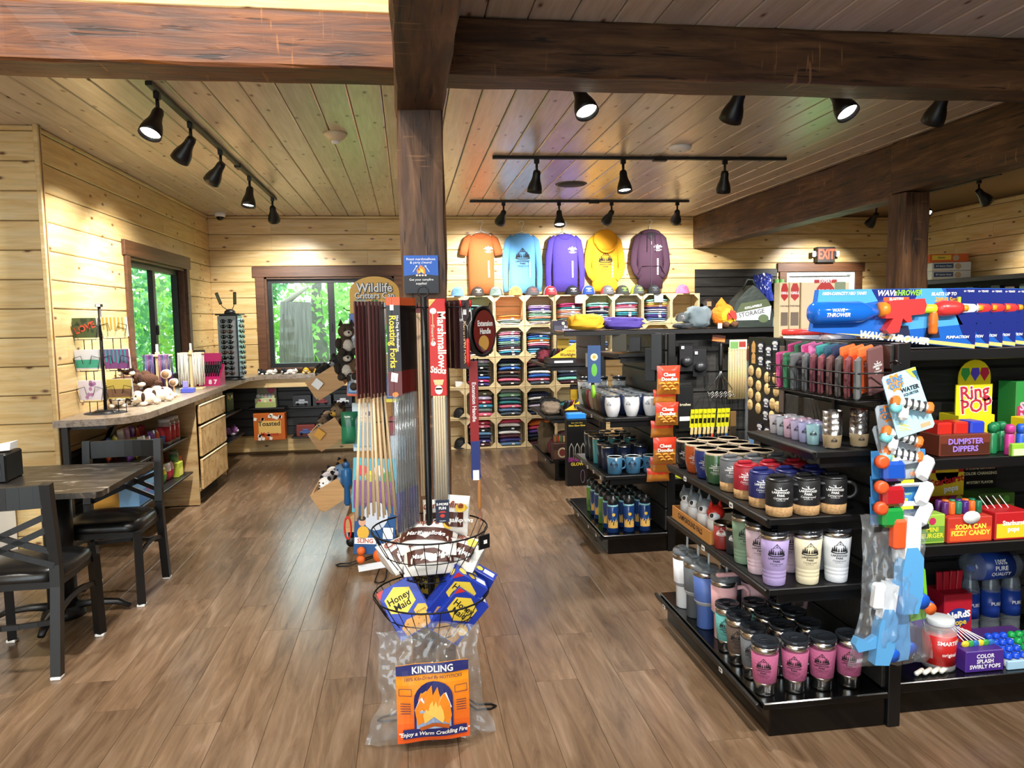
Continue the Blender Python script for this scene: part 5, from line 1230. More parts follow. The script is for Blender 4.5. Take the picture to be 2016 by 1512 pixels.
def patch(q, pts_rect, mp, nx=12, ny=10):
    x0, y0, x1, y1 = pts_rect
    for i in range(nx):
        for j in range(ny):
            a, b_ = x0+(x1-x0)*i/nx, x0+(x1-x0)*(i+1)/nx; c_, d_ = y0+(y1-y0)*j/ny, y0+(y1-y0)*(j+1)/ny
            q.add([mp(a, c_), mp(b_, c_), mp(b_, d_), mp(a, d_)], [(0, 1, 2, 3)], True)
q = MB(); m0, m1, m2, m3, m4 = mk(0), mk(.006), mk(.008), mk(.010), mk(.012)
for k in range(8):
    f = k/7; c_ = '#%02x%02x%02x' % (int(228+22*f), int(88+78*f), int(28+6*f)); q.m(C(c_, .35)); patch(q, (-W2/2, -H2/2+H2*k/8, W2/2, -H2/2+H2*(k+1)/8), m0, 12, 2)
q.m(C('#272a66', .35)); patch(q, (-W2/2, H2/2-.036, W2/2, H2/2), m1, 12, 2); patch(q, (-W2/2+.02, -H2/2+.018, W2/2-.012, -H2/2+.052), m1, 12, 2)
for i in range(10):
    a0, a1 = PI*i/10, PI*(i+1)/10; R_ = .07
    x0, x1 = -R_*math.cos(a0), -R_*math.cos(a1); q.poly([(x0, -.09), (x1, -.09), (x1, .02+R_*.85*math.sin(a1)), (x0, .02+R_*.85*math.sin(a0))], m1)
q.m(C('#e9edf4', .4))
for x, h_ in ((-.045, .03), (-.02, .045), (.012, .052), (.042, .038)): q.poly([(x-.024, -.02), (x+.024, -.02), (x+.004, h_), (x-.006, h_-.008)], m2)
q.m(C('#9fb0d0', .4)).rect(-.062, -.09, .062, -.02, m2, 8)
fl_ = [(-.045, -.075), (-.052, -.03), (-.036, .0), (-.03, -.025), (-.018, .02), (-.004, .035), (-.002, .008), (.012, .03), (.018, .0), (.03, .012), (.045, -.02), (.05, -.055), (.042, -.078)]
def flame(q, pts, c1, c2, mpa, mpb, sc=1., ox=0, oy=0, cx=0, cy=-.05):
    for col_, s_, mp in ((c1, 1., mpa), (c2, .58, mpb)):
        P = [((x-cx)*s_+cx, (y-cy)*s_+cy-.012*(1-s_)) for x, y in pts]; q.m(C(col_, .4))
        for i in range(len(P)-1): q.poly([(ox+sc*cx, oy+sc*cy), (ox+sc*P[i+1][0], oy+sc*P[i+1][1]), (ox+sc*P[i][0], oy+sc*P[i][1])], mp)
flame(q, fl_, '#e8871e', '#f5c05a', m3, m4, 1.3, 0, .022)
q.m(C('#b5561a', .4)).poly(seg2(-.05, -.09, .0, -.072, .014), m4).poly(seg2(.055, -.088, .0, -.072, .014), m4)
q.m(C('#f6f2ea', .5)).text('KINDLING', .032, m3, 0, H2/2-.02, bold=.02).text('"Enjoy a Warm Crackling Fire"', .0205, m3, .0, -H2/2+.035, bold=.02, shear=.2)
q.m(C('#20204a', .5)).text('100% Kiln-Dried By HOTSTICKS', .0155, m3, 0, H2/2-.049, bold=.01, shear=.1)
for x in (-.1, .1):
    for pts in (seg2(x-.022, .06, x+.022, .06, .002), seg2(x-.022, .035, x+.022, .035, .002), seg2(x-.022, .035, x-.022, .06, .002), seg2(x+.022, .035, x+.022, .06, .002)): q.poly(pts, m3)
    for k in range(5): q.rect(x-.018, .005-.009*k, x+.018, .0075-.009*k, m3)
q.build('printed_label', o)
# sign on the post
o = thing('post_sign', 'blue and black campfire sign fixed to the middle post', 'sign', (.062, 3.172, 1.665)); q = MB().m(C('#1f57b0', .4)).box((0, 0, .0785), (.143, .006, .157)); q.build('board', o)
m1, m2, m3 = (plane((0, -.0035-.0008*i, .0785), (1, 0, 0), (0, 0, 1)) for i in range(3)); q = MB().m(C('#22252c', .5)).poly([(-.0715, -.0785), (.0715, -.0785), (.0715, -.006), (0, .002), (-.0715, -.006)], m1)
q.m(INKW).text('Roast marshmallows', .0145, m2, 0, .063).text("& party s'more!", .0145, m2, 0, .049).text('Get your campfire', .0135, m2, 0, -.022).text('supplies!', .0135, m2, 0, -.038)
flame(q, fl_, '#e8871e', '#f6c65a', m2, m3, .36, 0, .028); q.m(INKW)
for sx in (-1, 1): q.poly(seg2(sx*.034, .01, sx*.018, .034, .0018), m2).disc(sx*.0185, .034, .004, .003, m3, 8)
for x in (-.018, -.006, .006, .018): q.m(C('#d9c9bb', .5)).disc(x, -.004, .005, .004, m3, 8)
q.build('print', o)

# ------------------------------------------------------------------ toy stand and plush bins behind
TX, TY = -.166, 4.73
t = thing('toy_stand', 'black wire pole stand of carded toys behind the campfire rack', 'display rack', (TX, TY, 0))
MB().m(BLACK).tube([(0, 0, .06), (0, 0, 1.66)], .012, 10).lathe([(.022, .05), (.022, .12)], 12).build('pole', t)
for tip in ((-.33, .02, .006), (-.05, -.36, .006), (.3, -.05, .006), (.05, .3, .006)): loop_leg(t, (0, 0, .08), tip, .05)
for x, zz in ((-.2, 1.62), (.14, 1.62), (-.2, 1.3), (-.18, .92), (.12, 1.3), (.12, .92), (-.12, .66), (.0, .42)): MB().m(WIRE).tube([(0, 0, zz), (x, -.04, zz), (x*1.1, -.06, zz+.015)], .003, 5).build('hook_arm', t)
# header card
o = thing('cap_header_card', 'yellow arched header card for animal caps on top of the toy stand', 'sign', (-.196, TY-.07, 1.53))
P = [(-.15, 0), (.15, 0), (.15, .2)]+[(.15*math.cos(a), .2+.095*math.sin(a)) for a in [PI*i/14 for i in range(1, 14)]]+[(-.15, .2)]
MB().m(C('#d9a21c', .4)).prism(P, .006, 0, lambda x, y, q: V((x, q, y))).build('card', o)
m1, m2, m3 = (plane((0, -.001-.0008*i, 0), (1, 0, 0), (0, 0, 1)) for i in range(3)); q = MB().m(C('#3a2c14', .5)).text('Wildlife', .076, m1, .003, .222, bold=.07, sx=.9).text('Critters Cap', .052, m1, .003, .175, bold=.07, sx=.9); q.m(INKW).text('Wildlife', .076, m2, 0, .224, bold=.015, sx=.9).text('Critters Cap', .052, m2, 0, .177, bold=.015, sx=.9)
q.m(C('#a9b3a0', .6)).disc(-.085, .13, .045, .032, m1); q.m(C('#d9a582', .6)).disc(-.085, .085, .034, .04, m2); q.m(C('#4c8a3a', .6)).disc(.0, .12, .035, .035, m1); q.m(C('#7ab8cc', .6)).disc(.1, .12, .042, .03, m1); q.m(C('#d9a582', .6)).disc(.1, .08, .028, .03, m2); q.m(C('#c9562a', .6)).rect(-.13, 0, -.04, .05, m2); q.build('print', o)
# hanging plush caps
for i, (x, zz, c1, lb) in enumerate(((-.40, 1.45, '#4a3a2a', 'brown furry animal cap hanging at the left of the toy stand'), (-.41, 1.30, '#2f2a26', 'black and grey plush cap hanging below the brown furry one'), (-.34, 1.24, '#5c4632', 'striped brown plush cap hanging lowest on the toy stand'))):
    o = plush('animal_hat', lb, (x+.03, TY-.12-.0*i, zz-.1), .3, .2, c1, '#cfc6b8', 'point', '#2a221a')
for i, (x, y, zz, w_, h_, c1, c2, lb, dots) in enumerate(((-.305, -.1, 1.36, .09, .24, '#3f62a8', '#c7ccd4', 'blue and white carded toy next to the furry caps', ['#e0762e']), (-.335, -.13, 1.10, .085, .2, '#d9562a', '#2f7fc0', 'clear tube toy with yellow and green balls on the toy stand', ['#e6d94f', '#3f9c4a', '#2f62b5']),
   (-.1, -.08, 1.05, .09, .3, '#d8c83a', '#2f5fa8', 'yellow and blue carded toy behind the stick bundles', ['#4f9c4a', '#e0762e']), (-.29, -.06, .75, .13, .3, '#b8c6cf', '#7fb3cf', 'grey blue blister card with a toy fish on the toy stand', ['#3f7fb5', '#e9e6e0', '#2a5a8a']),
   (-.24, -.12, .37, .27, .34, '#5fb0c4', '#8a3f8c', 'large teal and purple comic style card on the toy stand', ['#d94a5a', '#e6d94f', '#e9e6e0', '#4f9c4a']), (-.08, .0, .65, .1, .3, '#7a2f3a', '#c8d0d8', 'dark red carded toy deep in the toy stand', ['#e9e6e0']))):
    o = carton('carded_toy', lb, 'toy', (x, TY+y, zz), (w_, .03, h_), c1, c2, None, dots=dots, rot=(0, .06 if i in (1, 4) else 0, -.1))
    MB().m(film('blister', '#f0f5f8', .06, .08)).box((0, -.028, h_*.4), (w_*.85, .03, h_*.62), .01).build('blister', o)
o = pouch('green_toy_bag', 'glossy green bag of toys hanging beside the blister card', 'toy', (-.375, TY-.08, .80), .1, .2, '#17553a', .07, col2='#1f6a48')
o = thing('water_bottle_toy', 'clear blue bubble bottle hanging below the green plush', 'toy', (-.40, TY-.1, .42)); o.scale = (.72,)*3; MB().m(film('blue_plastic', '#2f6fa8', .6, .1)).lathe([(.02, 0), (.03, .02), (.025, .16), (.045, .19), (.045, .3), (.03, .33)], 16).build('bottle', o); MB().m(C('#1d4a78', .3)).lathe([(.03, .33), (.03, .37), (.0, .38)], 14).build('cap', o)
# sling frisbee card
o = thing('sling_game_card', 'blue sling game card with a child in a yellow shirt and orange balls', 'toy', (-.245, TY-.2, .13), rot=(0, .07, -.05))
MB().m(C('#1f4f86', .4)).box((0, 0, .15), (.25, .008, .3), .002).build('card', o); m1, m2, m3 = (plane((0, -.0048-.0008*i, .15), (1, 0, 0), (0, 0, 1)) for i in range(3))
q = MB().m(C('#c7cfdc', .5)).disc(.0, .09, .075, .09, m1); q.m(C('#e3b23a', .5)).disc(-.07, -.015, .036, .042, m2); q.m(C('#d9a582', .5)).disc(-.078, .052, .022, .026, m2); q.m(C('#2a1f1a', .6)).disc(-.08, .075, .024, .016, m3); q.m(C('#eef0f2', .5)).rect(-.12, -.085, .01, -.045, m2); q.m(C('#c0562a', .5)).text('SLING', .036, m3, -.055, -.066, bold=.02); q.m(INKW).text('FRISBEE', .028, m3, .06, -.09, bold=.02); q.rect(.05, -.05, .11, .02, m2); q.build('print', o)
MB().m(C('#e2641e', .6)).ball((-.075, -.035, .03), .026, 12, 8).build('ball', o); MB().m(C('#e2641e', .6)).ball((-.075, -.035, -.022+.0), .026, 12, 8).build('ball', o)
MB().m(C('#e2641e', .5)).ball((.03, -.02, .0), .034, 12, 8, (1, .6, 1.2)).build('disc_launcher', o); MB().m(C('#e4e8ec', .5)).t(Tm((.02, -.03, -.06), ry=-.2)).box((0, 0, 0), (.22, .004, .04)).build('price_strip', o)
o = thing('toy_hoop', 'red ring toy hanging at the edge of the sling card', 'toy', (-.40, TY-.15, .22)); MB().m(C('#c9281f', .4)).tube([(.02*math.cos(2*PI*i/18), .0, .07*math.sin(2*PI*i/18)+.07) for i in range(18)], .006, 6, True).build('ring', o)
# wooden bins of plush on casters
t = thing('plush_bin_unit', 'oak display on casters with three tilted side bins for plush animals', 'display rack', (-.38, 5.42, 0))
MB().m(BINW).box((.13, 0, .72), (.24, .5, 1.0)).build('core', t)
MB().m(BINW).prism([(-.09, .11), (.28, .11), (.28, .24), (-.02, .24), (-.09, .18)], .6, -.3, lambda x, y, q: V((x, q, y))).build('base', t)
for x in (-.05, .24):
    for y in (-.26, .26): MB().m(BLACK).lathe([(.02, .07), (.02, .11)], 10, (x, y, 0)).t(Tm((x, y, .035), rx=PI/2)).lathe([(.0, -.014), (.035, -.014), (.035, .014), (0, .014)], 14).t(None).build('caster', t)
for zz in (1.08, .73, .31):
    A = Matrix.Translation((-.235, 0, zz-.06)) @ Matrix.Rotation(-.54, 4, 'Y')
    b = MB().m(BINW); sh = [(-.0, .03), (.03, .0), (.215, 0), (.215, .15), (0, .15)]
    bn = MB().m(BINW); bn.T = A; bn.box((.11, .0, .006), (.2, .58, .012)).box((.006, 0, .08), (.012, .58, .13)); bn = bn.build('bin', t)
    for y in (-.30, .288): q = MB().m(BINW); q.T = A; q.prism(sh, .012, y, lambda x, y_, q_: V((x, q_, y_))); q.build('bin_end', bn)
pl = random.Random(12)
for zz, cols, lb in ((1.12, [('#17181b', '#8a8d90'), ('#222327', '#9a9d9f'), ('#141416', '#77797c')], 'black and grey plush animal in the topmost tilted bin'), (.77, [('#6a5742', '#cfc2a6'), ('#8a745a', '#e0b24a'), ('#5a4836', '#d9cfae')], 'brown and tan plush animal in the middle tilted bin'), (.35, [('#efedea', '#efedea'), ('#7fa3cf', '#e9e4ee'), ('#e6dfe6', '#7a2f55'), ('#b58a52', '#e6d9b8')], 'panda white and pastel plush animal in the lowest tilted bin')):
    for i in range(5):
        c1, c2 = cols[i % len(cols)]; y = 5.25+.095*i
        plush('bin_plush', lb, (-.60+.02*pl.random()+(.09 if i % 2 else 0), y, zz-.055+(.07 if i % 2 else .0)), -.9+pl.random()*.5, .19, c1, c2, 'round', '#161518', False, f'plush in bins {zz:.1f}')
for zz, c1 in ((1.14, '#eef0f0'), (.80, '#e2a638')):
    o = tag(MB().m(C(c1, .5)).t(Tm((-.61, 5.10, zz), rx=.1, ry=.7)).box((0, 0, 0), (.06, .004, .06), .001).build('plush_tag'), ('white' if c1[1:3] == 'ee' else 'yellow')+' swing tag on a plush animal at the bin front', 'tag')
# ------------------------------------------------------------------ black gondola shelving
def tags_on(rail, pts, rot):
    for p in pts: o = MB().m(WHITE).box((0, 0, 0), (.03, .002, .026)).m(C('#55585c', .5)).box((0, -.0012, -.004), (.02, .0004, .008)).build('price_tag', rail, p, rot)
def endcap(label, x0, xs, y0, y1, deck, shelves, top, panel_to=None, tagf=(.3, .7)):
    """end unit facing -X: x0 deck front, xs spine, shelves = [(z, x_front, y_start, y_end, tag fractions)]"""
    t = thing('gondola_end_unit', label, 'shelving', (xs, (y0+y1)/2, 0)); yc = (y0+y1)/2; L = y1-y0
    def lx(x): return x-xs
    MB().m(BLACKG).box(((lx(x0)+.06)/2, 0, deck/2-.012), (-(lx(x0)+.05), L-.04, deck-.026), .004).build('kick_base', t)
    d_ = MB().m(BLACKG).box((lx(x0)/2+.012, 0, deck-.013), (-lx(x0)-.02, L, .026), .004).build('deck', t)
    r_ = MB().m(BLACK).t(Tm((lx(x0)+.006, 0, deck-.016), ry=-.5)).box((0, 0, 0), (.014, L, .04), .003).build('price_rail', d_)
    tags_on(r_, [(lx(x0)-.004, -L/2+L*f, deck-.016) for f in tagf], (-.0, 0, -PI/2))
    for (z, xf, ya, yb, tf) in shelves:
        s_ = MB().m(BLACK).box((lx(xf)/2, (ya+yb)/2-yc, z-.012), (-lx(xf), yb-ya, .024), .003).build('shelf', t)
        r_ = MB().m(BLACK).t(Tm((lx(xf)-.006, (ya+yb)/2-yc, z-.016), ry=-.45)).box((0, 0, 0), (.012, yb-ya, .036), .003).build('price_rail', s_)
        tags_on(r_, [(lx(xf)-.016, ya-yc+(yb-ya)*f, z-.016) for f in tf], (0, 0, -PI/2))
        for yy in (ya-yc+.03, yb-yc-.03): MB().m(BLACK).box((lx(xf)*.45, yy, z-.04), (-lx(xf)*.9, .004, .05)).build('bracket', s_)
    for y in (-L/2+.03, L/2-.03): MB().m(BLACK).box((.03, y, top/2), (.05, .05, top), .003).build('upright', t)
    z = deck
    while z < top-.02:
        h = min(.15, top-z); MB().m(SLATM).t(Tm((.0, 0, z+h/2), rz=PI/2)).box((0, 0, 0), (L-.06, .014, h-.012), .002).build('slat', t); z += h
    MB().m(C('#0e0e0f', .6)).box((.02, 0, (deck+top)/2), (.02, L-.1, top-deck)).build('backer', t)
    return t
def gondola_row(label, x0, x1, yf, ys, deck, shelves, top, z_slat=.145, xs=None):
    """row facing -Y"""
    t = thing('gondola_row', label, 'shelving', ((x0+x1)/2, ys, 0)); L = x1-x0; dy = yf-ys
    MB().m(BLACKG).box((0, dy/2+.02, deck/2-.013), (L, -dy-.04, deck-.026), .004).build('kick_base', t)
    MB().m(BLACKG).box((0, dy/2, deck-.012), (L, -dy, .024), .003).box((0, dy-.004, deck-.016), (L, .012, .04), .003).build('deck', t)
    for z, y in shelves:
        s_ = MB().m(BLACK).box((0, (y-ys)/2, z-.012), (L, ys-y, .024), .003).build('shelf', t)
        MB().m(BLACK).box((0, y-ys-.004, z-.018), (L, .012, .042), .003).build('price_rail', s_)
    z = deck
    while z < top-.02:
        h = min(z_slat, top-z); MB().m(SLATM).box((0, .008, z+h/2), (L, .014, h-.012), .002).build('slat', t); z += h
    MB().m(C('#0e0e0f', .6)).box((0, .022, (deck+top)/2), (L, .012, top-deck)).build('backer', t)
    return t
YA0, YA1, XA = 2.45, 3.58, 1.735
endcap('black end unit of shelves holding souvenir mugs and tumblers', 1.22, XA, YA0, YA1, .14, [(.56, 1.265, 2.465, 3.5, (.55,)), (.82, 1.265, 2.465, 3.5, (.28, .76)), (1.06, 1.43, 2.45, 2.97, ())], 1.44, tagf=(.28, .88))
gondola_row('black shelving row of sweets facing the front of the shop', 1.80, 4.3, 2.50, 2.98, .145, [(.655, 2.55), (.99, 2.55), (1.398, 2.70)], 1.44)

# ---- drinkware builders (origin at base centre)
CORK = speckle('cork', [(.3, '#8a6440'), (.5, '#b08a5c'), (.7, '#c9a878')], 160, .85)
LIDC = film('smoked_lid', '#3a4048', .5, .05); DLID = C('#23262c', .15)
def handle(mb, r, z0, z1, ang, out=.035, th=.006, fl=1.5):
    c_, s_ = math.cos(ang), math.sin(ang); P = []
    for i in range(9):
        a = -PI/2+PI*i/8; q = r-.004+out*math.cos(a)**.7 if abs(math.cos(a)) > 1e-6 else r-.004
        P.append((q*c_, q*s_, (z0+z1)/2+(z1-z0)/2*math.sin(a)))
    return mb.tube(P, th, 8)
def cork_mug(label, loc, colr, logo=True, ha=.25, group=None):
    t = thing('cork_base_mug', label, 'mug', loc, 0, group); K = C(colr, .45)
    MB().m(CORK).lathe([(.036, 0), (.041, .003), (.0425, .034)], 24).build('cork_base', t)
    MB().m(K).lathe([(.0425, .034), (.043, .036), (.043, .112), (.041, .115), (.039, .113), (.039, .05), (0, .048)], 24).build('cup', t)
    handle(MB().m(K), .043, .048, .1, ha, .034, .0065).build('handle', t)
    MB().m(C(colr, .3)).lathe([(.0405, .113), (.0425, .118), (.038, .123), (.03, .121), (0, .12)], 24).box((0, .012, .126), (.05, .02, .012), .004).build('lid', t)
    if logo: emblem(MB(), INKW, cylm(.0436, .08, -PI/2-.35), .05, False).build('emblem_print', t)
    return t
def barrel_mug(label, loc, colr, group=None, logo=True):
    t = thing('barrel_mug', label, 'mug', loc, 0, group); K = C(colr, .12, coat=.5)
    MB().m(K).lathe([(0, 0), (.034, 0), (.040, .01), (.0475, .05), (.049, .08), (.0465, .119)], 24, cap=False).build('cup', t)
    MB().m(C('#b5a48c', .2, bump=.3, bscale=60)).lathe([(.0465, .119), (.0466, .12), (.0455, .128), (.0435, .1285), (.043, .127)], 24, cap=False).build('glazed_rim', t)
    MB().m(BLACKG).lathe([(.043, .127), (.045, .08), (.041, .03), (0, .02)], 24, cap=False).build('inside', t)
    handle(MB().m(K), .047, .03, .1, .5, .03, .006).build('handle', t)
    if logo: emblem(MB(), C('#cfcfca', .4), cylm(.0488, .068, -PI/2-.45), .05, False).build('emblem_print', t)
    return t
def tumbler(label, loc, colr, group=None, ink='#17181a', h=.205, ang=-.3, s_=1.):
    t = thing('steel_tumbler', label, 'tumbler', loc, 0, group); K = C(colr, .55)
    rf = lambda z: .039+.012*min(1, max(0, z/h/.85))
    b = MB().m(K).lathe([(.036, 0), (.039, .004)]+[(rf(z), z) for z in (.02, .028)]+[(rf(.03)-.0012, .0305), (rf(.035), .033), (rf(.04), .042), (rf(.042)-.0012, .0445), (rf(.047), .047), (rf(.052), .056), (rf(.056)-.0012, .0585), (rf(.06), .061)]+[(rf(z), z) for z in (.09, .13, h*.84)], 26); b.build('body', t)
    MB().m(STEEL).lathe([(rf(h)*.995, h*.84), (rf(h)*1.0, h*.93)], 26).build('steel_rim', t)
    MB().m(DLID).lathe([(rf(h)*1.03, h*.93), (rf(h)*1.04, h*.95), (rf(h)*1.0, h), (rf(h)*.92, h), (rf(h)*.9, h*.97), (0, h*.965)], 26).box((0, 0, h*.985), (.03, .014, .008), .002).build('lid', t)
    emblem(MB(), C(ink, .5), cylm(lambda z: rf(z)+.0008, h*.54, -PI/2+ang), .062).build('emblem_print', t)
    return t
def wrap_tumbler(label, loc, colr, group=None, ang=-.55):
    t = thing('leatherette_tumbler', label, 'tumbler', loc, 0, group); h = .205; rf = lambda z: .037+.012*min(1, z/h/.85)
    MB().m(STEEL).lathe([(.034, 0), (.037, .004)]+[(rf(z)-(.001 if k % 2 else 0), z) for k, z in enumerate((.01, .016, .018, .026, .028, .036, .038, .046, .05))], 26).build('steel_body', t); MB().m(STEEL).lathe([(rf(h*.8), h*.78), (rf(h), h*.92)], 26).build('steel_rim', t)
    MB().m(C(colr, .75, bump=.3, bscale=120)).lathe([(rf(.05), .05), (rf(.05)+.0016, .051), (rf(h*.78)+.0016, h*.777), (rf(h*.78), h*.78)], 26).build('wrap', t)
    MB().m(LIDC).lathe([(rf(h)*1.02, h*.92), (rf(h)*1.05, h*.945), (rf(h)*1.03, h*.995), (rf(h)*.95, h), (rf(h)*.92, h*.965)], 26).m(DLID).lathe([(rf(h)*.92, h*.95), (0, h*.95)], 20).box((0, .012, h*.968), (.03, .014, .008), .002).build('lid', t)
    emblem(MB(), INK, cylm(lambda z: rf(z)+.0026, .105, -PI/2+ang), .055).build('emblem_print', t)
    return t
def straw_tumbler(label, loc, colr, group=None, hnd=False):
    t = thing('straw_tumbler', label, 'tumbler', loc, 0, group); K = C(colr, .45)
    MB().m(K).lathe([(.033, 0), (.036, .004), (.038, .1), (.047, .115), (.051, .22)], 26).build('body', t)
    MB().m(C('#8d9096', .4)).lathe([(.0382, .098), (.0392, .1), (.0478, .114), (.0476, .117)], 26).build('ring', t)
    MB().m(STEEL).lathe([(.051, .22), (.0515, .24)], 26).build('steel_rim', t)
    MB().m(film('clear_lid', '#c9d2da', .2, .05)).lathe([(.0525, .24), (.053, .246), (.05, .258), (.0, .26)], 26).box((-.01, 0, .266), (.03, .05, .014), .004).build('lid', t)
    MB().m(film('straw', '#e6ecef', .5, .1)).tube([(.012, 0, .24), (.012, 0, .33)], .005, 8).build('straw', t)
    if hnd:
        MB().m(K).tube([(.045, -.012, .205), (.075, -.02, .21), (.09, -.024, .195), (.092, -.024, .15), (.085, -.022, .1), (.06, -.016, .09)], .009, 8).build('handle', t); MB().m(K).box((.0, -.03, .268), (.09, .02, .016), .005).build('lid_slider', t)
    emblem(MB(), INK, cylm(lambda z: .0385+.0135*min(1, max(0, (z-.1)/.12))+.0005, .165, -PI/2-.25), .055, False).build('emblem_print', t)
    return t
POS = ('at the shelf edge', 'second from the shelf edge', 'third from the shelf edge', 'fourth from the shelf edge')
zt = .821
for k, (y, c_, nm) in enumerate(((2.515, '#1b1b1d', 'black'), (2.65, '#20265f', 'navy blue'), (2.785, '#9e2230', 'red'), (2.92, '#5d6166', 'grey'))):
    for j, x in enumerate((1.325, 1.43, 1.535)):
        cork_mug(f'{nm} mug with a cork base and lid, {POS[j]}', (x, y, zt), c_, True, -.25 if k == 0 else .5, f'{nm} cork mugs').scale = (1.13,)*3
for y, cs in ((3.06, ('#3a5a3c', '#5b5a44', '#4a4c3c')), (3.175, ('#22306e', '#2a3a55', '#7a3a22')), (3.295, ('#a84a22', '#34424a', '#2c2c30')), (3.415, ('#19191c', '#3a3432', '#26282c'))):
    for x, c_ in zip((1.32, 1.425, 1.53), cs):
        nm = {'#3a5a3c': 'green', '#22306e': 'blue', '#a84a22': 'orange', '#19191c': 'black'}.get(c_)
        barrel_mug(f'glossy {nm} barrel mug with a beige rim at the shelf edge' if nm else 'glossy dark barrel mug behind the coloured ones at the shelf edge', (x, y, zt), c_, 'barrel mugs', bool(nm)).scale = (1.07,)*3
zt = .561
for x, y, c_, nm in ((1.315, 2.525, '#a896c8', 'lavender tumbler with black pine emblem at the shelf corner'), (1.44, 2.515, '#e3d9b6', 'cream tumbler with black pine emblem between lavender and white ones'), (1.555, 2.515, '#dfe3ea', 'white tumbler with black pine emblem beside the cream one'), (1.315, 2.65, '#d6bcc9', 'pale pink tumbler behind the lavender one'), (1.315, 2.77, '#7f9a80', 'sage green tumbler behind the pale pink one'), (1.44, 2.65, '#c9aebd', 'pale pink tumbler behind the cream one'), (1.44, 2.77, '#6e8a70', 'green tumbler deep on the tumbler shelf'), (1.555, 2.66, '#cfd3da', 'white tumbler deep on the tumbler shelf')):
    tumbler(nm, (x, y, zt), c_, 'plain tumblers')
for x, y, c_, nm in ((1.305, 2.965, '#8a2a24', 'short red tumbler next to the animal bottles'), (1.325, 2.885, '#26282c', 'short black tumbler next to the sage green one')):
    o = thing('short_tumbler', nm, 'tumbler', (x, y, zt)); MB().m(C(c_, .5)).lathe([(.03, 0), (.033, .004), (.036, .1)], 22).build('body', o); MB().m(STEEL).lathe([(.036, .1), (.0365, .113), (.033, .113), (.031, .03), (0, .03)], 22).build('steel_rim', o); emblem(MB(), INKW, cylm(.0358, .058, -PI/2-.5), .045, text=False).build('emblem_print', o)
o = thing('bottle_tray', 'orange cardboard tray holding animal drink bottles', 'tray', (1.33, 3.24, zt)); CB = C('#b97f3c', .7)
MB().m(CB).box((0, 0, .003), (.12, .46, .006)).build('bottom', o)
for p, d_ in (((-.06, 0, .03), (.004, .46, .06)), ((.06, 0, .03), (.004, .46, .06)), ((0, -.23, .03), (.12, .004, .06)), ((0, .23, .03), (.12, .004, .06))): MB().m(CB).box(p, d_).build('side', o)
MB().m(INK).text('CAMPGROUND PALS', .035, plane((-.0625, 0, .032), (0, -1, 0), (0, 0, 1)), bold=.03, sx=.9).build('print', o)
for k, (y, c1, c2, nm) in enumerate(((3.08, '#c0281f', '#efefef', 'red fox shaped drink bottle in the orange tray'), (3.20, '#7f868e', '#efefef', 'grey animal drink bottle beside the fox bottle'), (3.315, '#6f767e', '#e6e8ea', 'grey animal drink bottle in the middle of the orange tray'), (3.41, '#5a6068', '#d9dde2', 'grey animal drink bottle at the far end of the orange tray'))):
    o = thing('animal_bottle', nm, 'bottle', (1.325, y, zt+.007)); MB().m(C(c1 if k == 0 else '#35383c', .4)).lathe([(.034, 0), (.037, .004), (.037, .02)], 20).build('base', o); MB().m(C(c2, .35)).lathe([(.0365, .02), (.036, .08), (.03, .09)], 20).build('body', o)
    h_ = MB().m(C(c1, .35)).ball((0, 0, .115), .04, 14, 9, (1, 1, .85)).build('head', o); MB().m(C('#eceff2', .4)).ball((-.012, -.018, .105), .03, 12, 7, (.9, .9, .8)).build('face', h_)
    for sx in (-1, 1): MB().m(C(c1, .4)).lathe([(.014, 0), (.0, .035)], 8, (sx*.02, 0, .138)).build('ear', h_)
    MB().m(C('#2c2f33', .3)).ball((-.03, -.03, .11), .01, 8, 6).build('nose', h_)
zt = .141
for k, (y, c_, nm, xs_) in enumerate(((2.53, '#b05a80', 'pink', (1.285, 1.405, 1.515, 1.625)), (2.655, '#62666a', 'grey', (1.30, 1.42, 1.53)), (2.775, '#5a4a40', 'brown', (1.295, 1.415, 1.53)), (2.895, '#5fa8a4', 'teal', (1.30, 1.42, 1.53)))):
    for j, x in enumerate(xs_): wrap_tumbler(f'steel tumbler with a {nm} leatherette wrap on the bottom deck, {POS[j].replace("shelf", "deck")}', (x, y, zt), c_, f'{nm} wrapped tumblers')
for x, y, c_, nm, hd in ((1.335, 3.01, '#dba9ad', 'tall pink straw tumbler with a handle', True), (1.305, 3.135, '#4a66a8', 'tall blue straw tumbler beside the pink handled one', False), (1.305, 3.26, '#565b60', 'tall grey straw tumbler beside the blue one', False), (1.30, 3.385, '#e6e8ec', 'tall white straw tumbler at the far end of the bottom deck', False), (1.48, 3.02, '#c9a2ab', 'tall pink straw tumbler behind the handled one', True), (1.62, 3.03, '#b6949c', 'dusky pink straw tumbler deep against the back panel', True), (1.46, 3.2, '#8d97a8', 'tall pale grey straw tumbler behind the blue one', False)):
    straw_tumbler(nm, (x, y, zt), c_, 'straw tumblers', hd).scale = (1.1,)*3
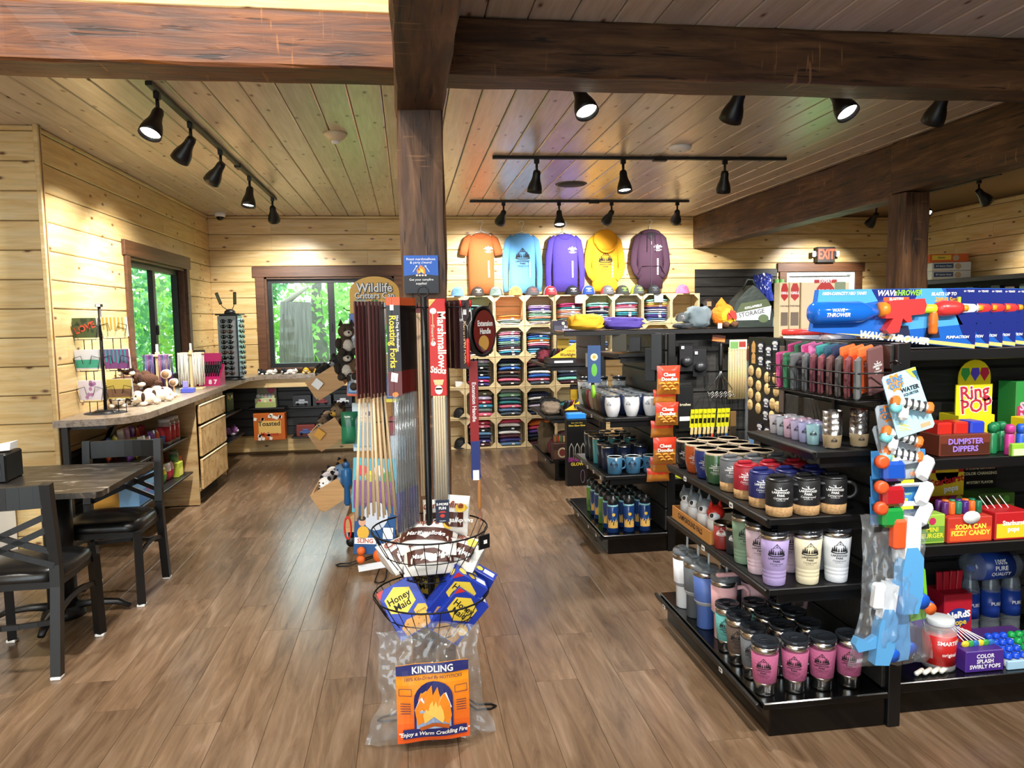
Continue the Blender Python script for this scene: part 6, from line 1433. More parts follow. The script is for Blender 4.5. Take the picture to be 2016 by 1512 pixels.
# ---- glasses and steel cups on the small shelf
zt = 1.061
for i, c_ in enumerate(('#b8b2b8', '#aab0b8', '#c9a9bd', '#b0a6c4', '#a6a6cc', '#9cc4cc')):
    gp = ('farthest from', 'fifth from', 'fourth from', 'third from', 'second from', 'next to')[i]
    o = thing('shot_glass', f'frosted shot glass with dark emblem, front row, {gp} the steel cups', 'glass', (1.50, 2.885-.058*i, zt), 0, 'frosted glasses'); MB().m(film('frost'+c_, c_, .55, .2)).lathe([(.02, 0), (.021, .004), (.026, .075), (.024, .075), (.019, .012), (0, .012)], 20).build('glass', o)
    emblem(MB(), INK, cylm(.025, .036, -PI/2-.5), .026, text=False).build('emblem_print', o)
    o = thing('shot_glass', f'frosted shot glass in the rear row, {gp} the steel cups', 'glass', (1.565, 2.885-.058*i, zt), 0, 'frosted glasses behind'); MB().m(film('frost'+c_, c_, .55, .2)).lathe([(.02, 0), (.021, .004), (.026, .075), (.024, .075), (.019, .012), (0, .012)], 20).build('glass', o)
for j, (x, y) in enumerate(((1.525, 2.51), (1.635, 2.515))):
    for k in range(4):
        o = thing('steel_cup', ('tan wrapped steel cup, lowest of its nested stack' if k == 0 else f'steel cup, {("", "second", "third", "topmost")[k]} of a nested stack')+(' beside the shot glasses' if j == 0 else ' near the panel'), 'cup', (x, y, zt+.022*k), 0, 'nested steel cups')
        MB().m(STEEL).lathe([(.026, 0), (.028, .003), (.0345, .072), (.0335, .072), (.0275, .006), (0, .006)], 24).build('cup', o)
        if k == 0: MB().m(C('#8d7a5c', .7)).lathe([(.0265, .002), (.0295, .006), (.0335, .048), (.033, .05)], 24).build('wrap', o); emblem(MB(), INK, cylm(.033, .026, -PI/2-.3), .022, text=False).build('emblem_print', o)
# ---- magnet board
o = thing('magnet_board', 'black steel board of souvenir magnets on the end unit', 'display board', (1.722, 3.42, .93)); MB().m(C('#101012', .35)).box((0, 0, .255), (.006, .36, .51), .002).build('board', o)
mg = [(3.539, 1.391, 'h'), (3.538, 1.336, 'h'), (3.459, 1.389, 'w'), (3.378, 1.375, 'w'), (3.458, 1.325, 'w'), (3.376, 1.31, 'w'), (3.563, 1.27, 'd'), (3.481, 1.263, 'd'), (3.392, 1.248, 'd'), (3.569, 1.212, 'd'), (3.48, 1.2, 'd'), (3.391, 1.192, 'd'), (3.567, 1.154, 'd'), (3.483, 1.143, 'd'), (3.571, 1.096, 'd'), (3.481, 1.087, 'd'), (3.396, 1.124, 'w'), (3.336, 1.126, 'd'), (3.285, 1.117, 'd'), (3.401, 1.061, 'w'), (3.341, 1.064, 'd'), (3.461, .99, 'w'), (3.381, .98, 'w'), (3.302, .965, 'w'), (3.314, 1.405, 'w'), (3.30, 1.19, 'd'), (3.31, 1.25, 'd')]
for y, z, k in mg:
    mp = plane((-.0026, 0, 0), (0, -1, 0), (0, 0, 1)); nm = {'d': 'round birch wood magnet with engraved lettering', 'w': 'white and navy lettered magnet', 'h': 'wooden birdhouse shaped magnet'}[k]
    o = thing('souvenir_magnet', nm+' on the black magnet board', 'magnet', (1.7165, y, z), 0, 'magnets on the black board')
    if k == 'd': MB().m(C('#d9b87c', .6)).t(Tm(ry=PI/2)).lathe([(0, -.0022), (.027, -.0022), (.028, 0), (.027, .0022), (0, .0022)], 22).build('plate', o); q = MB().m(C('#7a5a34', .6)).text('LAKEWOOD', .0075, mp, 0, .007).text('PARK', .007, mp, 0, -.001).text('Campground', .006, mp, 0, -.009)
    elif k == 'w': MB().m(C('#20263f', .4)).box((0, 0, 0), (.004, .05, .052), .001).build('plate', o); q = MB().m(INKW).text('LAKEWOOD', .015, mp, 0, .010, bold=.04, sx=.62).text('PARK', .014, mp, 0, -.003, bold=.04, sx=.8).text('Campground', .012, mp, 0, -.016, bold=.03, sx=.62).poly([(-.02, .016), (.02, .016), (.012, .02), (-.012, .02)], mp)
    else: MB().m(C('#c99a5a', .6)).prism([(-.018, -.028), (.018, -.028), (.018, .01), (0, .03), (-.018, .01)], .004, -.002, lambda x, y_, q_: V((q_, x, y_))).build('plate', o); q = MB().m(C('#6a4a2a', .6)).text('PARK', .008, mp, 0, -.005)
    q.build('print', o)
# ---- wire basket of can sleeves
t = thing('wire_basket', 'black wire basket of foam can sleeves hung on the end unit', 'basket', (1.62, 2.72, 1.24)); b = MB().m(WIRE)
for z in (0, .05, .1): b.tube([(.09, -.32, z), (-.07, -.32, z), (-.09, -.29, z), (-.09, .29, z), (-.07, .32, z), (.09, .32, z)], .003, 5)
for i in range(11): y = -.29+.058*i; b.tube([(.09, y, 0), (-.09, y, 0), (-.09, y, .1)], .002, 5)
b.build('wires', t); MB().m(BLACK).box((.1, .1, -.06), (.012, .02, .2)).build('bracket', t); MB().m(BLACK).box((.1, -.2, -.04), (.012, .02, .16)).build('bracket', t)
kz = [('#b83a72', 'pink camouflage'), ('#2c6b45', 'dark green'), ('#e070a4', 'bright pink'), ('#e070a4', 'bright pink'), ('#2f7f7c', 'teal'), ('#2a4f66', 'petrol blue'), ('#1f2a4a', 'navy'), ('#e8632a', 'orange'), ('#e8632a', 'orange'), ('#e8632a', 'orange'), ('#64403f', 'maroon')]
for i, (c_, nm) in enumerate(kz):
    y = 3.0-.055*i; o = thing('can_sleeve', f'{nm} foam can sleeve standing at the back of the wire basket', 'can sleeve', (1.655, y, 1.262), .6, 'foam can sleeves', rot=(0, -.12, .5))
    MB().m(C(c_, .85)).box((0, 0, .085), (.1, .014, .17), .006).build('sleeve', o); emblem(MB(), INKW, plane((0, -.0085, .1), (1, 0, 0), (0, 0, 1)), .055, False).build('emblem_print', o)
for i, (c_, nm) in enumerate((('#c0447c', 'pink camouflage'), ('#2f6f48', 'dark green'), ('#55585a', 'charcoal'), ('#5e6163', 'grey'), ('#6a3440', 'maroon'), ('#7a3f48', 'maroon'), ('#64403f', 'maroon'), ('#4f4a48', 'brown'), ('#70383f', 'maroon'), ('#585a5c', 'grey'))):
    y = 2.96-.058*i; o = thing('can_sleeve', f'{nm} leatherette can sleeve at the front of the wire basket', 'can sleeve', (1.575, y, 1.245), 0, 'leatherette can sleeves', rot=(0, -.05, .35 if i < 3 else .9))
    MB().m(C(c_, .7)).box((0, 0, .075), (.085, .02, .15), .008).build('sleeve', o)
    if i < 3: emblem(MB(), INKW if i < 2 else INK, plane((0, -.0115, .09), (1, 0, 0), (0, 0, 1)), .055, i == 2).build('emblem_print', o)
for i in range(4):
    o = thing('key_fob', 'brown leather key fob on a steel ring below the wire basket', 'key ring', (1.69, 3.18-.035*i, .985), 0, 'leather key fobs'); MB().m(C('#3a241a', .6)).box((0, 0, .045), (.01, .022, .09), .003).build('fob', o); MB().m(STEEL).tube([(0, .012*math.cos(2*PI*k/12), .1+.012*math.sin(2*PI*k/12)) for k in range(12)], .0015, 5, True).build('ring', o)
o = thing('lanyard', 'brown woven strap with white tag hanging by the wire basket', 'strap', (1.66, 3.14, 1.12)); MB().m(C('#4a3c34', .8)).box((0, 0, .14), (.006, .045, .3), .002).build('strap', o); MB().m(WHITE).box((-.004, 0, .17), (.002, .016, .04)).build('tag', o)
# ---- water toys hanging at the corner
t = thing('clip_strip', 'narrow hanging strip that carries the water toys at the shelf corner', 'display strip', (1.715, 2.432, .84)); MB().m(BLACK).box((0, 0, .26), (.03, .004, .53), .001).build('strip', t); MB().m(WIRE).tube([(0, .03, .53), (0, 0, .54), (0, -.03, .53)], .003, 5).build('hook', t)
for k, (x, z, y) in enumerate(((1.715, 1.24, 2.36), (1.70, 1.125, 2.385), (1.715, 1.06, 2.405))):
    o = thing('squirter_card', ['pale blue water squirter card with a tiger striped toy gun, frontmost', 'grey water squirter card behind the tiger striped one', 'grey blue water squirter card, third of the hanging stack'][k], 'water toy', (x, y, z), 0, None, rot=(-.12, -.24 if k != 1 else -.12, .05))
    P = [(-.075, -.11), (.065, -.11), (.075, -.1), (.06, .11), (-.065, .11), (-.075, .1)]
    MB().m(C('#a9d3e6' if k == 0 else '#a3adb6', .3)).prism(P, .004, -.002, lambda a, b_, q_: V((a, q_, b_))).build('card', o)
    m1, m2, m3 = (plane((0, -.003-.0008*i, 0), (1, 0, 0), (0, 0, 1)) for i in range(3)); q = MB().m(C('#e8873a', .4)).poly([(-.03+.036*math.cos(i*PI/8)*(1 if i % 2 else .75), .078+.034*math.sin(i*PI/8)*(1 if i % 2 else .75)) for i in range(16)], m1)
    q.m(C('#2f7fb5', .4)).text('SUNS', .026, m2, -.03, .088, bold=.04).text('OUT', .026, m2, -.028, .066, bold=.04); q.m(INK).text('WATER', .021, m2, .018, .044, bold=.04).text('SQUIRTER', .013, m2, .018, .027, bold=.03); q.m(C('#e6d24a', .4)).poly([(.02, .11), (.06, .11), (.06, .07), (.04, .08)], m2); q.m(C('#2a5f7a', .4)).poly([(.04, .1), (.06, .1), (.06, .06)], m3); q.m(C('#e8a07a', .4)).rect(.02, -.1, .06, -.085, m1); q.m(C('#e0d36a', .4))
    for i in range(4): q.poly(seg2(-.06, -.06-.008*i, -.03+.01*(i % 2), -.075-.006*i, .003), m1)
    q.build('print', o)
    g = MB().m(C('#eef0ee', .35)).t(Tm((0, -.02, -.01), ry=.45)).box((0, 0, 0), (.12, .03, .035), .012).box((-.03, 0, -.035), (.035, .026, .05), .01).build('toy_gun', o)
    s_ = MB().m(C('#e2742c', .35)).t(Tm((0, -.022, -.01), ry=.45)).box((.062, 0, .0), (.028, .034, .04), .01).box((-.068, 0, .0), (.03, .036, .04), .01)
    s_.m(C('#1d2024', .4))
    for i in range(4): s_.box((-.035+.024*i, 0, .0), (.007, .034, .037), .004)
    s_.build('stripes', g); MB().m(C('#7fd0d6', .35)).t(Tm((-.07, -.025, .0), rx=PI/2)).lathe([(0, -.012), (.018, -.012), (.018, .012), (0, .012)], 14).build('plug', g)
for k, (z, c_, nm) in enumerate(((1.0, '#1f4fb0', 'blue'), (.91, '#a81f26', 'red'), (.835, '#1f8f3f', 'green'))):
    o = thing('water_gun_pack', f'carded water gun with a {nm} tank hanging on the strip', 'water toy', (1.715, 2.39-.0*k, z), 0, None, rot=(-.1, .0, 0)); 
    MB().m(C('#3f86c4', .35)).box((0, .01, .015), (.21, .004, .1), .001).build('card', o); MB().m(INK).box((0, -.004, -.047), (.21, .02, .018), .001).build('label_strip', o)
    q = MB().m(C('#e6e23a', .4)).rect(-.01, -.055, .04, -.039, plane((0, -.0146, 0), (1, 0, 0), (0, 0, 1))).rect(-.005, -.035, .035, -.02, plane((0, .0072, 0), (1, 0, 0), (0, 0, 1))); q.m(C('#bfe86a', .4)).text('LARGE CAPACITY', .0095, plane((.015, .0068, -.005), (1, 0, 0), (0, 0, 1)), bold=.03); q.build('print', o)
    MB().m(C(c_, .15, coat=.4)).t(Tm((-.045, -.02, -.005))).box((0, 0, 0), (.085, .045, .07), .012).build('tank', o); g = MB().m(C('#e6e9ee', .35)).t(Tm((.08, -.02, -.0), ry=.5)).box((0, 0, 0), (.055, .03, .09), .014).t(None).box((.02, -.012, .035), (.12, .024, .022), .008).build('gun_body', o)
    MB().m(C('#e2562a', .35)).t(Tm((-.092, -.03, .03), rx=PI/2)).lathe([(0, -.012), (.022, -.012), (.024, 0), (.022, .014), (.01, .016), (0, .016)], 16).build('filler_cap', o)
t = thing('water_gun_bag', 'large clear bag of pale blue, green and orange water guns at the shelf corner', 'water toy', (1.69, 2.38, .285))
vs_, fs_ = bagsurf(.27, .56, .05, 1, 0, 9, 40, 56, jit=.01); q = MB().m(film('clear_bag', '#f8fafc', .07, .06, .32)); q.T = Matrix.Diagonal((1, 1, 1, 1)); q.add(vs_, fs_, True); q.build('clear_bag', t)
def big_gun(x, z, ry, cb, ct, s_, nm, y=0):
    A = Tm((x, y, z), ry=ry, s=s_); K = C(cb, .3)
    g = MB().m(K); g.T = A; g.prism([(-.035, -.1), (.03, -.1), (.045, -.04), (.045, .1), (.02, .14), (-.02, .14), (-.035, .06)], .05, -.025, lambda a, b_, q_: V((a, q_, b_))); g.prism([(-.035, .02), (-.035, -.03), (-.11, -.05), (-.13, -.02), (-.12, .01), (-.07, -.005)], .036, -.018, lambda a, b_, q_: V((a, q_, b_))); g = g.build('gun_body', t)
    q = MB().m(C('#e9ecf0', .35)); q.T = A; q.prism([(-.028, .1), (.03, .1), (.034, .24), (-.02, .25)], .044, -.022, lambda a, b_, q_: V((a, q_, b_))); q.build('barrel', g)
    q = MB().m(C(ct, .35)); q.T = A; q.box((-.045, -.005, .19), (.05, .045, .11), .01); q.build('pump_grip', g)
    q = MB().m(C('#1f5fd0', .3)); q.T = A @ Matrix.Translation((.05, 0, -.06)) @ Matrix.Rotation(PI/2, 4, 'X'); q.lathe([(0, -.02), (.028, -.02), (.028, .02), (0, .02)], 16); q.build('knob', g)
big_gun(.045, .30, 0, '#5fa8e0', '#ee5a2a', 1., 'a', -.015); big_gun(.095, .25, -.12, '#7fc83a', '#e9ecf0', .9, 'b', .02); big_gun(-.05, .105, .1, '#5fa8e0', '#e9ecf0', .85, 'c', -.02); big_gun(.03, .10, -.1, '#5fa8e0', '#dfe6ee', .85, 'd', .012)
MB().m(C('#ee6a2a', .35)).t(Tm((.145, 0, .20), rx=PI/2)).lathe([(0, -.012), (.022, -.012), (.022, .012), (0, .012)], 14).build('plug', t)
# ---- boxed water blasters on top of the row
for k in range(5):
    ox, oy = .098*k, .012+.042*k
    t = thing('water_blaster_box', 'large blue boxed water blaster with red gun and blue tank, front of its rank' if k == 0 else f'blue boxed water blaster, {["", "second", "third", "fourth", "fifth"][k]} of the rank behind the front one', 'water toy', (1.60+ox, 2.70+oy, 1.3985))
    P = [(-.045, .085), (.655, 0), (.66, .245), (-.02, .245)]
    MB().m(C('#1f5fb8', .3)).prism(P, .03, 0, lambda a, b_, q_: V((a, q_, b_))).build('carton', t)
    m1, m2, m3 = (plane((0, -.001-.001*i, 0), (1, 0, 0), (0, 0, 1)) for i in range(3)); q = MB()
    q.m(C('#4fa0e0', .3)).poly([(-.02, .245), (.2, .245), (.24, .2), (-.03, .16)], m1).poly([(.36, .245), (.5, .245), (.6, .1), (.3, .08), (.3, .2)], m1)
    q.m(C('#1c2a78', .3)).poly([(.2, .243), (.41, .243), (.38, .195), (.23, .195)], m2).poly([(.52, .243), (.659, .243), (.656, .01), (.6, .06)], m1)
    q.m(C('#f0c878', .35)).poly([(.05, .073+.003), (.654, .003), (.654, .018), (.3, .06)], m2)
    q.m(INKW).text('HIGH-CAPACITY H2O TANK!', .0165, m3, .085, .229, bold=.03, shear=.2, sx=.85).text('WAVE', .03, m3, .265, .228, bold=.03, shear=.2).text('BLASTS UP TO', .017, m3, .51, .222, bold=.04, shear=.2).text('PUMP-ACTION', .015, m3, .575, .05, bold=.03, shear=.3).text('4+ YEARS', .011, m3, .62, .232, bold=.02)
    q.text('WAVE THROWER', .036, m3, .30, .052, bold=.05, shear=.25, rot=-.12, sx=1.05)
    q.m(C('#8ad03a', .4)).text('THROWER', .03, m3, .355, .228, bold=.03, shear=.2, sx=.8); q.m(C('#e8562a', .4)).rect(.25, .198, .36, .212, m3); q.m(INKW).text('BLASTERS', .014, plane((0, -.004, 0), (1, 0, 0), (0, 0, 1)), .305, .205, bold=.04); q.m(C('#f2a02a', .4)).text('28ft/8.5m!', .024, m3, .52, .2, bold=.03, shear=.2)
    q.m(C('#0f1c40', .5)).poly([(.28, .06), (.37, .06), (.36, .1), (.29, .1)], m2).poly([(.43, .05), (.5, .05), (.49, .09), (.44, .09)], m2); q.build('print', t)
    g = MB().m(film('blue_tank', '#1e6fd8', .75, .08)); g.T = Tm((-.06, -.012, .155), ry=PI/2); g.lathe([(.0, 0), (.035, .003), (.043, .015), (.043, .20), (.03, .24), (.018, .262), (.018, .275)], 22); g = g.build('tank', t)
    q = MB().m(INKW); q.text('WAVE', .018, lambda a, b_: V((.03+a, -.012-math.sqrt(max(0, .0442**2-b_**2)), .155+b_)), 0, .009, bold=.02, shear=.2).text('THROWER', .02, lambda a, b_: V((.03+a, -.012-math.sqrt(max(0, .0442**2-b_**2)), .155+b_)), 0, -.009, bold=.03, shear=.2); q.build('tank_print', g)
    RD = C('#d83a3a', .3) if k != 1 else C('#e8eaee', .3)
    g = MB().m(RD); g.prism([(.235, .13), (.25, .195), (.27, .2), (.40, .205), (.41, .18), (.40, .145), (.345, .14), (.35, .115), (.33, .112), (.31, .13), (.295, .075), (.255, .07), (.24, .085), (.27, .13)], .045, -.04, lambda a, b_, q_: V((a, q_, b_))); g = g.build('gun', t)
    def rod(nm, c_, x, prof): q_ = MB().m(c_); q_.T = Tm((x, -.018, .165), ry=PI/2); q_.lathe(prof, 16); q_.build(nm, g)
    rod('collar', C('#e8862a', .3), .222, [(.028, 0), (.03, .03)]); rod('barrel', C('#c8e03a', .3), .435, [(.018, -.03), (.018, .04)]); rod('shroud', RD, .46, [(.02, 0), (.032, .03), (.03, .09), (.02, .115)]); rod('nozzle', C('#f0a02a', .3), .46, [(.013, .115), (.013, .14)])
    MB().m(C('#b8e03a', .3)).box((.565, -.018, .195), (.012, .01, .03), .002).build('sight', g)
    b = MB().m(C('#e8742a', .3)); b.T = Tm((.455, -.018, .065)); b.lathe([(.014, 0), (.018, .01), (.017, .03), (.019, .034), (.017, .05), (.019, .06), (.015, .085), (.013, .095)], 14); b.build('pump_handle', g)
o = thing('red_lid_tub', 'white tub with a red lid behind the boxed water blasters', 'tub', (1.83, 3.28, 1.405)); MB().m(WHITE).lathe([(.075, 0), (.085, .05)], 24).build('tub', o); MB().m(C('#c8302a', .35)).lathe([(.088, .05), (.09, .053), (.09, .072), (.084, .076), (0, .074)], 28).build('lid', o)
o = thing('red_lid_tub', 'second white tub with a red lid beside the first, behind the water blasters', 'tub', (2.02, 3.30, 1.405)); MB().m(WHITE).lathe([(.075, 0), (.085, .05)], 24).build('tub', o); MB().m(C('#c8302a', .35)).lathe([(.088, .05), (.09, .053), (.09, .072), (.084, .076), (0, .074)], 28).build('lid', o)
o = thing('row_cap_board', 'black cap shelf along the rear of the sweets row', 'shelf', (2.9, 3.28, 1.38)); MB().m(BLACK).box((0, 0, .0125), (2.2, .5, .025), .003).build('board', o); MB().m(BLACK).box((0, .22, -.68), (2.2, .02, 1.36)).build('rear_panel', o)
# ---- sweets on the row
z1, z2, z3 = .991, .656, .146
o = carton('tub_candy_box', 'brown printed box of red and blue tub sweets', 'sweets', (2.13, 2.65, z1), (.22, .12, .085), '#6d3322', '#4a2418', 'DUMPSTER|DIPPERS', '#9a7ad8', ts=.36, bold=.03)
for i, c_ in enumerate(('#c0281f', '#c0281f', '#2a3fb8')): MB().m(C(c_, .35)).box((-.07+.07*i, .0, .105), (.062, .08, .05), .006).build('candy_tub', o)
o = thing('ring_candy_display', 'yellow display header with three gem candies and red lettering', 'display box', (2.385, 2.86, z1)); YL = C('#e8d41f', .4)
MB().m(YL).prism([(-.085, .12), (.085, .12), (.085, .25), (.075, .25)]+[(.0+.075*math.cos(a), .28+.075*math.sin(a)) for a in [PI*i/10 for i in range(11)]]+[(-.075, .25), (-.085, .25)], .006, 0, lambda a, b_, q_: V((a, q_, b_))).build('header', o)
MB().m(YL).box((.0, .04, .06), (.17, .12, .12), .002).build('tray', o); m1, m2, m3 = (plane((0, -.001-.001*i, 0), (1, 0, 0), (0, 0, 1)) for i in range(3)); q = MB().m(INKW).text('Ring', .08, m1, .0, .215, bold=.06, rot=.1).text('POP', .08, m1, .01, .155, bold=.06, rot=.1); q.m(C('#b02a3c', .4)).text('Ring', .08, m2, .0, .215, bold=.02, rot=.1).text('POP', .08, m2, .01, .155, bold=.02, rot=.1)
for x, c_ in ((-.045, '#3f9c4a'), (.0, '#5a4ac0'), (.045, '#c0304a')): q.m(C(c_, .2)).poly([(x-.022, .295), (x-.016, .32), (x+.016, .32), (x+.022, .295), (x, .262)], m1 if x else m2)
q.build('print', o)
carton('ring_candy_box', 'yellow carton of gem candies with a blue gem', 'sweets', (2.56, 2.70, z1), (.14, .16, .12), '#e8d41f', None, '24 CT', '#2a2a2a', ts=.15, dots=['#2a5fc0'])
for i, (x, y, c_, nm) in enumerate(((2.27, 2.62, '#1f7a4a', 'green'), (2.305, 2.65, '#1f7a4a', 'green'), (2.31, 2.58, '#c03a8a', 'pink'), (2.36, 2.58, '#2a5fd0', 'blue'), (2.345, 2.66, '#1f7a4a', 'green'))):
    o = thing('spray_candy', f'{nm} capped spray candy bottle beside the yellow display', 'sweets', (x, y, z1), 0, 'spray candies'); MB().m(C(c_, .25)).lathe([(.016, 0), (.017, .004), (.017, .08), (.012, .085)], 14).build('bottle', o); MB().m(C(c_, .35)).lathe([(.0175, .085), (.0175, .11), (.012, .118), (0, .12)], 14).build('cap', o)
carton('spray_candy_tray', 'lime green tray in front of the spray candies', 'tray', (2.345, 2.545+.0, z1), (.12, .02, .05), '#8fc23a', '#d8e8b0', None)
carton('sour_display', 'green sour candy display with pink lettering', 'display box', (2.62, 2.86, z1), (.16, .1, .26), '#2f8a3f', '#a8305a', 'SOUR|MINIS', '#f2a8c8', ts=.2, bold=.04)
carton('bubble_box', 'dark brown candy box half hidden behind the water toys', 'sweets', (1.985, 2.84, z1), (.13, .1, .2), '#4a2a20', '#6a3a2a', 'ER', '#7a8ad0', ts=.25)
carton('gummy_box', 'pale lime gummy burger box beside the water gun bag', 'sweets', (1.985, 2.60, z2), (.11, .06, .115), '#9cc44a', '#6a9a3a', 'MINI|BURGER', '#f0e03a', ts=.22, dots=['#c0305a'])
o = carton('soda_candy_box', 'red and orange box of fizzy soda can candies', 'sweets', (2.14, 2.61, z2), (.19, .1, .1), '#c0392a', '#d8582a', 'SODA CAN|FIZZY CANDY', '#f5e04a', ts=.3, bold=.04)
def cans(par, x0, n, y, z):
    for i in range(n):
        MB().m(C(['#5a2a6a', '#d86a2a', '#2a7a5a', '#4a2a7a', '#d86a2a', '#1f6a4a'][i % 6], .25)).lathe([(.011, 0), (.0135, .004), (.0135, .045), (.011, .05)], 12, (x0+.029*i, y, z)).build('candy_can', par)
cans(o, -.073, 6, .0, .101); cans(o, -.073, 6, .035, .101); MB().m(INKW).t(Tm((.0, -.052, .1), rx=PI/2)).lathe([(0, 0), (.036, 0), (.036, .004), (0, .004)], 20, sy=.7).build('badge', o)
o = carton('pops_box', 'red and yellow open carton of lollipops with white lettering', 'sweets', (2.325, 2.62, z2), (.155, .12, .11), '#b81f24', '#e8c82a', 'Starburst|pops', '#f4efe6', ts=.26, bold=.04); 
for i in range(4): MB().m(WHITE).tube([(-.05+.03*i, .0, .1), (-.06+.03*i, .05, .15)], .0018, 5).build('lollipop_stick', o)
o = carton('pops_header', 'tall yellow and red lollipop header card behind the open carton', 'display box', (2.265, 2.86, z2), (.16, .01, .24), '#b81f24', None, None); m1, m2 = (plane((0, -.007-.001*i, .12), (1, 0, 0), (0, 0, 1)) for i in range(2)); q = MB().m(C('#e0c02a', .4)).poly([(-.08, -.01), (.08, -.01), (.08, .09), (-.08, .09)], m1).disc(0, .09, .055, .05, m1); q.m(C('#b81f24', .4)).text('Starburst', .042, m2, 0, .055, bold=.04, rot=.15); q.m(INKW).text('pops', .035, m2, .02, .02, bold=.04, rot=.1)
for x, c_ in ((-.045, '#8a1f2a'), (-.01, '#c8562a'), (.03, '#a02a8a'), (.06, '#b8c83a')): q.m(C(c_, .3)).disc(x, -.035, .02, .024, m2, 12); q.m(INKW).poly(seg2(x, -.06, x+.004, -.1, .004), m2)
q.build('print', o)
o = carton('soda_candy_box', 'second soda candy box standing behind the first', 'sweets', (2.095, 2.84, z2), (.15, .1, .1), '#8a2a2a', '#6a2a3a', 'SODA CAN', '#f0c84a', ts=.2); cans(o, -.055, 4, 0, .101); MB().m(C('#6a1f2a', .4)).t(Tm((0, .0, .16), rx=PI/2)).lathe([(0, -.003), (.06, -.003), (.06, .003), (0, .003)], 20, sy=.7).build('header', o)
carton('mystery_box', 'green and black special edition candy carton', 'sweets', (2.47, 2.86, z2), (.17, .1, .12), '#4a6a2a', '#8aa03a', None, dots=['#5a3a2a', '#c8862a', '#5aa03a'])
o = carton('mystery_header', 'black header card reading special edition mystery flavour', 'sign', (2.47, 2.915, z2), (.17, .006, .24), '#101012', None, None); MB().m(C('#d8d0a0', .5)).text('SPECIAL EDITION', .018, plane((0, -.0045, .21), (1, 0, 0), (0, 0, 1)), bold=.02).text('COLOR CHANGING', .018, plane((0, -.0045, .185), (1, 0, 0), (0, 0, 1)), bold=.02).text('MYSTERY FLAVOR', .016, plane((0, -.0045, .145), (1, 0, 0), (0, 0, 1)), bold=.02).build('lettering', o)
o = jar('smarties_jar', 'clear round jar with a red label of sweet rolls', (2.055, 2.60, z3), .06, .2, '#c0211f', '#d8dde0'); q = MB().m(INKW).text('SMARTIES', .022, cylm(.0615, .115, -PI/2), 0, 0, bold=.03).text('original', .02, cylm(.0615, .07, -PI/2), 0, 0, bold=.01); q.build('lettering', o)
for i in range(4): o = tag(MB().m(C('#e8e2d8', .4)).t(Tm((1.93+.035*i, 2.545, z3+.012), ry=PI/2, rz=.5)).lathe([(.0, -.03), (.009, -.026), (.009, .026), (0, .03)], 8).build('sweet_roll'), 'white wrapped sweet roll lying in front of the red labelled jar', 'sweets', 'loose sweet rolls')
o = carton('swirly_pops_box', 'purple splashed carton of swirly pops with white sticks', 'sweets', (2.195, 2.57, z3), (.165, .09, .085), '#4a2a86', None, 'COLOR|SPLASH|SWIRLY POPS', '#f0eef6', ts=.26, bold=.03, dots=None)
for i in range(6): MB().m(WHITE).tube([(-.06+.022*i, .02, .08), (-.05+.02*i, .0, .10), (-.10+.018*i, .05, .17-.008*i)], .0022, 5).build('lollipop_stick', o); MB().m(C(['#d8c83a', '#3f9c4a', '#2f6fb5'][i % 3], .2)).ball((-.05+.022*i, -.0, .095), .014, 10, 6, (1.3, .6, 1)).build('lollipop', o)
for i in range(4):
    for j in range(3):
        for (bx, c_, nm) in ((2.315, '#1f4fd0', 'blue'), (2.42, '#1f9a4a', 'green')):
            o = thing('gum_bottle', f'small {nm} capped gum bottle in the low rack of mints', 'sweets', (bx+.034*j, 2.55+.034*i, z3+.0+.012*i), 0, f'{nm} gum bottles'); MB().m(C('#dfe6ec', .3)).lathe([(.012, 0), (.013, .004), (.013, .034)], 10).build('bottle', o); MB().m(C(c_, .2)).lathe([(.0155, .034), (.016, .038), (.015, .05), (.006, .056), (0, .056)], 12).build('cap', o)
carton('mint_tray', 'pale blue tray edge in front of the gum bottles', 'tray', (2.40, 2.525, z3), (.22, .012, .035), '#a8cfe8', None, 'mentos', '#2a4a8a', ts=.5)
o = carton('nerds_box', 'red tall carton of candy ropes with a blue splash', 'sweets', (2.265, 2.82, z3+.0), (.13, .12, .22), '#b0182a', None, None); m1, m2 = (plane((.0, -.0625-.001*i, .14), (1, 0, 0), (0, 0, 1)) for i in range(2)); q = MB().m(C('#1f3a8a', .4)).disc(0, -.02, .055, .04, m1, 20); q.m(INKW).text('NeRdS', .038, m2, 0, -.01, bold=.05, rot=.08); q.m(C('#f0c83a', .4)).text('Rope', .034, m2, 0, -.042, bold=.03, rot=.08); q.build('print', o)
for i in range(4): MB().m(C('#a8182a', .3)).t(Tm((-.045+.03*i, .0, .23), ry=-.05+.04*i)).box((0, 0, 0), (.026, .012, .14), .003).build('candy_rope', o)
for i, (x, z, lb) in enumerate(((2.39, z3, 'blue labelled water bottle standing beside the red carton'), (2.49, z3, 'blue labelled water bottle, one place farther from the red carton'), (2.59, z3, 'blue labelled water bottle at the end of the deck row'))):
    o = thing('water_bottle', lb, 'bottle', (x, 2.85, z), 0); MB().m(film('clear_water', '#dfeaf3', .12, .05)).lathe([(.035, 0), (.038, .006), (.038, .05), (.036, .055), (.038, .06), (.038, .2), (.03, .24), (.014, .27), (.014, .285)], 18).build('bottle', o); MB().m(C('#1f3f96', .35)).lathe([(.0388, .08), (.0388, .19)], 18).build('wrap_label', o); MB().m(C('#2a56b8', .35)).lathe([(.0155, .285), (.0155, .305), (0, .306)], 12).build('cap', o); MB().m(INKW).text('PURE', .02, cylm(.0396, .14, -PI/2), 0, 0, bold=.03).build('print', o)
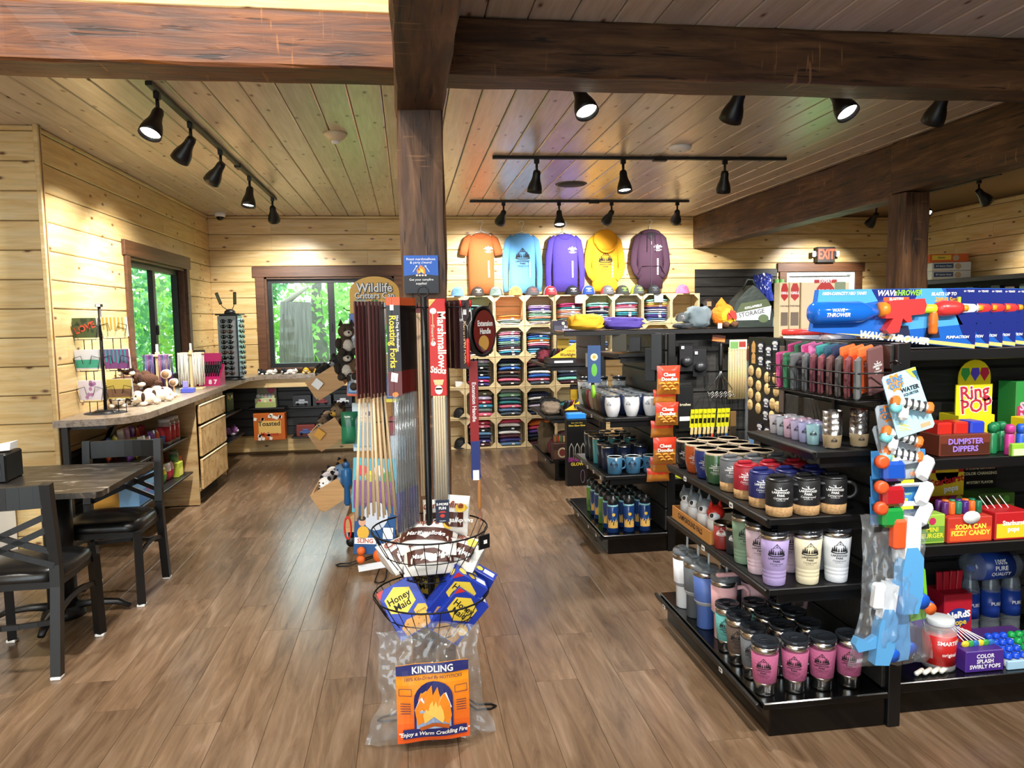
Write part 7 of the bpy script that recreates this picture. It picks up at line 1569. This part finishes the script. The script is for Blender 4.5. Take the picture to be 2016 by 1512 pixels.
o = thing('water_jug', 'big blue labelled water jug on top of the bottles behind the candy ropes', 'bottle', (2.47, 2.83, .455)); MB().m(film('clear_water', '#dfeaf3', .12, .05)).t(Tm(rx=0, ry=PI/2)).lathe([(.05, -.12), (.06, -.1), (.06, .1), (.03, .13), (.015, .15)], 20).build('bottle', o); MB().m(C('#1f3f8e', .35)).t(Tm(ry=PI/2)).lathe([(.061, -.07), (.061, .07)], 20).build('wrap_label', o); MB().m(INKW).text('100%', .026, lambda a, b_: V((a, -math.sqrt(max(0, .0622**2-b_**2)), b_)), 0, .03, bold=.02).text('PURE', .026, lambda a, b_: V((a, -math.sqrt(max(0, .0622**2-b_**2)), b_)), 0, .005, bold=.02).text('QUALITY', .022, lambda a, b_: V((a, -math.sqrt(max(0, .0622**2-b_**2)), b_)), 0, -.02, bold=.02).build('print', o)
carton('gum_slab', 'wide purple carton of gum packs behind the mints', 'sweets', (2.42, 2.735, z3), (.26, .12, .05), '#4a2a6a', '#c03a6a', 'nerds nerds', '#f0eef4', ts=.5)
carton('chocolate_box', 'purple and yellow open chocolate carton behind the swirly pops', 'sweets', (2.12, 2.74, z3), (.16, .14, .12), '#4a2a8a', '#c8a22a', None)
# ------------------------------------------------------------------ second end unit (row of grill tools behind it)
YB0, YB1, XB = 4.63, 5.68, 1.66
endcap('black end unit of wine tumblers, blue mugs and water bottles', 1.205, XB, YB0, YB1, .13, [(.52, 1.245, 4.645, 5.5, (.08, .3, .5, .72)), (.90, 1.245, 4.645, 5.5, (.35, .9)), (1.30, 1.42, 4.95, 5.45, ())], 1.44, tagf=(.1, .3, .6, .8))
gondola_row('black shelving row of grill and camp tools behind the wine tumblers', 1.72, 3.3, 4.72, 5.14, .13, [(.45, 4.80)], 1.44)
o = thing('top_shelf', 'long black top shelf over the grill tool row', 'shelf', (2.0, 5.14, 1.44)); MB().m(BLACKG).box((0, 0, .012), (1.9, .34, .024), .003).build('board', o); MB().m(BLACK).box((0, -.172, .004), (1.9, .01, .03), .002).build('edge_rail', o)
def wine_tumbler(label, loc, colr, group=None, logo=False):
    t = thing('wine_tumbler', label, 'tumbler', loc, 0, group); MB().m(C(colr, .3)).lathe([(.026, 0), (.03, .004), (.041, .04), (.045, .07), (.043, .1), (.040, .112)], 22).build('body', t)
    MB().m(STEEL).lathe([(.040, .112), (.0395, .117)], 22).m(film('clear_lid', '#c9d2da', .2, .05)).lathe([(.0405, .117), (.041, .126), (.035, .128), (0, .122)], 22).build('lid', t)
    if logo: emblem(MB(), C('#8a8d92', .5), cylm(.0453, .065, -PI/2-.75), .03, text=False).build('emblem_print', t)
    t.scale = (1.15,)*3; return t
zs = .901
for j, x in enumerate((1.315, 1.445, 1.575)): wine_tumbler(f'white stemless wine tumbler beside the snack bags, {POS[j]}', (x, 4.72, zs), '#e6e7ea', 'white wine tumblers', True)
wc = [('#1f2a4a', 'navy'), ('#5a4a3c', 'bronze'), ('#8a7a6a', 'taupe'), ('#b0a090', 'sand'), ('#7a2f3a', 'burgundy'), ('#3f5a44', 'forest green'), ('#9aa0a6', 'silver')]
for r_, (c_, nm) in enumerate(wc[:6]):
    for j, x in enumerate((1.315, 1.425, 1.535)): wine_tumbler(f'{nm} stemless wine tumbler behind the white ones, {POS[j]}', (x, 4.835+.108*r_, zs), c_, f'{nm} wine tumblers')
for x, y, lb in ((1.31, 5.485, 'tall white tumbler at the far end of the wine tumblers'), (1.44, 5.485, 'second tall white tumbler at the far end of the wine tumblers'), (1.58, 5.485, 'third tall white tumbler against the back panel')): tumbler(lb, (x, y, zs), '#d9dcdf', 'tall white tumblers')
zs = .521
for j, x in enumerate((1.33, 1.455, 1.575)):
    o = thing('enamel_mug', f'blue mug with a pale rim on the second end unit, {POS[j]}', 'mug', (x, 4.725, zs), 0, 'blue camp mugs'); K = C('#3f6f8f', .25); MB().m(K).lathe([(.038, 0), (.043, .005), (.045, .1)], 24).build('cup', o); MB().m(C('#cfdde2', .3)).lathe([(.045, .1), (.0455, .104), (.043, .104), (.042, .02), (0, .02)], 24).build('rim', o); handle(MB().m(K), .045, .025, .085, .15, .032, .006).build('handle', o); emblem(MB(), C('#16233a', .5), cylm(.0452, .05, -PI/2-.4), .05).build('emblem_print', o); o.scale = (1.1,)*3
for r_, (c_, nm) in enumerate((('#16233f', 'navy'), ('#1a2036', 'midnight'), ('#4fa3ab', 'turquoise'), ('#2a2c34', 'black'), ('#23303f', 'slate'))):
    for j, x in enumerate((1.32, 1.435, 1.55)):
        o = thing('camp_tumbler', f'{nm} tumbler with a steel rim behind the blue mugs, {POS[j]}', 'tumbler', (x, 4.86+.125*r_, zs), 0, f'{nm} tumblers behind the blue mugs'); hh = .15+.02*(r_ > 1); MB().m(C(c_, .3)).lathe([(.034, 0), (.037, .004), (.044, hh)], 20).build('body', o); MB().m(STEEL).lathe([(.044, hh), (.0445, hh+.012)], 20).m(DLID).lathe([(.045, hh+.012), (.044, hh+.022), (.036, hh+.02), (0, hh+.018)], 20).build('lid', o)
zs = .131
def sport_bottle(label, loc, c1, c2, group):
    o = thing('sport_bottle', label, 'bottle', loc, 0, group); MB().m(C(c1, .15, coat=.5)).lathe([(.034, 0), (.038, .005), (.038, .165), (.03, .19)], 20).build('body', o); MB().m(C('#17181b', .35)).lathe([(.032, .19), (.034, .193), (.034, .225), (.02, .23), (.018, .245), (0, .246)], 18).build('lid', o); MB().m(C('#8fc9cf', .3)).lathe([(.0365, .176), (.0345, .186)], 20).build('collar', o)
    mp, m2 = cylm(.0388, .09, -PI/2-.2), cylm(.0394, .09, -PI/2-.2); q = MB().m(C(c2, .4))
    for i in range(6): q.poly([(-.036+.012*i, -.055), (-.024+.012*i, -.055), (-.024+.012*i, -.02+.012*((i*5) % 3)), (-.036+.012*i, -.02+.012*((i*5+2) % 3))], mp)
    q.m(C('#f2c84a', .4)).disc(.004, .035, .011, .011, mp, 12); q.m(C('#2f6f9c', .4)).poly([(-.03, -.01), (-.004, .03), (.012, .005), (.022, .018), (.034, -.01)], m2); q.m(C('#1d2a33', .4)).rect(.0, -.035, .006, -.012, m2); q.build('landscape_print', o); return o
ORD = ('first', 'second', 'third', 'fourth', 'fifth', 'sixth')
for r_ in range(6):
    for j, x in enumerate((1.31, 1.42, 1.53)):
        g = r_ in (2, 5); sport_bottle(f'{"glossy green" if g else "sunset printed blue"} water bottle, {ORD[r_]} row from the snack bags, {POS[j].replace("shelf", "deck")}', (x, 4.71+.115*r_, zs), '#5f8a3a' if g else '#1d3f7a', '#3f6a2a' if g else '#e2b45a', 'green bottles' if g else 'landscape bottles')
# chips hanging at the corner post
o = thing('clip_strip', 'black clip strip of snack bags on the second end unit', 'display strip', (1.61, 4.602, .48)); MB().m(BLACK).box((0, 0, .38), (.03, .004, .78), .001).build('strip', o)
for k, (z, h, y, x) in enumerate(((1.055, .185, 4.555, 1.635), (.985, .10, 4.58, 1.62), (.855, .15, 4.555, 1.625), (.775, .11, 4.585, 1.605), (.605, .175, 4.555, 1.61), (.54, .11, 4.58, 1.60), (.485, .09, 4.59, 1.58))):
    big = k in (0, 2, 4); pouch('snack_bag', 'orange bag of cheese puffs hanging '+['highest on the strip', 'second on the strip, half hidden', 'third on the strip, full face', 'fourth on the strip, half hidden', 'fifth on the strip, full face', 'sixth on the strip, half hidden', 'lowest on the strip'][k], 'snack bag', (x, y, z), .155, h, '#d8432a', .035, text='Cheez|Doodles' if big else None, tcol='#fdf6ea', col2='#b8722a', rx=.05, tb=.05, puffs=big)
o = thing('red_swatter', 'red plastic swatter hanging behind the snack bags', 'swatter', (1.81, 5.08, .86)); MB().m(C('#b8251f', .4)).box((0, 0, .09), (.1, .006, .13), .003).build('paddle', o); MB().m(C('#b8251f', .4)).box((0, 0, .30), (.012, .006, .3), .002).build('handle', o)
o = thing('cork_card', 'tan hanging card beside the snack bags', 'card', (1.765, 5.04, .97)); MB().m(C('#a88a6a', .6)).box((0, 0, .15), (.09, .006, .3), .002).m(INKW).text('FIRE', .035, plane((0, -.004, .2), (1, 0, 0), (0, 0, 1)), bold=.02).build('card', o)
# upper fittings of the end unit: hanging black goods and a blue card
for i, (x, y, z, w_, h, lb) in enumerate(((1.44, 4.98, 1.315, .10, .12, 'dark olive flask pouch on the small upper shelf'), (1.55, 4.98, 1.315, .08, .10, 'black pouch beside the dark olive one'), (1.60, 4.80, 1.12, .07, .22, 'black blister pack hung on the end panel'), (1.61, 4.70, 1.20, .07, .24, 'black blister pack hung nearest the corner post'), (1.3, 5.2, 1.2, .09, .1, 'small silver card hung at the far side of the end unit'))):
    carton('camp_gadget', lb, 'camp gadget', (x, y, z), (w_, .03, h), '#3a382f' if i == 0 else ('#b9bcc0' if i == 4 else '#1c1d20'), None, None, rz=-.5)
o = carton('rope_card', 'blue card with a rainbow print hung above the wine tumblers', 'card', (1.27, 5.02, 1.10), (.09, .006, .26), '#2a4a7a', None, None, rz=-.2); q = MB().m(C('#e8e2b0', .4)).disc(0, .03, .025, .025, plane((0, -.0042, .15), (1, 0, 0), (0, 0, 1))); q.m(C('#5fb03a', .4)).disc(0, -.06, .02, .045, plane((0, -.0042, .15), (1, 0, 0), (0, 0, 1))); q.m(C('#e8a03a', .4)).disc(0, .03, .012, .012, plane((0, -.0048, .15), (1, 0, 0), (0, 0, 1))); q.build('picture', o)
o = thing('green_whistle', 'lime green plastic toy dangling under the blue card', 'toy', (1.25, 4.98, 1.0)); MB().m(C('#8fd03a', .35)).tube([(0, 0, 0), (.006, 0, .04), (0, 0, .09)], [.012, .016, .01], 10).build('body', o)
# grill tools on the slats behind
o = thing('grill_brush', 'black handled grill brush with a fan of steel bristle wire', 'grill tool', (2.19, 5.02, .965)); MB().m(BLACK).lathe([(.012, .2), (.018, .24), (.016, .32), (.012, .37), (.006, .4)], 12).build('grip', o)
q = MB().m(STEEL)
for sx in (-1, -.33, .33, 1): q.tube([(0, 0, .21), (sx*.01, 0, .17), (sx*.09, 0, .06)], .003, 6)
for k in range(3): q.tube([(-.10+.2*i/24, -.01*k, .04-.012*k+.01*math.sin(i*1.6)) for i in range(25)], .002, 5)
q.build('wire_head', o)
o = thing('skewer_pack', 'clear pack of long bamboo skewers on the slat row', 'skewers', (2.32, 5.03, .955)); q = MB().m(C('#e0c68f', .6))
for i in range(22): q.tube([(-.068+.0064*i, -.004*(i % 3), .0), (-.066+.0062*i, -.004*(i % 3), .37)], .0028, 5)
q.build('skewers', o); MB().m(C('#c9c4a8', .5)).box((0, -.008, .39), (.13, .004, .07)).m(C('#5f8a4a', .5)).box((-.03, -.0105, .385), (.06, .001, .05)).m(C('#8a2a20', .5)).box((.03, -.0105, .39), (.05, .001, .04)).build('header_card', o)
o = thing('tongs_pack', 'clear pack of wooden grill tongs with a dark red header on the slat row', 'grill tool', (2.43, 5.04, .62)); MB().m(film('clear_sleeve', '#eef3f6', .07, .1)).box((0, 0, .3), (.085, .02, .62), .004).build('clear_sleeve', o); MB().m(C('#4a1a14', .4)).box((0, -.004, .67), (.09, .02, .12)).m(C('#e8c86a', .4)).text("Stainless", .02, plane((0, -.015, .7), (1, 0, 0), (0, 0, 1)), bold=.03).text('Tongs', .024, plane((0, -.015, .675), (1, 0, 0), (0, 0, 1)), bold=.03).build('header_card', o); MB().m(STEEL).box((-.02, .0, .3), (.012, .004, .56)).box((.02, .0, .3), (.012, .004, .56)).build('tongs', o)
for i, (x, z) in enumerate(((1.95, 1.2), (2.05, 1.16))):
    o = thing('lantern_pack', 'black carded camp lantern on the slat row' if i == 0 else 'second black carded lantern hanging lower on the slat row', 'camp gadget', (x, 5.05, z)); MB().m(C('#151518', .4)).box((0, .012, .06), (.1, .006, .2), .002).build('card', o); MB().m(C('#26262a', .35)).ball((0, -.01, .03), .045, 12, 8, (1, .6, .8)).build('lantern', o); MB().m(WHITE).box((-.03, .0, .13), (.02, .004, .02)).build('tag', o)
o = carton('jerky_card', 'brown flame printed card at the top of the slat row', 'card', (2.17, 5.02, 1.365), (.1, .004, .05), '#5a2a1a', '#c8743a', None, rot=(0, .15, 0))
o = carton('brush_box', 'black box of cleaning brushes behind the snack bags', 'box', (1.92, 5.03, .80), (.12, .06, .26), '#101113', None, 'brushes', '#d8d0b0', ts=.1)
MB().m(WHITE).box((0, -.031, .03), (.08, .001, .03)).build('sticker', o)
for i in range(9):
    o = thing('knife_card', 'yellow carded camp cutlery hanging in a row on the slats', 'cutlery card', (1.955+.031*i+(.012 if i > 5 else 0), 4.99+.004*(i % 3), .63), 0, 'yellow cutlery cards', rot=(0, .10, .35)); MB().m(C('#c8c41f', .4)).box((0, 0, .20), (.042, .003, .13)).m(C('#151515', .5)).text('CAMP', .014, plane((0, -.0022, .23), (1, 0, 0), (0, 0, 1)), bold=.03).rect(-.015, .165, .015, .2, plane((0, -.0022, 0), (1, 0, 0), (0, 0, 1))).build('card', o); MB().m(C(['#16161a', '#16161a', '#1f4f86', '#16161a', '#16161a', '#b8352a'][i % 6], .35)).box((0, -.006, .04), (.02, .012, .09), .005).build('handle', o); MB().m(C('#c9b27a', .5)).box((0, -.003, .11), (.026, .006, .05), .003).build('blade_guard', o)
o = carton('jerky_strip', 'narrow tan and black card hanging beside the cutlery cards', 'card', (2.285, 5.02, .60), (.045, .01, .27), '#6a4f2a', '#2a2118', None)
carton('match_box', 'pale blue patterned pack at the foot of the slat row', 'box', (2.40, 4.95, .60), (.05, .03, .2), '#9ab4cc', '#5a7fa8', None)
o = thing('yellow_hat', 'neon yellow cap brim on the low shelf under the grill tools', 'cap', (1.93, 4.86, .451)); MB().m(C('#d8e02a', .5)).lathe([(.15, 0), (.152, .006), (.09, .02), (.08, .07), (.05, .09), (0, .095)], 24).build('hat', o)
# goods on the top shelf
zs = 1.465
def folded(label, x, y, z, w_, d, h, c_, seed, cat='shirt', name='folded_shirt'):
    b = MB().m(C(c_, .85, bump=.6, bscale=14)); rr = random.Random(seed); vs = []; fs = []; n, k = 40, 16
    for i in range(k+1):
        p = -PI/2+PI*i/k
        for j in range(n):
            a = 2*PI*j/n; cx, sy, sz = math.cos(p)**.5*math.copysign(abs(math.cos(a))**.6, math.cos(a)), math.cos(p)**.5*math.copysign(abs(math.sin(a))**.6, math.sin(a)), math.copysign(abs(math.sin(p))**.7, math.sin(p))
            q = 1+.2*noise.noise(V((cx*2.2, sy*2.2, sz*2+seed)))+.12*noise.noise(V((cx*5, sy*5, sz*7+seed)))+.05*math.sin(sz*9+cx*2); vs.append((w_/2*cx*q, d/2*sy*q, h/2+h/2*sz*(q if sz > 0 else 1)))
    for i in range(k):
        for j in range(n): fs.append((i*n+j, i*n+(j+1) % n, i*n+n+(j+1) % n, i*n+n+j))
    b.add(vs, fs, True); return tag(b.build(name, None, (x, y, z)), label, cat)
folded('golden yellow sweatshirt bundled on the long top shelf', 1.235, 5.12, zs, .24, .2, .11, '#eab02a', 3)
folded('deep purple sweatshirt folded on the long top shelf', 1.50, 5.12, zs, .29, .2, .085, '#4f3f94', 5)
folded('grey camouflage bag slumped on the long top shelf', 2.06, 5.12, zs, .17, .16, .15, '#5d6a70', 7, 'bag', 'camouflage_bag')
folded('flat black pouch under the grey camouflage bag', 1.93, 5.08, zs, .12, .14, .035, '#2a2f33', 8, 'bag', 'flat_pouch')
o = thing('campfire_plush', 'orange and yellow fluffy campfire shaped plush with brown log feet', 'plush toy', (2.22, 5.04, zs)); FU = C('#e87a14', .95, bump=1, bscale=60); FY = C('#f2c22a', .95, bump=1, bscale=60)
b = MB().m(FU).ball((0, .01, .085), .085, 18, 12, (1, .8, 1), .16); b.lathe([(.05, .13), (.035, .17), (.012, .2), (0, .215)], 14, (-.015, .01, 0)); b.build('body', o); MB().m(FY).ball((.015, -.035, .075), .06, 14, 9, (1, .7, 1), .12).build('belly', o)
q = MB(); flame(q, fl_, '#c0281c', '#c0281c', plane((.02, -.09, .11), (1, 0, 0), (0, 0, 1)), plane((.02, -.091, .11), (1, 0, 0), (0, 0, 1)), .75); q.build('flame_patch', o)
for sx in (-1, 1): MB().m(C('#5a3a26', .9, bump=.6, bscale=60)).tube([(.02+sx*.01, -.03, .03), (.02+sx*.04, -.08, .022)], [.02, .022], 10).build('log_foot', o)
MB().m(WHITE).box((-.06, -.07, .015), (.03, .002, .035)).build('swing_tag', o)
o = thing('storage_bag', 'dark green collapsible storage bag in its packaging on the top shelf', 'bag', (2.455, 5.14, zs)); P = [(-.15, 0), (.15, 0), (.16, .08), (.12, .19), (.04, .27), (0, .30), (-.04, .27), (-.12, .19), (-.16, .08)]
MB().m(C('#1f2a24', .4, bump=.3, bscale=20)).prism(P, .12, -.06, lambda a, b_, q_: V((a, q_, b_))).build('bag', o); m1, m2, m3 = (plane((.0, -.062-.001*i, 0), (1, 0, 0), (0, 0, 1)) for i in range(3)); q = MB().m(C('#c9cdd0', .4)).poly([(-.14, .05), (.13, .05), (.14, .15), (-.13, .10)], m1); q.m(C('#3f4a2a', .5)).poly([(-.13, .10), (.14, .15), (.10, .2), (-.09, .17)], m1); q.m(INK).text('STORAGE', .045, m2, -.01, .098, bold=.01, rot=.17); q.m(INKW).text('COLLAPSIBLE', .022, m2, .0, .145, bold=.02, rot=.17, shear=.2); q.m(C('#4a5a3a', .6)).disc(.08, .06, .04, .03, m2); q.build('label_print', o)
MB().m(C('#18221c', .5)).tube([(-.05, 0, .27), (-.02, -.01, .34), (.02, -.01, .34), (.05, 0, .27)], .008, 6).build('handle', o)
for i in range(5):
    o = thing('bug_spray_can', 'small grey and black capped canister in a row on the top shelf', 'can', (2.585+.042*i, 5.1, zs), 0, 'capped canisters'); MB().m(C('#77807f', .4)).lathe([(.018, 0), (.019, .003), (.019, .07)], 14).build('can', o); MB().m(C('#17181a', .4)).lathe([(.0195, .07), (.0195, .125), (.016, .13), (0, .13)], 14).build('cap', o)
for i, (x, y, w_, rz) in enumerate(((1.822, 3.765, .05, .12), (1.876, 3.76, .054, 0), (2.035, 3.76, .25, 0))):
    o = carton('grill_box', ['narrow cream box of a portable grill, turned aside', 'narrow cream box of a portable grill beside the turned one', 'wide cream box of an expert grill behind the water blasters'][i], 'box', (x-.15*0, y-.3, 1.406), (w_, .05, .30), '#cfc29a', None, None, rz=rz); m1, m2 = (plane((0, -.0265-.001*k, .16), (1, 0, 0), (0, 0, 1)) for k in range(2)); q = MB().m(C('#a8281f', .4)); s_ = min(w_, .12); q.poly([(-s_*.38, .07), (s_*.38, .07), (s_*.38, .11), (s_*.2, .135), (-s_*.2, .135), (-s_*.38, .11)], m1).poly([(-s_*.38, .07), (s_*.38, .07), (0, .05)], m1); q.m(INKW).text('GRILL', s_*.32, m2, 0, .088, bold=.03); q.m(INK).text('PORTABLE', s_*.2, m2, 0, .025, bold=.01); q.m(C('#6a6250', .5)).rect(-s_*.38, -.07, s_*.38, -.005, m1); q.m(C('#a8281f', .4)).rect(-s_*.3, -.14, s_*.3, -.125, m1)
    if i == 2: q.m(C('#a8281f', .4)).rect(-.06, .135, .06, .152, m1); q.m(INKW).text('EXPERT', .02, m2, 0, .143, bold=.02); q.m(C('#7a8a6a', .5)).rect(.05, .09, .105, .14, m2)
    q.build('print', o)

# ------------------------------------------------------------------ third end unit
YC0, YC1, XC = 6.88, 7.9, 1.80
endcap('black end unit of torches and lighters nearest the crate wall', 1.30, XC, YC0, YC1, .2, [(.62, 1.28, 6.9, 7.8, (.5,)), (1.12, 1.28, 6.9, 7.8, ())], 1.40, tagf=(.2,))
def wedge_display(label, x, y, z, txt, txt2):
    o = thing('torch_display', label, 'display box', (x, y, z)); MB().m(C('#17151c', .4)).box((0, .1, .03), (.26, .26, .06), .003).build('tray', o)
    MB().m(C('#e0b42a', .4)).prism([(-.13, .05), (.13, .05), (.13, .2)], .008, -.03, lambda a, b_, q_: V((a, q_, b_))).build('side_card', o); MB().m(C('#e0b42a', .4)).box((.06, .23, .15), (.12, .006, .16)).build('header', o)
    m1 = plane((0, -.032, 0), (1, 0, 0), (0, 0, 1)); MB().m(INK).text(txt, .04, m1, .05, .085, bold=.02, sx=.9).text(txt2, .02, m1, .08, .12).m(INKW).rect(-.08, .01, .1, .03, m1).build('lettering', o)
    for i in range(6): MB().m(C(['#1c1d20', '#4a4c50', '#6a1f2a', '#22242a', '#8a8d90', '#2a2f3a'][i], .35)).t(Tm((-.09+.035*i, .08+.02*(i % 3), .09), ry=.3, rx=.2)).lathe([(.012, -.05), (.014, .03), (.02, .05), (0, .05)], 10).build('torch', o)
    return o
wedge_display('yellow and black worklight display on the highest shelf of the third end unit', 1.44, 6.93, 1.121, 'Worklight', 'COB LED'); wedge_display('yellow and black sportsman light display on the middle shelf of the third end unit', 1.57, 6.93, .621, 'Sportsman', 'Light')
carton('headlight_box', 'dark blue box of clip headlights above the worklights', 'box', (1.50, 6.95, 1.41), (.30, .16, .12), '#2a2740', '#4a4a5a', 'Bonfire|Headlight', '#e8e4f0', ts=.28, dots=['#d8d8c0', '#c8b84a'])
o = shelf('thin black top plate of the third end unit', (1.55, 7.3, 1.41), (.5, .9, .012))
for i, (x, y, z, c_, lb) in enumerate(((1.36, 7.25, 1.121, '#7a2a3a', 'maroon patterned cap on the highest shelf of the third end unit'), (1.38, 7.5, 1.121, '#3a2a3a', 'dark plum cap beside the maroon patterned one'), (1.40, 7.3, .621, '#3a3c40', 'charcoal gloves on the middle shelf of the third end unit'), (1.36, 7.1, .621, '#7a6a5a', 'tan carabiner bundle on the middle shelf of the third end unit'), (1.42, 7.55, .621, '#23252a', 'black pouch at the far end of the middle shelf'))): folded(lb, x, y, z, .17, .18, .12, c_, 20+i, 'accessory', 'soft_accessory')
for i in range(5): carton('lighter_case', 'patterned dark box of lighters on the middle shelf of the third end unit', 'box', (1.68, 7.0+.12*i, .621), (.08, .05, .25), '#2a2a30', '#4a4450', None, rz=-.5, group='lighter boxes')
o = carton('lighter_display', 'red and brown display of printed lighters on the low deck of the third end unit', 'display box', (1.46, 6.97, .201), (.24, .12, .16), '#3a211c', '#5a3a2c', None)
q = MB().m(C('#b8a88a', .5)); m1 = plane((0, -.0625, .08), (1, 0, 0), (0, 0, 1)); q.disc(-.03, -.01, .045, .05, m1); q.m(C('#6a2a22', .5)).disc(-.03, -.01, .032, .036, plane((0, -.0632, .08), (1, 0, 0), (0, 0, 1))); q.m(C('#c8b89a', .5)).rect(.05, -.05, .09, -.01, m1).rect(.05, .01, .09, .05, m1); q.build('print', o)
for i in range(7):
    for j in range(2): o = thing('pocket_lighter', 'printed pocket lighter standing in the red and brown display', 'lighter', (1.37+.03*i, 6.96+.04*j, .365), 0, 'pocket lighters'); MB().m(C(['#6a4a2a', '#8a2f22', '#3f5a2f', '#a88a5a', '#4a3a5a'][(i+j) % 5], .3)).box((0, 0, .03), (.022, .012, .06), .004).build('body', o); MB().m(STEEL).box((0, 0, .067), (.02, .011, .014), .002).build('cap', o)
folded('brown leaf camouflage bundle at the outer edge of the third end unit', 1.36, 7.35, .201, .15, .3, .3, '#5a4a34', 41, 'bag', 'camouflage_bundle')
folded('pink and red accessory pouches on the low deck of the third end unit', 1.42, 7.15, .201, .16, .14, .16, '#6a2a3a', 42, 'bag', 'accessory_pouch')
# glow stick floor display
o = thing('glow_display', 'black floor display of glow loops with a blue top', 'display box', (1.515, 6.70, 0)); MB().m(C('#0e0e10', .35)).box((0, 0, .31), (.19, .10, .62), .003).build('box', o); MB().m(C('#2a7fd0', .35)).box((0, 0, .65), (.18, .09, .06), .01).build('bag_top', o); m1 = plane((0, -.0515, 0), (1, 0, 0), (0, 0, 1)); q = MB().m(C('#c9b23a', .4)).text('GLOW', .04, m1, 0, .205, bold=.03).text('Glow Glow Glow', .022, m1, 0, .565, bold=.02).text('24 in  24 in  24 in', .015, m1, 0, .59); q.m(C('#7a2a6a', .4)).rect(-.085, .23, .085, .27, m1); q.build('lettering', o)
for x in (-.055, 0, .055): MB().m(C('#8a8a80', .35)).tube([(x-.02, -.056, .25), (x-.018, -.058, .36), (x, -.06, .40), (x+.018, -.058, .36), (x+.02, -.056, .25)], .005, 6).build('glow_loop', o)
MB().m(C('#5a4a5a', .35)).tube([(.05+.02*math.cos(2*PI*i/14), -.055, .09+.06*math.sin(2*PI*i/14)) for i in range(14)], .004, 6, True).build('glow_ring', o)

# ------------------------------------------------------------------ far right: slatwall, pool toys, wall shelf
slatwall('charcoal slatwall on the back wall between the crates and the door', (3.62, BY-.022), (4.72, BY-.022), .5, 2.14, .118)
o = thing('pool_toy_bag', 'crinkled clear blue bag of pool toys hung on the slatwall', 'bag', (4.48, 9.0, 1.72)); vs_, fs_ = bagsurf(.27, .34, .06, 1, 0, 17, jit=.012); MB().m(C('#2f3f9a', .2)).add(vs_, fs_, True).build('bag', o)
for x, c_, lb in ((4.66, '#d8a82a', 'yellow foam pool noodle leaning on the slatwall'), (4.73, '#4f8a7a', 'green foam pool noodle leaning beside the yellow one')):
    o = thing('pool_noodle', lb, 'pool noodle', (x, 9.0, .8)); MB().m(C(c_, .7)).lathe([(.012, 0), (.032, 0), (.032, 1.0)], 14).build('noodle', o); MB().m(C('#5a8a4a', .7)).lathe([(.032, 1.0), (.034, 1.02), (.034, 1.2), (.012, 1.2)], 14).build('end_sleeve', o)
o = thing('hanging_backpack', 'dark brown bag with a tan tag hanging beside the end crate', 'bag', (3.78, 9.03, 1.5)); MB().m(C('#2b201b', .7, bump=.4)).ball((0, 0, .13), .13, 14, 10, (1, .5, 1.1)).build('bag', o); MB().m(C('#b89a72', .6)).box((-.03, -.07, .2), (.06, .003, .06)).build('tag', o)
o = thing('wall_shelf', 'long black shelf high on the right pine wall', 'shelf', (6.40, 7.0, 1.90)); MB().m(BLACK).box((0, 0, .015), (.36, 3.6, .03), .003).build('board', o); MB().m(BLACK).box((-.18, 0, .005), (.012, 3.6, .05), .002).build('edge_rail', o); MB().m(C('#151517', .6)).box((.17, 0, -.5), (.02, 3.6, 1.0)).build('rear_panel', o)
rr_ = random.Random(6)
for i in range(16):
    y = 5.6+.19*i; carton('camper_part', 'dark hanging pack of camper parts under the long wall shelf', 'hanging pack', (6.33, y, 1.55+.05*rr_.random()), (.12, .06, .24), ['#3a4038', '#26282c', '#2f3f36', '#4a4238', '#1f2a2f'][i % 5], None, None, rz=-PI/2, group='packs under the wall shelf')
for i, (y, z, c_, lb) in enumerate(((8.08, 1.931, '#dfe4e8', 'white and blue boxed hose lying lowest on the wall shelf'), (8.08, 2.03, '#dfe4e8', 'white and blue boxed hose lying second on the wall shelf'), (8.12, 2.13, '#d8622a', 'orange boxed hose lying topmost on the wall shelf'))):
    o = carton('hose_box', lb, 'box', (6.33, y, z), (.42, .22, .095), c_, None, None, rz=-.3)
    q = MB().m(C('#1f4f8a' if i < 2 else '#e8d04a', .4)); m1 = plane((0, -.1115, .0475), (1, 0, 0), (0, 0, 1)); q.rect(-.19, -.02, .02, .035, m1); q.m(C('#b8a890', .4)).disc(.07, 0, .035, .035, m1); q.m(INKW if i < 2 else INK).text('RV Sewer Hose' if i < 2 else 'Flexible', .026, plane((-.085, -.1125, .0475), (1, 0, 0), (0, 0, 1)), 0, .006, bold=.02); q.build('print', o)
